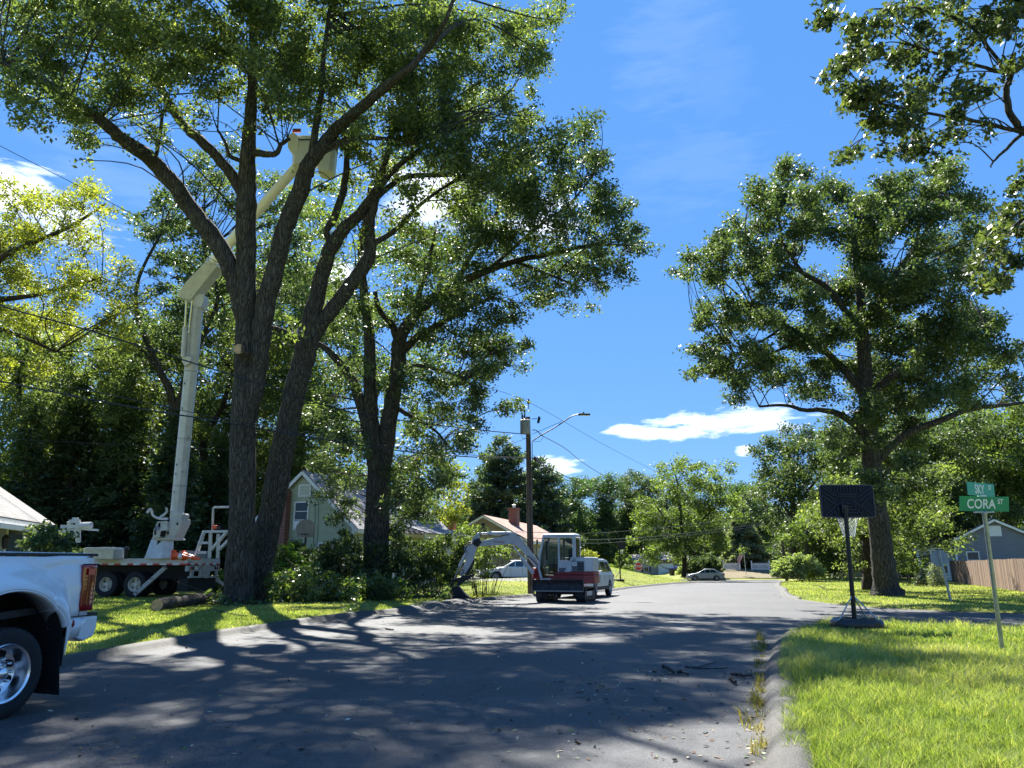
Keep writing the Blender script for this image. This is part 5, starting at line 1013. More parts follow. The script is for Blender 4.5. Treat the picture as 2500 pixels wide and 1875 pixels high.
# rear wheels glimpsed under the tail, tail panel
rp = MB(); rp.box(-.02, .12, -2.45, -.05, zz_(1394), zz_(1381)); rp.build('tail_panel', RUST, lt_); MB().box(-.06, .05, -1.65, -.95, zz_(1409), zz_(1379.5)).build('hitch_plate', RUST, lt_)
MB().box(-.05, .05, -2.35, -.15, zz_(1410), zz_(1406)).box(-.05, .05, -2.3, -2.2, zz_(1410), zz_(1393)).box(-.05, .05, -.45, -.30, zz_(1410), zz_(1393)).build('rear_bar', RUST, lt_)
for y, m_ in ((-.28, TLRED), (-.42, WELL), (-2.1, WELL), (-2.28, TLRED)): MB().lathe([(.0, .02), (.065, .015), (.075, 0)], (-.02, y, zz_(1387)), (-1, 0, 0), 14).build('rear_lamp', m_, lt_)
MB().box(-.035, -.024, -.72, -.52, zz_(1390), zz_(1384)).build('number_plate', SWHITE, lt_); MB().box(.04, .5, -2.3, -.2, .25, .75).build('mud_flap', BLKT, lt_)
# outriggers
for a, b, w in (((.95, .0, zz_(1384)), (2.05, .28, .12), .18), ((.2, -2.3, zz_(1410)), (-.55, -3.1, .12), .16)):
    MB().beam(a, b, w, w * .9).build('outrigger', RUST, lt_, bevel=.01); MB().box(b[0] - .2, b[0] + .2, b[1] - .16, b[1] + .16, .0, .08).build('outrigger_pad', BLKT, lt_)
# pedestal and turret
def LP(px, py, t=tL + 1.1): return Mi2 @ P(px, py, t)
Mi2 = (Matrix.Translation(lt_.location) @ Matrix.Rotation(lt_.rotation_euler.z, 4, 'Z')).inverted()
def lpoly(nm, pts, mat, t0, th, bevel=.02):
    m = MB(); m.prism([P(x, y, t0) for x, y in pts], (0, th, 0)); m.v = [tuple(Mi2 @ Vector(v)) for v in m.v]; return m.build(nm, mat, lt_, bevel=bevel)
Z4 = lambda x, y: (150 + x / 4.424, 1150 + y / 4.424)
pd = MB(); base = [P(*Z4(893, 948), 31.6), P(*Z4(1075, 948), 31.2), P(*Z4(1200, 942), 31.4), P(*Z4(1205, 940), 32.6), P(*Z4(930, 945), 32.8)]
topp = [P(*Z4(968, 742), 31.9), P(*Z4(1100, 742), 31.6), P(*Z4(1215, 742), 31.7), P(*Z4(1215, 742), 32.3), P(*Z4(985, 742), 32.4)]
pd.loft([base, topp]); pd.v = [tuple(Mi2 @ Vector(v)) for v in pd.v]; pd.build('pedestal', LW, lt_, bevel=.02)
lpoly('pedestal_opening', [Z4(*q) for q in ((1040, 752), (1075, 752), (1060, 800), (1030, 805))], WELL, 31.62, .2, 0)
lpoly('turntable', [Z4(*q) for q in ((975, 718), (1215, 718), (1225, 742), (975, 742))], LW, 31.5, 1.1)
lpoly('turret', [Z4(*q) for q in ((1170, 525), (1300, 512), (1300, 560), (1220, 722), (1110, 722), (1135, 640))], LW, 31.55, .9)
tb_ = lpoly('turret_cabinet', [Z4(*q) for q in ((1035, 545), (1140, 540), (1145, 640), (1060, 718), (985, 718), (990, 655))], LW, 31.4, .7)
for q in (((1048, 560), (1068, 558), (1066, 598), (1040, 598)), ((1075, 648), (1130, 640), (1112, 702), (1062, 706)), ((1000, 640), (1020, 640), (1022, 690), (1002, 690))): lpoly('cabinet_opening', [Z4(*z) for z in q], WELL, 31.385, .05, 0)
for q in ((1250, 570), (1150, 668)): lpoly('bolt_hole', [Z4(q[0] + 10 * math.cos(a), q[1] + 16 * math.sin(a)) for a in np.linspace(0, 5.5, 8)], WELL, 31.53, .05, 0)
tx = text_mesh('ET', .22, pm('blue_decal', (.03, .06, .2)), lt_, bold=.006); tx.location = Mi2 @ P(*Z4(1040, 622), 31.37); tx.rotation_euler = (0, R(0), -lt_.rotation_euler.z)
# lower boom: eight sided tapering column; upper boom: steel sleeve + cream tube
b0, b1 = P(431, 1268, 31.95), P(484, 722, 32.2)
def col(nm, a, b, w0, w1, mat, n=8, sq=1.0, ph=math.pi / 8, bevel=.015):
    m = MB(); d = (b - a).normalized(); x = Vector((1, 0, 0)); x = (x - d * x.dot(d)).normalized(); y = d.cross(x)
    m.loft([[p + (x * math.cos(ph + 2 * math.pi * k / n) + y * math.sin(ph + 2 * math.pi * k / n) * sq) * w for k in range(n)] for p, w in ((a, w0), (b, w1))]); m.v = [tuple(Mi2 @ Vector(v)) for v in m.v]; return m.build(nm, mat, lt_, bevel=bevel if n < 12 else 0, smooth=30 if n > 11 else 0)
col('lower_boom', b0, b1, .275, .265, LW)
lpoly('boom_foot', [Z4(*q) for q in ((1170, 450), (1195, 440), (1300, 452), (1312, 470), (1290, 530), (1180, 525))], LW, 31.6, .7)
for f in (.15, .31, .36, .52, .66, .73): p = b0.lerp(b1, f); col('boom_band', p, p + (b1 - b0).normalized() * .035, .285, .285, pm('grey_band', (.3, .31, .32)) if f in (.15, .66, .36) else LW)
bh_ = MB()
for f in (.03, .12, .2, .24, .49, .6, .88): p = b0.lerp(b1, f) + Vector((-.10, -.262, 0)); bh_.box(p.x - .02, p.x + .02, p.y, p.y + .01, p.z - .05, p.z + .05)
bh_.v = [tuple(Mi2 @ Vector(v)) for v in bh_.v]; bh_.build('boom_hole', WELL, lt_)
Z8 = lambda x, y: (400 + x / 3.318, 280 + y / 3.318)
lpoly('elbow_cap', [Z8(*q) for q in ((230, 1440), (325, 1455), (325, 1500), (300, 1560), (215, 1550))], LW, 31.9, .55)
el = MB(); a_ = [P(*Z8(120, 1478), 31.75), P(*Z8(210, 1505), 31.75), P(*Z8(250, 1450), 31.75), P(*Z8(436, 1222), 31.0), P(*Z8(345, 1182), 31.0), P(*Z8(180, 1350), 31.6), P(*Z8(118, 1440), 31.75)]
el.prism(a_, (.05, .6, 0)); el.v = [tuple(Mi2 @ Vector(v)) for v in el.v]; el.build('boom_sleeve', LW, lt_, bevel=.03)
u0, u1 = P(*Z8(375, 1215), 31.3), P(*Z8(1075, 425), 28.9); col('upper_boom', u0, u1, .215, .185, LWC, n=20, ph=0)
p = u0.lerp(u1, .02); col('boom_collar', p, p + (u1 - u0).normalized() * .12, .26, .26, LW, n=20)
for a, b, r_, m_ in ((Z4(1040, 0), Z4(1040, 0), 0, None),): pass
def lcyl(nm, p, q, r, mat, t): m = MB().tube([P(*p, t), P(*q, t)], r, n=10); m.v = [tuple(Mi2 @ Vector(v)) for v in m.v]; return m.build(nm, mat, lt_, smooth=40)
R4 = lambda x, y: (400 + x / 2.37, 650 + y / 2.37)
lcyl('lift_cylinder', R4(122, 350), R4(112, 525), .10, LW, 31.7); lcyl('cylinder_rod', R4(131, 200), R4(122, 352), .045, ROD, 31.7); lcyl('lift_cylinder', R4(143, 385), R4(133, 525), .10, LW, 31.9); lcyl('cylinder_rod', R4(166, 180), R4(144, 388), .045, ROD, 31.9)
lpoly('cylinder_bracket', [R4(*q) for q in ((105, 520), (160, 520), (150, 560), (120, 580), (102, 545))], LW, 31.7, .5)
# jib horn on the turret
hn = MB(); hn.tube(cat_rom([tuple(P(*Z4(*q), 31.7)) for q in ((925, 450), (965, 410), (985, 470), (1020, 500), (1080, 515), (1150, 515))], 3), .055, n=6).tube(cat_rom([tuple(P(*Z4(*q), 31.7)) for q in ((1060, 500), (1110, 470), (1140, 430), (1130, 395))], 3), .05, n=6); hn.v = [tuple(Mi2 @ Vector(v)) for v in hn.v]; hn.build('boom_cradle', LW, lt_)
# buckets at the tip
def bucket(nm, px0, px1, ytop, ybot, t, dep=.75):
    a, b = P(px0, ytop, t), P(px1, ybot, t); cx_, w, zt, zb = (a.x + b.x) / 2, b.x - a.x, a.z, b.z; y = a.y; m = MB(); q = .14
    def ring(z, s): return [(cx_ + s * (-w / 2 + q), y, z), (cx_ + s * (w / 2 - q), y, z), (cx_ + s * w / 2, y + q, z), (cx_ + s * w / 2, y + dep - q, z), (cx_ + s * (w / 2 - q), y + dep, z), (cx_ - s * (w / 2 - q), y + dep, z), (cx_ - s * w / 2, y + dep - q, z), (cx_ - s * w / 2, y + q, z)]
    m.loft([ring(zb, .86), ring(zt, 1.0)]); m.v = [tuple(Mi2 @ Vector(v)) for v in m.v]; o = m.build(nm, LWC, lt_, bevel=.02)
    l = MB(); l.loft([ring(zt - .22, 1.02), ring(zt - .16, 1.02)], caps=False); l.v = [tuple(Mi2 @ Vector(v)) for v in l.v]; l.build('black_band', WELL, o); return o
bucket('bucket', 712, 768, 330, 408, 28.6); bucket('bucket', 776, 818, 345, 425, 28.9, .7)
lpoly('bucket_step', [Z8(*q) for q in ((1000, 175), (1045, 140), (1090, 175), (1090, 265), (1040, 315), (1003, 262))], LWC, 28.45, .3, .015); lpoly('leveling_arm', [Z8(*q) for q in ((1040, 395), (1060, 350), (1250, 330), (1250, 380), (1120, 438))], LWC, 28.7, .4)
lpoly('bucket_lip', [Z8(*q) for q in ((1045, 112), (1110, 112), (1105, 140), (1040, 140))], pm('worn_red_lip', (.3, .06, .05)), 28.6, .06, 0)
# deck furniture
bx = MB(); pts_ = [Z4(*q) for q in ((225, 835), (565, 850), (555, 955), (240, 955))]; lpoly('tool_bin', pts_, pm('cream_bin', (.60, .56, .47), (.45, .42, .35), rough=.5, scale=5), 31.2, .9, .02)
lpoly('bin_lid', [Z4(*q) for q in ((260, 826), (555, 822), (562, 850), (225, 842))], LW, 31.18, .95, .01)
hk = MB().tube([P(*Z4(700, 945), 31.3), P(*Z4(708, 850), 31.3), P(*Z4(715, 815), 31.3)], .045, n=6).tube([P(*Z4(690, 850), 31.3), P(*Z4(722, 830), 31.3)], .09, n=8); hk.v = [tuple(Mi2 @ Vector(v)) for v in hk.v]; hk.build('control_lever', XD, lt_)
ar = MB(); ar2 = MB()
for a, b in (((1445, 935), (1540, 655)), ((1600, 940), (1612, 660)), ((1620, 850), (1780, 665)), ((1690, 940), (1695, 680)), ((1705, 850), (1830, 720)), ((1480, 775), (1590, 775)), ((1450, 880), (1570, 880)), ((1530, 655), (1860, 650))):
    for m_, t_off in ((ar, 31.6), (ar2, 33.2)): m_.beam(P(*Z4(*a), t_off), P(*Z4(*b), t_off), .13, .10)
for m_ in (ar, ar2): m_.v = [tuple(Mi2 @ Vector(v)) for v in m_.v]; m_.build('boom_rest_frame', LW, lt_)
rl = MB().tube([P(*Z4(*q), 32) for q in ((1632, 640), (1640, 400), (1650, 392), (1860, 388))], .05, n=7); rl.v = [tuple(Mi2 @ Vector(v)) for v in rl.v]; rl.build('handrail', LW, lt_)
fr = MB()
for a, b in (((0, 600), (200, 600)), ((-60, 660), (170, 640)), ((180, 540), (180, 770)), ((90, 545), (195, 540)), ((90, 545), (90, 640)), ((60, 690), (190, 700))): fr.beam(P(*Z4(*a), 31.8), P(*Z4(*b), 31.8), .16, .14)
fr.tube([P(*Z4(200, 590), 31.8), P(*Z4(325, 585), 31.8)], .14, n=10).beam(P(*Z4(200, 625), 31.8), P(*Z4(400, 638), 31.8), .08, .08).beam(P(*Z4(120, 515), 31.8), P(*Z4(180, 515), 31.8), .1, .1); fr.v = [tuple(Mi2 @ Vector(v)) for v in fr.v]; fr.build('front_boom_rest', LW, lt_)
MB().box(.3, 1.2, -2.2, -1.2, zz_(1364), zz_(1345)).build('grey_locker', pm('locker_grey', (.3, .31, .32), rough=.5), lt_, bevel=.02)
lv_ = P(*Z4(1685, 620), 31.8)
ch = thing('chainsaw', 'small orange engine tool resting on top of the white frame rack', 'tool', tuple(lv_)); MB().box(-.22, .0, -.1, .1, -.02, .13).build('body', CONE, ch, bevel=.03); MB().tube([(-.05, 0, .1), (.05, 0, .2), (.16, 0, .14), (.18, 0, .0)], .03, n=6).build('handle', WELL, ch); MB().box(.0, .14, -.08, .08, -.02, .1).build('motor', DARKP, ch)
cone = None
for i, (px_, py_, lb) in enumerate(((1295, 912, 'orange traffic cone lying on the deck, nearer the white pedestal'), (1400, 918, 'second orange traffic cone lying to the right with a white collar'))):
    p = P(*Z4(px_ - 80, py_), 31.35 + .1 * i); cn = thing('traffic_cone', lb, 'traffic cone', (p.x, p.y, p.z), 0, 'orange cones lying on the lift truck deck')
    MB().lathe([(.17, 0), (.16, .03), (.035, .74), (.03, .76), (0, .76)], (0, 0, 0), Vector((1, -.1, -.12 if i == 0 else -.17)), 18).build('cone_body', CONE, cn, smooth=40); MB().lathe([(.139, .25), (.107, .40)], (0, 0, 0), Vector((1, -.1, -.12 if i == 0 else -.17)), 18).build('white_collar', WH_R, cn)
    MB().box(-.04, .0, -.2, .2, -.18, .22).build('cone_base', CONE, cn, bevel=.01)
# ---------------------------------------------------------------- trees
def rnd_unit(rg, n):
    v = rg.normal(size=(n, 3)); return v / np.linalg.norm(v, axis=1)[:, None]
COVK = 1.9
# open air left by the pruning crew and natural gaps: (x0, y0, x1, y1, radius, nearer than) in the survey
GAPS = [(648, 305, 700, 352, 38, 29.6), (628, 392, 400, 640, 17, 31), (425, 650, 378, 1110, 20, 30.5), (236, 345, 292, 425, 34, 90), (20, 352, 110, 372, 22, 90), (640, 1070, 640, 1120, 22, 36), (560, 700, 560, 1260, 26, 31) if False else (640, 1040, 655, 1060, 16, 36)]
def keep(p):
    d = p - np.array([0, 0, CH]); t = d[:, 1] * CT + d[:, 2] * ST; v = -d[:, 1] * ST + d[:, 2] * CT
    t_ = np.maximum(t, .1); x = (1250 + 1850 * d[:, 0] / t_) * 2212 / 2500; y = (937.5 - 1850 * v / t_) * 2212 / 2500; ok = np.ones(len(p), bool)
    for x0, y0, x1, y1, r, tm in GAPS:
        ex, ey = x1 - x0, y1 - y0; f = np.clip(((x - x0) * ex + (y - y0) * ey) / (ex * ex + ey * ey + 1e-9), 0, 1)
        ok &= ~((np.hypot(x - x0 - f * ex, y - y0 - f * ey) < r) & (t < tm))
    return ok
LOBE = np.array([(0, 0), (.30, .16), (.34, .5), (.5, .14), (.66, .40), (.75, .10), (1, 0)])
def leaf_cloud(name, blobs, size, mat, parent, rg, cov=1.5, asp=.5, clump=None, up=.55, flat=.85, per=12, shape='diamond', spread=1.0, droop=0.0, clear=True):
    """blobs: rows (x,y,z,r,density)"""
    B = np.array(blobs, float); allp = []; allv = []; cl = []
    for x, y, z, r, dn in B:
        n = int(cov * COVK * dn * math.pi * r * r / (size * size * asp * (.5 if shape == 'diamond' else .42)) ); nc = max(3, n // per)
        d = rnd_unit(rg, nc); rr = r * rg.uniform(0.05, 1, nc) ** .5 * (1 + .12 * rg.normal(size=nc))
        c = np.array([x, y, z]) + d * rr[:, None] * np.array([1, 1, flat]); cl.append(c)
        cs = (clump or .30) * rg.uniform(.6, 1.4, nc) * spread
        cv = rg.uniform(0, 1, nc) ** 1.0
        k = rg.integers(0, nc, n); allp.append(c[k] + rnd_unit(rg, n) * (rg.uniform(0, 1, n) ** .45 * 1.45)[:, None] * cs[k][:, None] * np.array([1, 1, .66])); allv.append(cv[k] * .62 + rg.uniform(0, .38, n))
    p = np.concatenate(allp); v = np.concatenate(allv)
    if clear: ok = keep(p); p = p[ok]; v = v[ok]
    n = len(p)
    nm = rnd_unit(rg, n) + np.array([0, 0, up]); nm /= np.linalg.norm(nm, axis=1)[:, None]
    a = rnd_unit(rg, n) - np.array([0, 0, droop]); a -= nm * (a * nm).sum(1)[:, None]; a /= np.linalg.norm(a, axis=1)[:, None]; b = np.cross(nm, a)
    s = size * rg.uniform(.45, 1.45, n)[:, None]
    if shape == 'diamond':
        w = s * asp; bend = nm * s * .10
        vs = np.stack([p - a * s / 2, p + b * w / 2 + bend * .3, p + a * s / 2 - bend, p - b * w / 2 + bend * .3], 1)
        f = np.arange(n * 4).reshape(n, 4)
        vs = vs.reshape(-1, 3)
    else:                              # lobed oak leaf: a fan of narrow lobes
        L = []
        for ang, ln in ((0, 1.0), (.85, .62), (-.85, .62), (1.5, .5), (-1.5, .5)):
            ca, sa = math.cos(ang), math.sin(ang); base = p - a * s * (.28 if abs(ang) < 1 else .1)
            dd = a * ca + b * sa; ee = -a * sa + b * ca; l = s * ln * .75; w = s * .135
            L.append(np.stack([base, base + dd * l * .5 + ee * w, base + dd * l, base + dd * l * .5 - ee * w], 1))
        vs = np.concatenate(L, 1).reshape(-1, 3); f = np.arange(n * 20).reshape(n * 5, 4); v = np.repeat(v, 5)
    return np_mesh(name, vs, f, mat, parent, v), np.concatenate(cl)

def limbs_from(mb, lst, t0, rg, wob=.035, n=12):
    """lst: polylines of (x, y, width[, dt]) in the 2212 survey; returns sample points"""
    samples = []
    for pl in lst:
        pts = []
        for q in pl:
            dt = q[3] if len(q) > 3 else 0
            p = Q(q[0], q[1], t0 + dt); pts.append((p.x, p.y, p.z, q[2] * (t0 + dt) / 1637 / 2))
        c = cat_rom(pts, 5); c = np.array(c); c[1:-1, :3] += rg.normal(size=(len(c) - 2, 3)) * wob * np.clip(c[1:-1, 3:4] * 2, .2, .5)
        c[:, 3] = np.maximum(c[:, 3], .012)
        mb.tube([tuple(x[:3]) for x in c], list(c[:, 3] * (1 + .02 * rg.normal(size=len(c)))), n=n if c[0, 3] > .12 else 7, caps=True)
        samples += [tuple(x) for x in c]
    return np.array(samples)

def twigs(mb, S, B, cl, rg, ntw=3, maxL=9):
    """branches from the limbs to each leaf mass, twigs to some clumps"""
    okc = keep(np.array([b[:3] for b in B])); okl = keep(cl)
    for (x, y, z, r, dn), ok_ in zip(B, okc):
        if not ok_: continue
        c = np.array([x, y, z]); d = np.linalg.norm(S[:, :3] - c, axis=1) + np.maximum(0, S[:, 2] - z) * 1.2
        d += .0 * S[:, 3]; j = int(np.argmin(d + rg.uniform(0, .8, len(d)) + (S[:, 3] < .035) * .9)); s = S[j, :3]; L = np.linalg.norm(c - s)
        if L > maxL: continue
        r0 = min(max(.014, .007 * L + .007 * r), max(S[j, 3] * .7, .015)); mid = (s + c) / 2 + rg.normal(size=3) * L * .08 + np.array([0, 0, L * .06])
        pts = cat_rom([tuple(s), tuple(mid), tuple(c)], 4); mb.tube(pts, list(np.linspace(r0, r0 * .4, len(pts))), n=5, caps=False)
        dd = np.linalg.norm(cl - c, axis=1); near = np.where((dd < r * 1.05) & okl)[0]
        if len(near):
            for k in rg.choice(near, min(ntw, len(near)), replace=False):
                a0 = np.array(pts[rg.integers(4, len(pts))]); e = cl[k]; m_ = (a0 + e) / 2 + rg.normal(size=3) * .12
                mb.tube([a0, m_, e], [r0 * .35, r0 * .25, .006], n=4, caps=False)

def blobs_at(lst, t0, D, rg, shift=None):
    out = []
    for q in lst:
        x, y, r = q[:3]; dn = q[3] if len(q) > 3 else 1.0; dt = (rg.uniform(-D, D) if len(q) < 5 else q[4]) + (shift(x, y) if shift else 0)
        p = Q(x, y, t0 + dt); out.append((p.x, p.y, p.z, r * (t0 + dt) / 1637, dn))
    return out

def tree(name, label, t0, limbs, blobs, D=4, size=.14, mat=None, bark=None, cov=1.5, group=None, seed=1, asp=.5, base=None, shape='diamond', ntw=3, clump=None, per=42, cat='tree', up=.55, droop=0.0, jit=0, shift=None, maxL=9):
    rg = np.random.default_rng(seed)
    b0 = base or tuple(Q(limbs[0][0][0], limbs[0][0][1], t0)); loc = (b0[0], b0[1], gz(b0[0], b0[1]))
    root = thing(name, label, cat, loc, 0, group)
    mb = MB(); S = limbs_from(mb, limbs, t0, rg)
    if jit:                            # a second layer of smaller leaf masses scattered about each
        extra = []
        for q in blobs:
            for _ in range(jit): extra.append((q[0] + rg.normal() * q[2] * .6, q[1] + rg.normal() * q[2] * .55, q[2] * rg.uniform(.35, .6), (q[3] if len(q) > 3 else 1)))
        blobs = [(*q[:2], q[2] * .8, (q[3] if len(q) > 3 else 1) * .7) for q in blobs] + extra
    B = blobs_at(blobs, t0, D, rg, shift)
    lc, cl = leaf_cloud('crown', B, size, mat or OAK, root, rg, cov=cov, asp=asp, shape=shape, clump=clump or size * 2.2, per=per, up=up, droop=droop)
    twigs(mb, S, B, cl, rg, ntw, maxL)
    mb.build('trunk', bark or BARK, root, world=True, smooth=60)
    return root

A_L = [
 [(518, 1352, 92), (517, 1322, 74), (516, 1290, 66), (517, 1240, 60), (523, 1100, 55), (524, 960, 54), (526, 850, 47), (530, 760, 42), (531, 640, 42), (531, 560, 42), (532, 460, 42), (534, 370, 36), (538, 290, 28), (545, 200, 22), (548, 110, 18), (545, 20, 14), (550, -90, 11), (548, -200, 7)],
 [(528, 700, 34), (512, 630, 37), (492, 565, 39), (455, 505, 38), (420, 462, 36), (380, 405, 35), (335, 352, 33), (290, 318, 32, -1), (262, 298, 28, -1.4), (218, 262, 24, -2), (170, 228, 20, -2.5), (122, 190, 16, -3), (62, 160, 11, -3), (0, 135, 7, -3)],
 [(522, 420, 20), (502, 382, 24), (470, 340, 22), (438, 308, 22), (400, 272, 20, 1), (368, 228, 18, 1.4), (338, 172, 16, 2), (302, 112, 13, 2.4), (262, 50, 11, 3), (228, -20, 8, 3)],
 [(515, 950, 46), (540, 880, 44), (556, 790, 44), (565, 720, 42), (578, 640, 40), (598, 560, 39), (620, 480, 38), (648, 415, 37), (664, 362, 34), (690, 325, 31), (722, 285, 28), (772, 240, 24, -1), (830, 190, 20, -1.5), (880, 150, 16, -2), (920, 110, 13, -2), (960, 50, 10, -3), (985, -20, 7, -3)],
 [(668, 380, 20), (676, 320, 17), (684, 260, 14), (694, 200, 12), (700, 120, 10), (712, 20, 8)],
 [(550, 330, 16, -.4), (585, 334, 13, -.9), (598, 330, 11, -1.2), (608, 312, 9, -1.3), (625, 300, 8, -1.5)],
 [(334, 352, 9), (344, 300, 8), (352, 240, 6)], [(532, 350, 10), (498, 338, 9), (488, 310, 7), (470, 280, 5)],
 [(690, 325, 14), (760, 300, 12), (840, 300, 9), (900, 310, 6)],
]
A_B = [(x, -60, 105) for x in range(40, 880, 115)] + [(x, -210, 110) for x in range(120, 860, 125)] + [(x, -350, 105) for x in range(250, 760, 130)]
A_B += [(20, 120, 50), (60, 60, 50, .6), (110, 110, 70), (30, 200, 35), (90, 225, 45), (60, 165, 60), (170, 60, 80), (170, 165, 75), (212, 236, 45), (150, 250, 38), (195, 305, 34), (180, 272, 33), (260, 110, 90), (290, 30, 90), (330, 170, 80), (262, 190, 60), (380, 60, 90), (410, 160, 80), (480, 80, 90), (375, 235, 42, .7), (460, 225, 48, .7), (500, 160, 70), (560, 60, 90), (590, 160, 85), (575, 235, 45, .6), (640, 80, 90), (650, 195, 75), (720, 60, 100), (735, 160, 85), (705, 235, 50), (800, 70, 100), (800, 175, 95), (775, 262, 60), (880, 60, 100), (890, 165, 95), (960, 50, 95), (980, 150, 90), (1050, 60, 90), (1060, 150, 78), (1130, 60, 72), (1145, 125, 48), (1180, 30, 48), (880, 262, 75), (955, 245, 75), (1035, 225, 62), (1095, 222, 48), (1150, 235, 28), (350, 300, 22), (322, 282, 26), (250, 330, 20, .7), (205, 345, 16), (130, 190, 45), (250, 40, 60), (100, 20, 55), (640, 240, 40), (600, 200, 50, .8), (545, 270, 28, .5), (300, 240, 35, .6), (760, 330, 38, .6), (830, 330, 45, .8), (1110, 262, 26), (1000, 290, 50)]
tree('oak_tree', 'huge grey barked twin oak spreading over the lawn, its pale cut stub facing the road', 26.5, A_L, A_B, D=4.5, size=.14, mat=OAK, cov=1.12, seed=11, ntw=5, jit=3, shift=lambda x, y: 5.5 * min(max((x - 760) / 260, 0), 1), base=tuple(G(585, 1468)))

A2_L = [
 [(547, 1352, 84), (549, 1318, 68), (553, 1265, 58), (571, 1170, 54), (589, 1090, 51), (604, 1010, 50), (620, 925, 48), (637, 845, 47), (656, 775, 47), (668, 720, 48), (680, 660, 36), (694, 600, 33), (712, 545, 31), (742, 495, 28), (775, 465, 24), (800, 430, 19), (830, 390, 15), (870, 350, 12), (930, 310, 9), (1000, 270, 7)],
 [(672, 730, 36), (700, 690, 33), (735, 645, 32), (765, 605, 31), (788, 570, 30), (800, 545, 26), (798, 490, 22), (808, 440, 18), (822, 380, 15), (840, 320, 12), (850, 240, 9)],
 [(718, 535, 14), (706, 500, 15), (722, 470, 17), (740, 420, 16), (748, 370, 14), (748, 310, 11), (742, 250, 9)],
 [(664, 740, 16), (630, 722, 14), (600, 712, 11), (570, 700, 8)],
 [(800, 530, 14), (850, 500, 11), (900, 450, 9), (950, 410, 7), (1000, 380, 6)], [(810, 430, 14), (870, 385, 12, 1), (950, 378, 10, 2), (1010, 382, 8, 2), (1080, 385, 5, 2)],
]
A2_B = [(780, 330, 50, .8), (840, 380, 50, .8), (700, 410, 38, .5), (760, 420, 30, .5), (900, 340, 60), (960, 330, 60), (1020, 340, 60), (1090, 300, 50), (1060, 370, 55), (960, 410, 60), (880, 430, 55, .7), (800, 370, 40, .7), (720, 480, 26, .4), (1120, 350, 45), (1160, 300, 40), (1200, 290, 30), (700, 290, 40, .7), (845, 480, 42, .6), (780, 640, 24, .4), (620, 700, 28, .5), (700, 560, 26, .35), (860, 260, 50), (920, 500, 50, .7)]
tree('oak_tree', 'leaning dark trunked oak forking high, tucked against the right of the twin oak', 27.8, A2_L, A2_B, D=3, size=.15, mat=OAK, cov=1.1, seed=12, ntw=5, jit=3, base=tuple(G(645, 1464)))

C_L = [
 [(812, 1290, 84), (812, 1245, 62), (812, 1200, 56), (815, 1100, 52), (818, 1010, 52), (806, 940, 36), (800, 870, 32), (800, 780, 26), (795, 700, 22), (785, 620, 18), (780, 540, 15), (790, 470, 12), (800, 400, 8)],
 [(822, 1030, 42), (838, 930, 36), (850, 850, 34), (862, 780, 33), (862, 735, 30), (890, 690, 24), (930, 650, 22), (985, 615, 19), (1040, 590, 16), (1110, 565, 13), (1190, 548, 10), (1280, 530, 7), (1360, 530, 4)],
 [(800, 960, 26), (782, 880, 24), (760, 820, 20), (730, 780, 17), (700, 750, 13), (672, 735, 9)],
 [(864, 745, 20), (845, 700, 16), (820, 670, 12), (810, 630, 9)], [(866, 760, 20), (900, 730, 16), (950, 700, 14), (1010, 665, 10), (1070, 640, 7)],
 [(985, 612, 11), (1020, 550, 9), (1060, 480, 7), (1100, 420, 6), (1160, 370, 5)], [(900, 680, 12), (905, 640, 10), (925, 570, 8), (940, 500, 6)], [(864, 800, 12), (900, 790, 9), (950, 800, 7), (1010, 820, 5)],
 [(1110, 565, 8), (1180, 590, 6), (1250, 620, 4)], [(852, 880, 12), (890, 900, 9), (940, 930, 6), (980, 980, 4)], [(1050, 588, 9), (1150, 500, 7), (1230, 440, 5), (1280, 380, 4)],
]
C_B = [(1245, 300, 38), (1290, 335, 33), (1272, 280, 25), (1295, 362, 25), (1200, 340, 50, .8), (1210, 400, 60, .8), (1290, 430, 50), (1335, 462, 40), (1350, 510, 42), (1385, 535, 20), (1330, 580, 34), (1265, 560, 65, .85), (1180, 490, 75, .8), (1240, 630, 34), (1210, 590, 50), (1120, 345, 70, .8), (1110, 430, 75, .8), (1080, 520, 80, .8), (1130, 600, 60, .8), (1030, 400, 70, .7), (1010, 480, 80, .75), (960, 560, 80, .75), (1040, 620, 68, .8), (900, 520, 60, .6), (920, 600, 60, .7), (880, 640, 50, .6), (960, 650, 70, .8), (1060, 690, 52), (1115, 690, 34), (1075, 755, 48), (1128, 740, 24), (1000, 730, 70, .8), (930, 720, 50, .6), (1030, 810, 52), (1075, 800, 34), (960, 820, 60, .75), (900, 800, 50, .5), (1005, 890, 42), (950, 890, 52, .8), (1000, 950, 38), (940, 970, 42), (895, 930, 40, .7), (1040, 870, 24), (880, 1010, 42, .7), (950, 1035, 36), (780, 560, 48, .55), (760, 640, 50, .6), (740, 700, 45, .6), (800, 690, 45, .5), (720, 800, 48, .7), (775, 800, 45, .6), (700, 900, 50, .8), (750, 960, 50, .8), (700, 1000, 40, .8), (650, 900, 32, .7), (880, 870, 34, .5), (715, 1070, 28), (760, 1085, 28), (745, 1040, 34), (845, 1065, 48), (890, 1100, 42), (915, 1050, 42), (935, 1115, 26), (862, 1130, 32), (735, 1112, 20), (1180, 650, 30), (1290, 620, 22), (1040, 500, 60, .7), (860, 560, 40, .5), (1150, 440, 60, .7), (1260, 490, 50)]
tree('oak_tree', 'large oak behind the brush with a long leafy limb reaching right over the road', 33, C_L, C_B, D=4, size=.145, mat=OAK2, bark=BARK, cov=1.55, seed=13, ntw=5, jit=3)

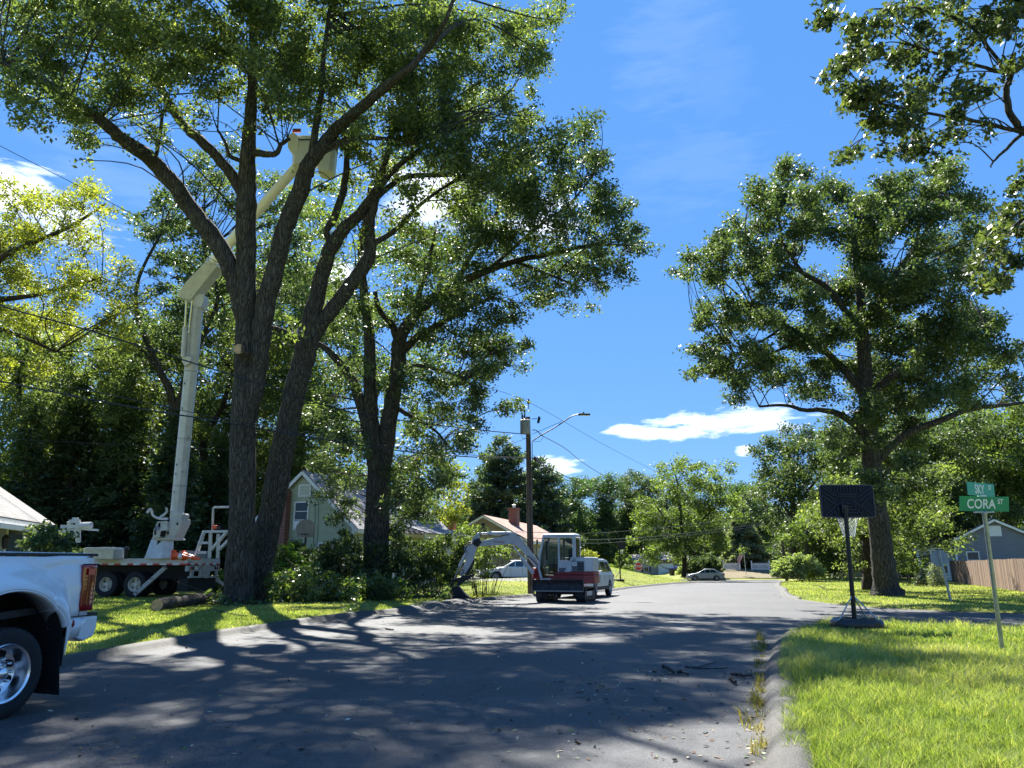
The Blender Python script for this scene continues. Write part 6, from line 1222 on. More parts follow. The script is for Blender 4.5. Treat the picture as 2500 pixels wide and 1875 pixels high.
R_L = [
 [(1918, 1288, 74), (1914, 1262, 54), (1906, 1200, 47), (1896, 1120, 43), (1886, 1040, 40), (1880, 960, 37), (1872, 850, 33), (1866, 760, 27), (1860, 660, 20), (1850, 560, 14), (1840, 470, 8)],
 [(1884, 960, 20), (1850, 920, 17), (1815, 896, 14), (1775, 886, 11), (1735, 886, 9), (1700, 876, 7), (1640, 878, 5)],
 [(1868, 850, 20), (1825, 800, 17), (1790, 765, 14), (1740, 730, 11), (1690, 700, 8), (1640, 690, 5)], [(1862, 740, 16), (1830, 680, 14), (1790, 625, 12), (1735, 590, 9), (1680, 562, 7), (1610, 545, 4)],
 [(1898, 990, 22), (1940, 950, 18), (1985, 925, 16), (2040, 905, 13), (2100, 882, 12), (2160, 876, 9), (2230, 868, 6)], [(1876, 860, 18), (1930, 810, 15), (1990, 770, 12), (2060, 730, 9), (2130, 700, 6)],
 [(1866, 700, 16), (1905, 640, 13), (1950, 570, 10), (2000, 500, 7), (2030, 440, 5)], [(1700, 700, 6), (1640, 740, 5), (1560, 780, 3)], [(1740, 735, 8), (1650, 770, 6), (1560, 820, 3)], [(1735, 590, 7), (1690, 520, 5), (1680, 440, 4)],
]
R_B = [(1700, 365, 32), (1680, 420, 45), (1740, 420, 42), (1640, 440, 38), (1598, 500, 40), (1655, 500, 50), (1730, 490, 55), (1552, 535, 34), (1500, 558, 24), (1482, 590, 20), (1540, 585, 36), (1600, 580, 46), (1680, 580, 55), (1800, 420, 46), (1800, 500, 58), (1870, 450, 55), (1880, 540, 64), (1940, 410, 54), (1950, 480, 64), (2010, 430, 54), (2050, 372, 44), (2085, 440, 48), (2110, 500, 40), (2020, 530, 62), (1750, 620, 56), (1830, 620, 64), (1920, 620, 72), (2000, 620, 68), (2080, 600, 55), (1568, 655, 36), (1530, 695, 32), (1590, 690, 44), (1650, 670, 50), (1525, 765, 30), (1508, 805, 20), (1560, 790, 42), (1600, 830, 34), (1640, 770, 54), (1720, 720, 60), (1700, 800, 44), (1800, 720, 64), (1780, 800, 46), (1880, 720, 72), (1960, 720, 72), (1860, 800, 55), (1940, 820, 64), (2040, 700, 68), (2030, 790, 64), (2120, 720, 56), (2175, 755, 42), (2110, 800, 50), (2185, 825, 34), (1790, 860, 38, .5), (1740, 840, 34, .7), (1930, 890, 50), (2030, 850, 50), (1870, 890, 48), (1960, 960, 56), (1880, 980, 50), (1820, 950, 40, .6), (2090, 860, 34, .7), (1900, 1060, 44, .8), (1970, 1030, 48)]
tree('oak_tree', 'tall broad crowned oak with dark leaves standing across the side street', 33, R_L, R_B, D=4.5, size=.145, mat=OAK2, cov=2.5, seed=14, ntw=4, jit=3)

S_L = [[(1878, 1272, 32), (1877, 1240, 27), (1874, 1180, 24), (1876, 1120, 18), (1900, 1060, 12), (1930, 1000, 8)], [(1874, 1170, 14), (1830, 1130, 10), (1780, 1120, 6)], [(1876, 1150, 14), (1930, 1120, 10), (2000, 1100, 6)]]
S_B = [(1780, 1150, 36), (1830, 1180, 34, .8), (1800, 1110, 44), (1850, 1120, 44), (1930, 1085, 50), (1985, 1080, 50), (1950, 1140, 48), (2005, 1140, 42), (1925, 1175, 36), (2040, 1110, 34), (2015, 1050, 45), (1900, 1110, 44), (2045, 1165, 22), (1975, 1185, 30, .8), (1860, 1065, 44), (1820, 1050, 34), (2065, 1190, 14), (1840, 1225, 22, .7), (1945, 1210, 24, .7), (1760, 1120, 20), (2080, 1160, 20, .7)]
tree('maple_tree', 'smaller bright leaved maple with a pale trunk just left behind the broad oak', 40, S_L, S_B, D=3.5, size=.17, mat=OAK, bark=BARK2, cov=1.3, seed=15, ntw=2, jit=2)

# near oak beyond the right edge whose boughs hang into the picture
O_L = [[(2560, 1500, 90), (2545, 1300, 70), (2520, 900, 60), (2480, 500, 50), (2400, 350, 38), (2300, 315, 22), (2212, 285, 16), (2180, 240, 14), (2174, 190, 13), (2182, 160, 12), (2140, 150, 8), (2070, 130, 6), (1980, 100, 4)],
 [(2330, 320, 16), (2212, 288, 10), (2110, 262, 8), (2000, 245, 6), (1900, 225, 4)], [(2212, 285, 9), (2150, 345, 5), (2140, 362, 3)], [(2400, 350, 20), (2280, 420, 14), (2200, 480, 8), (2120, 560, 5)], [(2180, 165, 8), (2100, 60, 6), (2000, 20, 5), (1880, 20, 3)], [(2480, 480, 30), (2380, 150, 20), (2260, 60, 12), (2150, -40, 8)]]
O_B = [(1795, 38, 34), (1850, 60, 30), (1860, 105, 42), (1815, 150, 28), (1810, 180, 26), (1900, 40, 44, .8), (1870, 190, 54), (1940, 120, 48, .8), (1905, 250, 46), (1835, 215, 34), (1990, 60, 44, .8), (1985, 190, 52), (1960, 260, 46), (2050, 130, 48, .8), (2050, 235, 42, .8), (2120, 60, 46, .8), (2100, 190, 40, .7), (2175, 50, 44), (2185, 150, 34, .6), (1845, 328, 22), (1815, 345, 14), (1990, 330, 40), (1940, 330, 26), (2050, 310, 30, .7), (2130, 280, 26, .5), (2200, 400, 30), (2185, 460, 34), (2140, 540, 42), (2200, 560, 42), (2105, 575, 32), (2160, 610, 30), (2200, 500, 36), (2060, 20, 40, .7), (1950, 15, 30, .7), (2150, -60, 60), (2250, 60, 60), (2270, 500, 60), (2280, 250, 50), (2050, -70, 60), (2300, -80, 80), (2350, 120, 70), (2400, 300, 70)]
tree('oak_tree', 'near oak at the right edge whose star shaped leaves hang against the sky', 13.5, O_L, O_B, D=1.3, size=.135, mat=OAKN, cov=3.4, seed=16, ntw=1, maxL=1.5, jit=2, shape='oak', asp=.75, clump=.16, per=22, base=(11.4, 12.8, 0))

# trees behind on the left
def grid(x0, x1, y0, y1, s, rg, dn=1, f=1.15):
    return [(x + rg.uniform(-.4, .4) * s, y + rg.uniform(-.35, .35) * s, s * f * rg.uniform(.7, 1.15), dn) for x in np.arange(x0, x1 + 1, s) for y in np.arange(y0, y1 + 1, s)]
g1 = np.random.default_rng(5)
tree('locust_tree', 'yellow green feathery tree at the far left edge under the sky', 37, [[(-90, 1200, 50), (-80, 900, 40), (-60, 700, 28), (-20, 620, 20), (0, 560, 12), (70, 525, 10), (150, 490, 8), (230, 440, 5)], [(-40, 650, 16), (60, 640, 10), (140, 620, 8), (220, 600, 5)], [(-60, 700, 16), (30, 720, 10), (120, 760, 6)]],
     [(30, 420, 42, .8), (90, 440, 48, .9), (160, 430, 44), (205, 425, 36), (60, 510, 62), (140, 520, 66), (215, 510, 44, .8), (30, 600, 62), (120, 620, 66), (200, 610, 60), (260, 640, 40), (50, 700, 52), (150, 700, 52), (250, 690, 42), (300, 640, 26, .8), (10, 470, 40), (-30, 560, 80), (-40, 680, 80), (90, 780, 40, .8), (0, 780, 40)], D=3.5, size=.17, mat=YELG, bark=BARK2, cov=.95, seed=21, jit=3, asp=.42, ntw=4)
tree('ash_tree', 'dark leafy tree rising behind the white lift boom', 44, [[(372, 1230, 24), (374, 1100, 22), (376, 950, 20), (370, 860, 17), (345, 800, 14), (318, 740, 12), (296, 680, 9), (300, 600, 7), (350, 500, 5)], [(376, 900, 14), (410, 800, 12), (440, 720, 10), (470, 640, 8), (440, 540, 5)], [(345, 800, 8), (270, 725, 6), (200, 715, 5)]],
     [(350, 440, 34), (395, 430, 34), (340, 490, 44), (392, 500, 48), (440, 480, 40, .8), (350, 560, 44), (410, 570, 48), (462, 560, 42), (335, 630, 40, .8), (400, 650, 44, .7), (468, 630, 44, .8), (500, 700, 40, .8), (440, 720, 40, .6), (300, 700, 40, .6), (360, 740, 44, .6), (290, 780, 40, .6), (430, 800, 40, .6), (480, 380, 40, .8), (440, 400, 34, .8), (500, 440, 42, .8), (570, 480, 50, .8), (600, 560, 50, .7), (640, 520, 45, .8), (560, 400, 45, .8), (620, 440, 40, .7), (500, 320, 40, .7), (430, 350, 34, .8), (590, 620, 40, .6), (640, 640, 40, .6)], D=4, size=.19, mat=OAK2, cov=1.15, seed=22, jit=3, ntw=3)
tree('maple_tree', 'sunlit green maple filling the gap between the lift boom and the twin oak', 50, [[(455, 1220, 20), (450, 1050, 18), (440, 950, 14), (480, 880, 10), (500, 800, 7)], [(445, 960, 10), (400, 900, 8), (380, 860, 5)]],
     grid(400, 780, 640, 1120, 78, g1, .8) + [(600, 400, 40, .6), (700, 500, 40, .5)], D=4, size=.2, mat=OAK, bark=BARK2, cov=1.1, seed=23, jit=1, ntw=2)
tree('maple_tree', 'broad mid green tree with an arching limb above the left power lines', 47, [[(60, 1230, 34), (70, 1000, 28), (110, 900, 20), (160, 840, 15), (230, 780, 12), (290, 745, 10), (350, 722, 8), (430, 722, 5)], [(70, 1000, 18), (40, 850, 12), (60, 740, 8)]],
     grid(-60, 340, 740, 1060, 74, g1, .9), D=4, size=.2, mat=OAK, cov=1.15, seed=24, jit=1, ntw=2)
tree('maple_tree', 'shaded woodland tree low behind the grey shingled roof at left', 58, [[(200, 1250, 24), (205, 1000, 20), (210, 850, 12)], ], grid(-60, 620, 800, 1190, 95, g1, 1.0), D=4, size=.26, mat=OAK2, cov=1.25, seed=25, jit=1, ntw=1)
tree('maple_tree', 'tall woodland tree backing the gap around the lift bucket', 60, [[(650, 1230, 24), (650, 900, 20), (660, 600, 12)]], grid(520, 900, 560, 1130, 90, g1, .75) + grid(640, 760, 400, 520, 70, g1, .5), D=4, size=.26, mat=MAPLE, cov=.95, seed=26, jit=1, ntw=1)
tree('maple_tree', 'bright yellow green tree behind the low wing of the pale green house', 52, [[(905, 1230, 16), (905, 1100, 14), (900, 1000, 8)]], [(870, 1000, 40), (920, 970, 40), (960, 1010, 38), (900, 1060, 44), (960, 1080, 40), (990, 1120, 34), (850, 1060, 36), (930, 1130, 34), (985, 1050, 28), (880, 1120, 32)], D=3, size=.2, mat=YELG, bark=BARK2, cov=1.25, seed=27, jit=2, ntw=2)

def conifer(name, label, px, py, t, Hm, Rm, mat, seed, size=.28, tiers=22, dens=1.0, droop=.35, clear=.06, group=None, tuft=False, lean=0):
    rg = np.random.default_rng(seed); b0 = PT(px * 2500 / 2212, t, 0); z0 = gz(b0.x, b0.y); loc = (b0.x, b0.y, z0)
    root = thing(name, label, 'tree', loc, 0, group); mb = MB()
    mb.tube([(0, 0, -.1), (0, 0, Hm * .5), (0, 0, Hm * .99)], [Hm * .016, Hm * .01, .02], n=8)
    V = []; A = []; VR = []
    for k in range(tiers):
        f = clear + (1 - clear) * (k + .5) / tiers; rr = Rm * (1 - f) ** (.8 if not tuft else .55) * rg.uniform(.82, 1.12) + .15; nb = max(5, int(9 + 5 * (1 - f)))
        for j in range(nb):
            a = rg.uniform(0, 2 * math.pi); L = rr * rg.uniform(.65, 1.15); d = np.array([math.cos(a), math.sin(a), 0]); sl = rg.uniform(-droop, .12) if not tuft else rg.uniform(.0, .45)
            base = np.array([0, 0, Hm * f]); tip = base + d * L + np.array([0, 0, sl * L])
            mb.tube([base, (base + tip) / 2 + np.array([0, 0, .06 * L]), tip], [.012 * L + .01, .008 * L + .006, .004], n=4, caps=False)
            n = int(dens * 34 * L * L / (size * 3)) + 8; s = rg.uniform(.15, 1.03, n) ** .7
            lat = np.array([-d[1], d[0], 0]); wdt = (.36 * L * (1.1 - s) + .10)
            if tuft: s = np.round(s * 5) / 5 + rg.normal(size=n) * .035
            off = rg.normal(size=n) * wdt * .6
            p = base + (tip - base) * s[:, None] + lat * off[:, None] + rg.normal(size=(n, 3)) * (.10 if not tuft else .16) + np.array([0, 0, 1]) * (-np.abs(off) * .25)[:, None]
            V.append(p); dirn = d * .7 + lat * np.sign(off)[:, None] * .6 + rg.normal(size=(n, 3)) * (.35 if not tuft else .7) + np.array([0, 0, -.15 if not tuft else .35]); A.append(dirn); VR.append(np.full(n, rg.uniform(0, .5)) + rg.uniform(0, .5, n))
    p = np.concatenate(V); a = np.concatenate(A); v = np.concatenate(VR); a /= np.linalg.norm(a, axis=1)[:, None]; n = len(p)
    nm = rnd_unit(rg, n) + np.array([0, 0, .8]); b = np.cross(nm, a); b /= np.linalg.norm(b, axis=1)[:, None]; s = size * rg.uniform(.6, 1.3, n)[:, None]; w = s * .2
    vs = np.stack([p, p + a * s * .5 + b * w, p + a * s, p + a * s * .5 - b * w], 1).reshape(-1, 3)
    np_mesh('crown', vs + np.array(loc), np.arange(n * 4).reshape(n, 4), mat, root, v)
    mb.build('trunk', BARK2, root); return root
def czm(py, t): return CH + (1380 - py * 2500 / 2212) / 1850 * t * 1.0
def con(name, label, px, ytop, t, Rpx, mat, seed, **k):
    v = (937.5 - ytop * 2500 / 2212) / 1850; top = CH + t * (ST + v * CT); b0 = PT(px * 2500 / 2212, t, 0)
    return conifer(name, label, px, 0, t, top - gz(b0.x, b0.y), Rpx * t / 1637, mat, seed, **k)
con('hemlock_tree', 'dark drooping hemlock behind the left house roof', 120, 800, 42, 90, NEEDLE, 31, size=.34, tiers=26, dens=1.0)
con('hemlock_tree', 'dark hemlock behind the truck boom rest, second from the left edge', 235, 760, 43, 95, NEEDLE, 32, size=.34, tiers=28)
con('hemlock_tree', 'black green hemlock directly behind the lift turret', 350, 860, 41, 85, NEEDLE, 33, size=.34, tiers=24)
con('hemlock_tree', 'darkest hemlock at the very left edge behind the grey roof', 15, 850, 40, 80, NEEDLE, 34, size=.34, tiers=22)
con('hemlock_tree', 'slim hemlock between the lift boom and the twin oak trunk', 450, 930, 45, 60, NEEDLE, 35, size=.34, tiers=20)
con('pine_tree', 'tall soft needled white pine left of the utility pole', 1085, 932, 84, 100, PINE, 36, size=.42, tiers=20, tuft=True, dens=1.0, clear=.14)
con('pine_tree', 'lower broad white pine right of the utility pole', 1165, 982, 88, 82, PINE, 37, size=.42, tiers=17, tuft=True, clear=.14)
con('pine_tree', 'pine half hidden behind the ranch house ridge', 1020, 1040, 86, 50, PINE, 42, size=.42, tiers=14, tuft=True, clear=.14)
con('spruce_tree', 'dark narrow blue spruce behind the white picket fence', 1612, 1082, 110, 52, SPRUCE, 38, size=.5, tiers=26, droop=.45, dens=1.5)

# far trees
tree('maple_tree', 'big airy light green tree above the silver car', 92, [[(1478, 1245, 10), (1478, 1180, 9), (1470, 1120, 7), (1465, 1050, 4), (1450, 1000, 2)], [(1476, 1170, 5), (1520, 1120, 4), (1550, 1090, 2)], [(1474, 1160, 5), (1430, 1110, 4), (1410, 1080, 2)]],
     [(1432, 1015, 16), (1425, 1040, 20), (1475, 1005, 18), (1505, 1012, 18), (1450, 1055, 34), (1500, 1050, 34), (1545, 1030, 20), (1550, 1060, 28), (1402, 1090, 24), (1400, 1120, 28), (1460, 1110, 40), (1530, 1105, 38), (1575, 1085, 20), (1400, 1155, 26), (1420, 1185, 24), (1450, 1165, 34), (1500, 1165, 36), (1545, 1145, 36), (1590, 1115, 18), (1418, 1210, 12), (1465, 1200, 20), (1560, 1180, 24), (1380, 1110, 12), (1595, 1090, 12)], D=3.5, size=.30, mat=MAPLE, bark=BARK2, cov=1.7, seed=41, jit=3, ntw=1, asp=.45)
FT = [('grey green hardwood just right of the pines', 1235, 112, [(1215, 1060, 30), (1250, 1045, 28), (1230, 1100, 42), (1215, 1150, 40), (1260, 1140, 38), (1240, 1190, 34)], HAZY),
      ('rounded hardwood in the middle of the far tree line', 1300, 116, [(1285, 1042, 26), (1320, 1050, 28), (1300, 1095, 42), (1280, 1150, 40), (1330, 1140, 40), (1300, 1190, 36)], HAZY),
      ('hardwood at the dip of the far tree line', 1362, 118, [(1350, 1048, 26), (1380, 1035, 22), (1405, 1040, 20), (1365, 1095, 42), (1395, 1140, 40), (1350, 1150, 36), (1375, 1190, 36)], OAK2),
      ('dark hardwood behind the airy light green tree', 1440, 126, [(1420, 1090, 36), (1470, 1080, 36), (1430, 1150, 42), (1490, 1140, 42), (1460, 1190, 34), (1540, 1130, 40), (1530, 1190, 34)], OAK2),
      ('grey green hardwood behind the blue spruce', 1600, 120, [(1590, 1060, 26), (1620, 1055, 26), (1640, 1085, 28), (1600, 1110, 40), (1650, 1140, 40), (1590, 1170, 40), (1650, 1190, 36), (1560, 1060, 18)], HAZY)]
for i, (lb, x, t, bl, mt) in enumerate(FT):
    tree('hardwood_tree', lb, t + 20, [[(x, 1228, 8), (x, 1150, 7), (x, 1080, 4)], [(x, 1150, 4), (x + 22, 1100, 2)], [(x, 1140, 4), (x - 20, 1090, 2)]], bl + [(q[0] + 14, q[1] + 18, q[2]) for q in bl], D=4, size=.34, mat=mt, cov=1.6, seed=60 + i, jit=2, ntw=1, group='hardwoods of the far tree line')
tag(leaf_cloud('woodland', [(x, 168 + (i % 3) * 4 + abs(x) * .02, 3.5 + (i % 2) * 3.5, 5.2, 1) for i, x in enumerate(np.arange(-95, 105, 3.4))] + [(x, 176, 10 + (i % 2) * 2, 3.6, .9) for i, x in enumerate(np.arange(-95, 105, 3.8))], .6, OAK2, None, np.random.default_rng(77), cov=2.6, clump=.9, per=20)[0], kind='stuff')
tree('hardwood_tree', 'tall mid green tree right of the blue spruce, tallest of the far right group', 76, [[(1715, 1235, 14), (1712, 1100, 11), (1720, 1000, 6)], [(1712, 1120, 7), (1670, 1060, 4)], [(1712, 1100, 7), (1770, 1030, 4)]],
     [(1682, 960, 34), (1735, 945, 36), (1765, 950, 26), (1660, 1005, 34), (1720, 1015, 48), (1785, 1000, 48), (1650, 1060, 30), (1700, 1080, 46), (1760, 1085, 50), (1668, 1120, 30), (1730, 1150, 46), (1700, 1190, 34), (1790, 1150, 44), (1820, 1080, 48), (1760, 1200, 34)], D=4, size=.27, mat=OAK2, cov=1.9, seed=71, jit=3, ntw=1)
tree('hardwood_tree', 'yellow green young tree beside the second utility pole', 66, [[(1745, 1240, 10), (1742, 1170, 8), (1750, 1110, 4)]], [(1735, 1110, 22), (1765, 1095, 24), (1720, 1140, 22), (1760, 1140, 28), (1700, 1160, 18), (1740, 1175, 26), (1780, 1170, 24)], D=2, size=.22, mat=MAPLE, cov=1.3, seed=72, jit=2, ntw=1)
tree('hardwood_tree', 'high dark tree behind the broad oak, to the right of its trunk', 68, [[(2010, 1235, 16), (2010, 1100, 12), (2000, 980, 6)]], grid(1830, 2080, 930, 1180, 62, g1, 1), D=4, size=.28, mat=OAK2, cov=1.8, seed=73, jit=2, ntw=1)
tree('hardwood_tree', 'tree at the right edge rising above the grey house roof', 74, [[(2170, 1235, 16), (2170, 1100, 12), (2160, 980, 6)]], grid(2090, 2300, 925, 1110, 60, g1, 1) + [(2150, 900, 22), (2200, 890, 26), (2060, 960, 30)], D=4, size=.29, mat=MAPLE, cov=1.8, seed=74, jit=2, ntw=1)
tree('hardwood_tree', 'dense dark tree closing the view behind the grey house', 84, [[(2080, 1235, 14), (2080, 1100, 9)]], grid(1780, 2320, 1010, 1200, 75, g1, 1), D=3, size=.36, mat=OAK2, cov=1.4, seed=75, jit=1, ntw=1)
# ---------------------------------------------------------------- shrubs, brush, grass
def bush(name, label, t, blobs, mat, size=.09, D=.5, cov=1.8, seed=1, stems=5, cat='shrub', group=None, asp=.55, clump=.14, flat=.9, up=.5, per=22, jit=2, sprawl=0):
    rg = np.random.default_rng(seed)
    if jit:
        ex = [(q[0] + rg.normal() * q[2] * .7, q[1] + rg.normal() * q[2] * .55, q[2] * rg.uniform(.3, .5), 1.2) for q in blobs for _ in range(jit)]
        blobs = list(blobs) + ex
    B = blobs_at(blobs, t, D, rg); B = [(x, y, max(z, gz(x, y) + r * .35), r, d) for x, y, z, r, d in B]
    mx = float(np.mean([b[0] for b in B])); my = float(np.mean([b[1] for b in B])); root = thing(name, label, cat, (mx, my, gz(mx, my)), 0, group)
    lc, cl = leaf_cloud('foliage', B, size, mat, root, rg, cov=cov, asp=asp, clump=clump, flat=flat, up=up, per=per); mb = MB()
    for x, y, z, r, d in B[:max(stems, 1) * 6]:
        c = Vector((x, y, z)); b = Vector((mx + (x - mx) * .35 + rg.normal() * .1, my + (y - my) * .35, gz(mx, my) - .03))
        m = (b + c) / 2 + Vector(rg.normal(size=3) * .08); mb.tube(cat_rom([tuple(b), tuple(m), tuple(c)], 3), list(np.linspace(.018, .005, 7)), n=4, caps=False)
    for _ in range(sprawl):            # bare cut ends and broken twigs sticking out
        b = B[int(rg.integers(0, len(B)))]; a_ = rg.uniform(0, 6.28); L = rg.uniform(.5, 1.7); c = Vector((b[0], b[1], b[2])) + Vector(rg.normal(size=3) * b[3] * .5); d = Vector((math.cos(a_), math.sin(a_), rg.uniform(-.25, .75))) * L
        c.z = max(c.z, gz(c.x, c.y) + .05); e = c + d; e.z = max(e.z, gz(e.x, e.y) + .03); mb.tube([c, (c + e) / 2 + Vector(rg.normal(size=3) * .06), e], [.02, .014, .006], n=5, caps=False)
    mb.build('stem', BARK2, root, world=True); return root
bush('shrub', 'dark broad leaved shrub hiding the corner of the grey shingled house at left', 15.5, [(78, 1172, 22), (100, 1150, 24), (125, 1165, 26), (95, 1185, 28), (145, 1185, 20), (120, 1195, 26), (163, 1196, 11), (80, 1200, 24)], OAK2, size=.085, D=.5, cov=2.2, seed=101, clump=.09)
bush('shrub', 'leafy shrub climbing under the old wooden hoop board', 33.5, [(648, 1180, 18), (665, 1200, 24), (640, 1210, 30), (700, 1205, 26)], MAPLE, size=.13, D=.6, seed=102)
bush('shrub', 'dense green shrub between the leaning oak and the pale green house', 32.5, [(610, 1195, 22), (620, 1235, 34), (600, 1255, 26), (650, 1240, 32)], SHRUB, size=.12, D=.7, seed=103)
bush('shrub', 'darkest shrub in front of the bay window, left of the middle oak trunk', 32.2, [(690, 1215, 30), (660, 1215, 28), (720, 1195, 32), (755, 1180, 26), (780, 1205, 28), (740, 1230, 36), (700, 1235, 30), (785, 1240, 30), (745, 1160, 16)], OAK2, size=.12, D=.7, cov=2.1, seed=104)
bush('shrub', 'loose shrub just right of the middle oak trunk', 32.8, [(915, 1250, 24), (880, 1258, 22), (860, 1170, 24), (875, 1200, 32), (840, 1225, 34), (890, 1235, 30), (855, 1145, 16)], OAK2, size=.12, D=.7, seed=105)
bush('shrub', 'flowering shrub with pale blooms between the middle oak and the excavator bucket', 32.5, [(945, 1250, 22), (925, 1200, 24), (925, 1180, 26), (960, 1170, 22), (950, 1215, 30), (920, 1225, 28), (985, 1215, 24), (975, 1245, 20), (1000, 1190, 20)], MAPLE, size=.11, D=.6, seed=106)
fl = np.random.default_rng(9); pt = [(Q(970 + fl.normal() * 18, 1195 + fl.normal() * 16, 31.7)) for _ in range(1)]
bush('shrub', 'arching multi stemmed shrub behind the excavator arm', 33, [(1020, 1165, 26), (1050, 1185, 26), (1005, 1195, 24), (1040, 1215, 24), (1080, 1195, 20), (1000, 1150, 16), (1095, 1185, 14), (1015, 1235, 16), (1055, 1240, 12)], MAPLE, size=.11, D=.6, cov=1.15, seed=107, stems=12)
bush('shrub', 'round clipped pale rhododendron beside the road end', 62, [(1688, 1226, 22), (1714, 1218, 25), (1742, 1219, 24), (1762, 1230, 17), (1700, 1236, 18), (1728, 1236, 20), (1676, 1238, 12), (1752, 1240, 15), (1726, 1214, 20), (1775, 1239, 9)], PALE, size=.11, D=.6, cov=4.2, seed=108, clump=.10, jit=0)
bush('shrub', 'big rounded hedge shrub directly behind the silver car', 99, [(1500, 1222, 24), (1526, 1216, 24), (1547, 1226, 19), (1510, 1238, 20), (1540, 1238, 18)], OAK2, size=.19, D=.7, cov=3.6, seed=109, clump=.16, jit=0)
bush('shrub', 'reddish brown shrub beside the rounded hedge left of the silver car', 99, [(1478, 1225, 14), (1482, 1240, 13), (1470, 1236, 9)], PALE, size=.2, D=.8, cov=2.2, seed=110, clump=.2)
bush('shrub', 'small light green bush at the foot of the far stop sign', 80, [(1353, 1226, 8), (1366, 1228, 7)] , MAPLE, size=.2, D=.6, seed=111)
bush('shrub', 'bright wild shrub beside the far lone hoop', 84, [(1345, 1195, 14), (1360, 1210, 14), (1340, 1218, 16), (1322, 1230, 13)], MAPLE, size=.2, D=.6, seed=112)
bush('shrub', 'shrub sprawling in front of the grey house porch', 50, [(1960, 1205, 18), (1985, 1225, 14), (1955, 1225, 16), (1935, 1200, 16)], MAPLE, size=.14, D=.7, seed=113)
bush('ornamental_grass', 'tuft of tall light green grass behind the white sport utility car', 52, [(1262, 1193, 9), (1275, 1196, 8), (1283, 1200, 7)], YELG, size=.3, D=.3, seed=114, asp=.12, up=0, cat='plant', jit=0)
con('spruce_shrub', 'small dark dwarf spruce left of the back facing stop sign', 1993, 1222, 50, 14, NEEDLE, 115, size=.12, tiers=12, dens=.5)
con('spruce_shrub', 'bluish dwarf spruce right beside the fence end', 2025, 1216, 47, 15, SPRUCE, 116, size=.12, tiers=12, dens=.5)
# cut brush
bp = lambda lb, t, bl, sd, **k: bush('brush_pile', lb, t, bl, CUT, size=.15, D=.9, cov=1.15, seed=sd, cat='brush pile', asp=.5, clump=.17, up=.2, jit=4, sprawl=26, per=14, **k)
bp('heap of cut leafy boughs at the foot of the twin oak', 27.2, [(615, 1262, 30), (665, 1262, 26), (590, 1250, 20), (610, 1285, 26), (650, 1270, 28), (640, 1300, 22), (600, 1305, 18), (675, 1290, 24), (630, 1245, 22)], 121)
bp('cut oak branches piled in front of the darkest shrub', 27.8, [(705, 1262, 28), (745, 1268, 26), (680, 1240, 18), (770, 1275, 22), (720, 1285, 28), (755, 1290, 26), (690, 1300, 20), (735, 1300, 22)], 122)
bp('heap of felled branches below the middle oak trunk', 28.8, [(820, 1258, 24), (855, 1262, 20), (790, 1262, 20), (870, 1278, 16), (800, 1275, 26), (840, 1280, 24), (815, 1290, 20), (790, 1300, 14)], 123)
bp('low litter of twigs and leaves beside the excavator bucket', 30, [(895, 1285, 16), (930, 1288, 14), (870, 1292, 12), (960, 1282, 12)], 124)
bp('ivy and cut leaves banked around the twin oak base', 25.6, [(480, 1300, 15), (500, 1312, 13), (540, 1310, 14), (580, 1308, 14), (460, 1308, 9)], 125)
bush('cut_branch', 'single pale leafed cut branch lying alone on the kerbside grass', 22.3, [(775, 1318, 10), (760, 1322, 9), (750, 1330, 7), (742, 1334, 5)], CUT, size=.13, D=.2, cov=1.2, seed=126, cat='branch', clump=.12, jit=0)
bush('undergrowth', 'x', 33, [(500, 1240, 30), (540, 1215, 26), (450, 1245, 20), (570, 1250, 20), (590, 1180, 20)], SHRUB, size=.14, D=1, seed=127) if False else None
bush('shrub', 'bright weedy shrub behind the rear of the lift truck', 35.5, [(478, 1255, 20), (460, 1270, 14), (500, 1270, 20), (520, 1240, 24), (430, 1275, 8), (545, 1260, 26)], MAPLE, size=.13, D=.6, seed=128)
bush('shrub', 'small sunlit shrub showing over the lift truck deck', 36, [(340, 1195, 12), (355, 1190, 12), (325, 1200, 8)], YELG, size=.13, D=.4, seed=129, stems=2)

# log and sticks
WOODEND = pm('fresh_cut_wood', (.55, .38, .2), (.38, .24, .12), rough=.8, scale=8)
def log_obj(name, label, a, b, r, cat='log'):
    a, b = Vector(a), Vector(b); root = thing(name, label, cat, tuple(a)); rg = np.random.default_rng(4); n = 9
    pts = [a.lerp(b, i / n) + Vector((0, 0, rg.normal() * .01)) for i in range(n + 1)]
    MB().tube(pts, [r * (1 + .06 * rg.normal()) for _ in pts], n=14, caps=False).build('bark', BARK, root, world=True, smooth=60)
    d = (b - a).normalized()
    for p, s in ((a, -1), (b, 1)): MB().tube([p - d * .005 * -s * -1, p + d * s * .004], [r * .97, r * .97], n=14).build('cut_face', WOODEND, root, world=True)
    return root
la = G(382, 1492, .12); lb = G(505, 1466, .2); log_obj('log', 'sawn log with a pale round cut end lying on the lawn', (la.x, la.y, .12 + .17), (lb.x, lb.y, .30), .17)
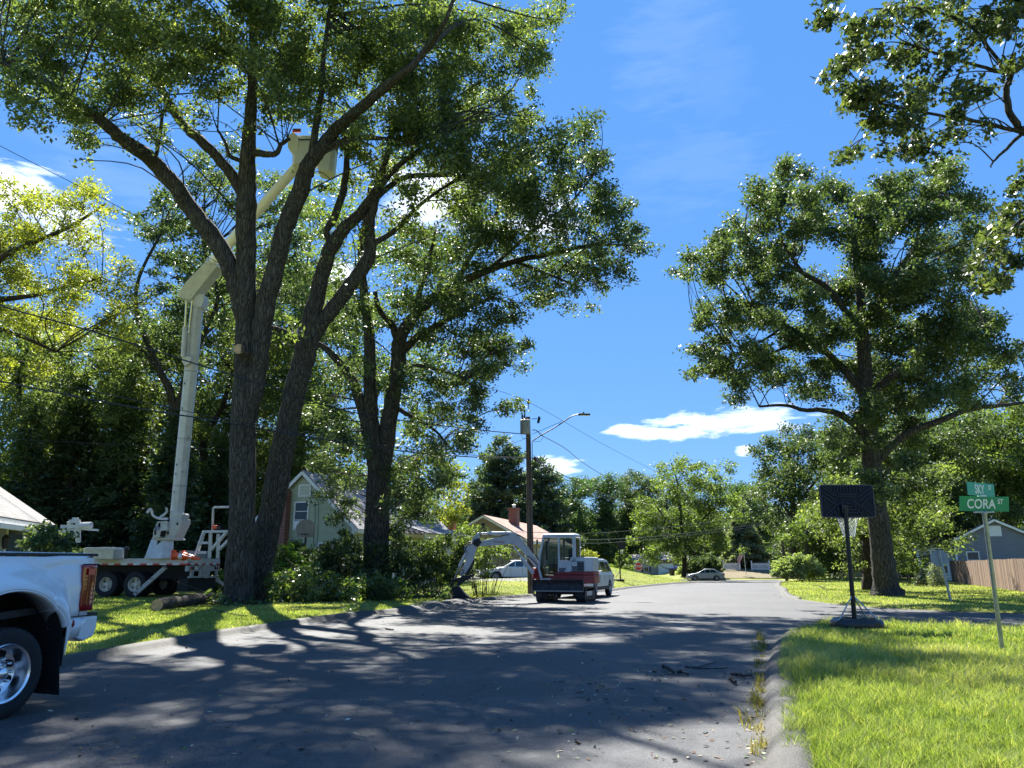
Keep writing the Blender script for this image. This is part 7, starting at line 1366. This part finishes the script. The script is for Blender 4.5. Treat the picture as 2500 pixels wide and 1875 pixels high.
# pale sawn stub on the twin oak
st = Q(516, 754, 26.5 - .80); stub = MB().tube([st + Vector((.08, .35, 0)), st], [.21, .17], n=16).build('branch_stub', [BARK]); 
oak0 = bpy.data.objects['oak_tree']; stub.parent = oak0; stub.location = -Vector(oak0.location)
sf = MB().tube([st + Vector((-.0, -.004, 0)), st + Vector((0, -.018, 0))], [.175, .175], n=18).build('cut_face', WOODEND); sf.parent = stub
def stick(label, pts, r, name='stick', leaves=False):
    w = [onground(G(x, y, 0), r + .004) for x, y in pts]; w = [p + Vector((0, 0, random.uniform(0, .02))) for p in w]
    o = MB().tube(cat_rom([tuple(p) for p in w], 3), [r * (1 - .06 * i) for i in range(3 * (len(w) - 1) + 1)], n=6).build(name, BARK); return tag(o, label, 'stick', 'twigs fallen on the asphalt')
stick('forked long twig lying across the road beside the gutter weeds', [(1672, 1632), (1700, 1634), (1740, 1638), (1778, 1634)], .012)
stick('thin upper fork of the twig near the gutter weeds', [(1700, 1634), (1725, 1626), (1748, 1618)], .007)
stick('short thick stick right of the forked twig', [(1786, 1652), (1812, 1655), (1836, 1656)], .026)
stick('stub of wood below the short thick stick', [(1784, 1664), (1790, 1668), (1797, 1674)], .03)
stick('reddish bark strip by the yellow gutter weeds', [(1852, 1576), (1865, 1577), (1877, 1579)], .02)
stick('dark curled twig with dead leaves in the shaded road', [(1620, 1636), (1632, 1642), (1645, 1650)], .03)
stick('dark knotted twig just right of the curled one', [(1655, 1648), (1668, 1650), (1680, 1653)], .026)
stick('short brown stick on the sunlit asphalt near the left kerb', [(942, 1540), (952, 1541), (962, 1541)], .022)
stick('fallen twig on the right lawn near the broad oak', [(1985, 1434), (2002, 1437), (2020, 1446), (2040, 1445)], .03)
stick('long bare bough on the left lawn', [(520, 1500), (550, 1507), (590, 1514), (630, 1518)], .02)
rg = np.random.default_rng(55)
chip = pm('wood_chip', (.5, .42, .3), (.3, .24, .16), rough=.8)
def litter(name, pxs, s, mats):
    V = []; Fc = []; MI = []
    for x, y in pxs:
        p = onground(G(x, y, 0), .006); a = rg.uniform(0, 6.28); L = s * rg.uniform(.5, 1.6); w = L * rg.uniform(.2, .5); d = Vector((math.cos(a), math.sin(a), rg.normal() * .15)); e = Vector((-d.y, d.x, rg.normal() * .25)).normalized()
        o = len(V); h = Vector((0, 0, abs(rg.normal()) * .008)); V += [p - d * L / 2, p + e * w / 2 + h, p + d * L / 2 + h, p - e * w / 2]; Fc.append((o, o + 1, o + 2, o + 3)); MI.append(int(rg.integers(0, len(mats))))
    return tag(np_mesh(name, np.array([tuple(v) for v in V]), np.array(Fc), mats, mi=np.array(MI)), kind='stuff')
brown = pm('dead_leaf', (.16, .09, .05), (.08, .05, .03), rough=.8)
green_l = pm('fallen_green_leaf', (.12, .2, .05), (.06, .12, .03), rough=.6)
px = [(rg.uniform(1350, 1860), rg.uniform(1600, 1860)) for _ in range(170)] + [(rg.uniform(100, 1860), rg.uniform(1510, 1860)) for _ in range(420)] + [(1420 + rg.normal() * 70, 1690 + rg.normal() * 18) for _ in range(90)] + [(1630 + rg.normal() * 40, 1645 + rg.normal() * 10) for _ in range(50)] + [(1400 + rg.uniform(-500, 560), rg.uniform(1430, 1520)) for _ in range(160)] + [(1850 + rg.normal() * 14, rg.uniform(1640, 1870)) for _ in range(150)] + [(1900 + rg.normal() * 5, 1455 + rg.normal() * 5) for _ in range(40)]
px += [(rg.uniform(1960, 2500), rg.uniform(1570, 1870)) for _ in range(0)]
litter('leaf_litter', px, .05, [chip, brown, green_l, brown])

# grass blades
def grass(name, pts, h, w, rgs, mat=GRASSB, bias=.0, var=None):
    n = len(pts); a = rgs.uniform(0, 2 * math.pi, n); d = np.stack([np.cos(a), np.sin(a), np.zeros(n)], 1); b2 = rgs.uniform(0, 2 * math.pi, n)
    ln = np.stack([np.cos(b2), np.sin(b2), np.zeros(n)], 1) * rgs.uniform(.1, .85, n)[:, None]; H = h * rgs.uniform(.45, 1.35, n); w = np.broadcast_to(w, n) if not np.isscalar(w) else np.full(n, w)
    up = np.array([0, 0, 1.0]); m = pts + (up + ln * .35) * (H * .55)[:, None]; t = pts + (up * .95 + ln) * H[:, None] * .95
    v = np.stack([pts - d * w[:, None] / 2, pts + d * w[:, None] / 2, m + d * w[:, None] * .38, t, m - d * w[:, None] * .38], 1)
    vs = v.reshape(-1, 3); b = np.arange(n)[:, None] * 5; f = np.concatenate([b + np.array([0, 1, 2, 4]), b + np.array([4, 2, 3, 3])], 0)
    f2 = np.concatenate([b + np.array([0, 1, 2]), b + np.array([0, 2, 4]), b + np.array([4, 2, 3])], 0)
    vv = rgs.uniform(0, 1, n) * .6 + bias if var is None else np.clip(var, 0, 1)
    return np_mesh(name, vs, f2, mat, None, np.tile(vv, 3))
rgs = np.random.default_rng(123)
def scatter(n, tmin, tmax, umin, umax, pw=1.0):
    """ground positions with a density that falls with distance from the camera"""
    t = tmin * (tmax / tmin) ** (rgs.uniform(0, 1, n) ** pw); u = rgs.uniform(umin, umax, n); x = u * t; y = 1.03 * t
    s = sdist(x, y); k = s > np.where(x > 1 + .33 * y, .03, .16); x, y, s, t = x[k], y[k], s[k], t[k]; return np.stack([x, y, lawnz(x, y, s) + np.where((x > 1 + .33 * y) & (s < .2), .05, 0)], 1), t, s
def patchy(p):
    return .5 + .28 * np.sin(p[:, 0] * 1.7 + 2 * np.sin(p[:, 1] * .8)) * np.cos(p[:, 1] * 1.3 + p[:, 0]) + .22 * np.sin(p[:, 0] * .6 + p[:, 1] * .45)
allp = []; 
for n_, a_, b_, u0, u1, pw in ((360000, 4.2, 20, -.05, .80, 1.0), (230000, 10, 34, -.80, .05, 1.0), (130000, 20, 75, -.2, .85, 1.0)):
    allp.append(scatter(n_, a_, b_, u0, u1, pw))
Pg = np.concatenate([a[0] for a in allp]); Tg = np.concatenate([a[1] for a in allp]); Sg = np.concatenate([a[2] for a in allp])
pv = patchy(Pg); cell = np.random.default_rng(4).uniform(.55, 1.5, 65536)[(np.floor(Pg[:, 0] * 6).astype(int) * 73 + np.floor(Pg[:, 1] * 6).astype(int) * 149) % 65536]; hh = cell * np.where(Pg[:, 0] > 2, .10, .05) * (.8 + .5 * pv) * np.where(Sg < .8, 1.25, 1); hh = np.where(Tg > 20, np.minimum(hh, .06), hh)
hump = -.55 * np.exp(-((Pg[:, 0] - 7.35) / .8) ** 2 - ((Pg[:, 1] - 16.3) / .75) ** 2) + 0 * np.exp(-((Pg[:, 0] - 6.7) / 1.2) ** 2 - ((Pg[:, 1] - 17.6) / 1.0) ** 2); hh = hh * (1 + 1.1 * hump)
tag(grass('grass', Pg, hh, np.maximum(.0055, .0009 * Tg), rgs, var=np.clip(rgs.uniform(0, .5, len(Pg)) + .5 * pv + (cell - 1) * .25 + (rgs.uniform(0, 1, len(Pg)) > .93) * .4, 0, 1)), kind='stuff')
# gutter weeds
WEED = leaf_mat('gutter_weed_blade', (.09, .11, .03), (.19, .19, .06), (.32, .28, .1), trans=.4, tc=(1.8, 1.6, .5))
wp = []
for k_ in range(52):                    # ragged tufts along the gutter line
    f = rgs.uniform(0, 1); py_ = 1556 + 300 * f ** 1.25; px_ = 1857 - (py_ - 1560) * .035 + rgs.normal() * (4 + 10 * f); q = G(px_, py_, 0); n_ = int(rgs.integers(8, 46)); hh_ = rgs.choice([.03, .05, .09, .15]) * (1.5 if py_ < 1610 else 1)
    for _ in range(n_): wp.append((q.x + rgs.normal() * .028, q.y + rgs.normal() * .045, 0.0, hh_))
wp = np.array(wp); tag(grass('roadside_weeds', wp[:, :3], wp[:, 3], .0065, rgs, WEED, bias=.3), kind='stuff')
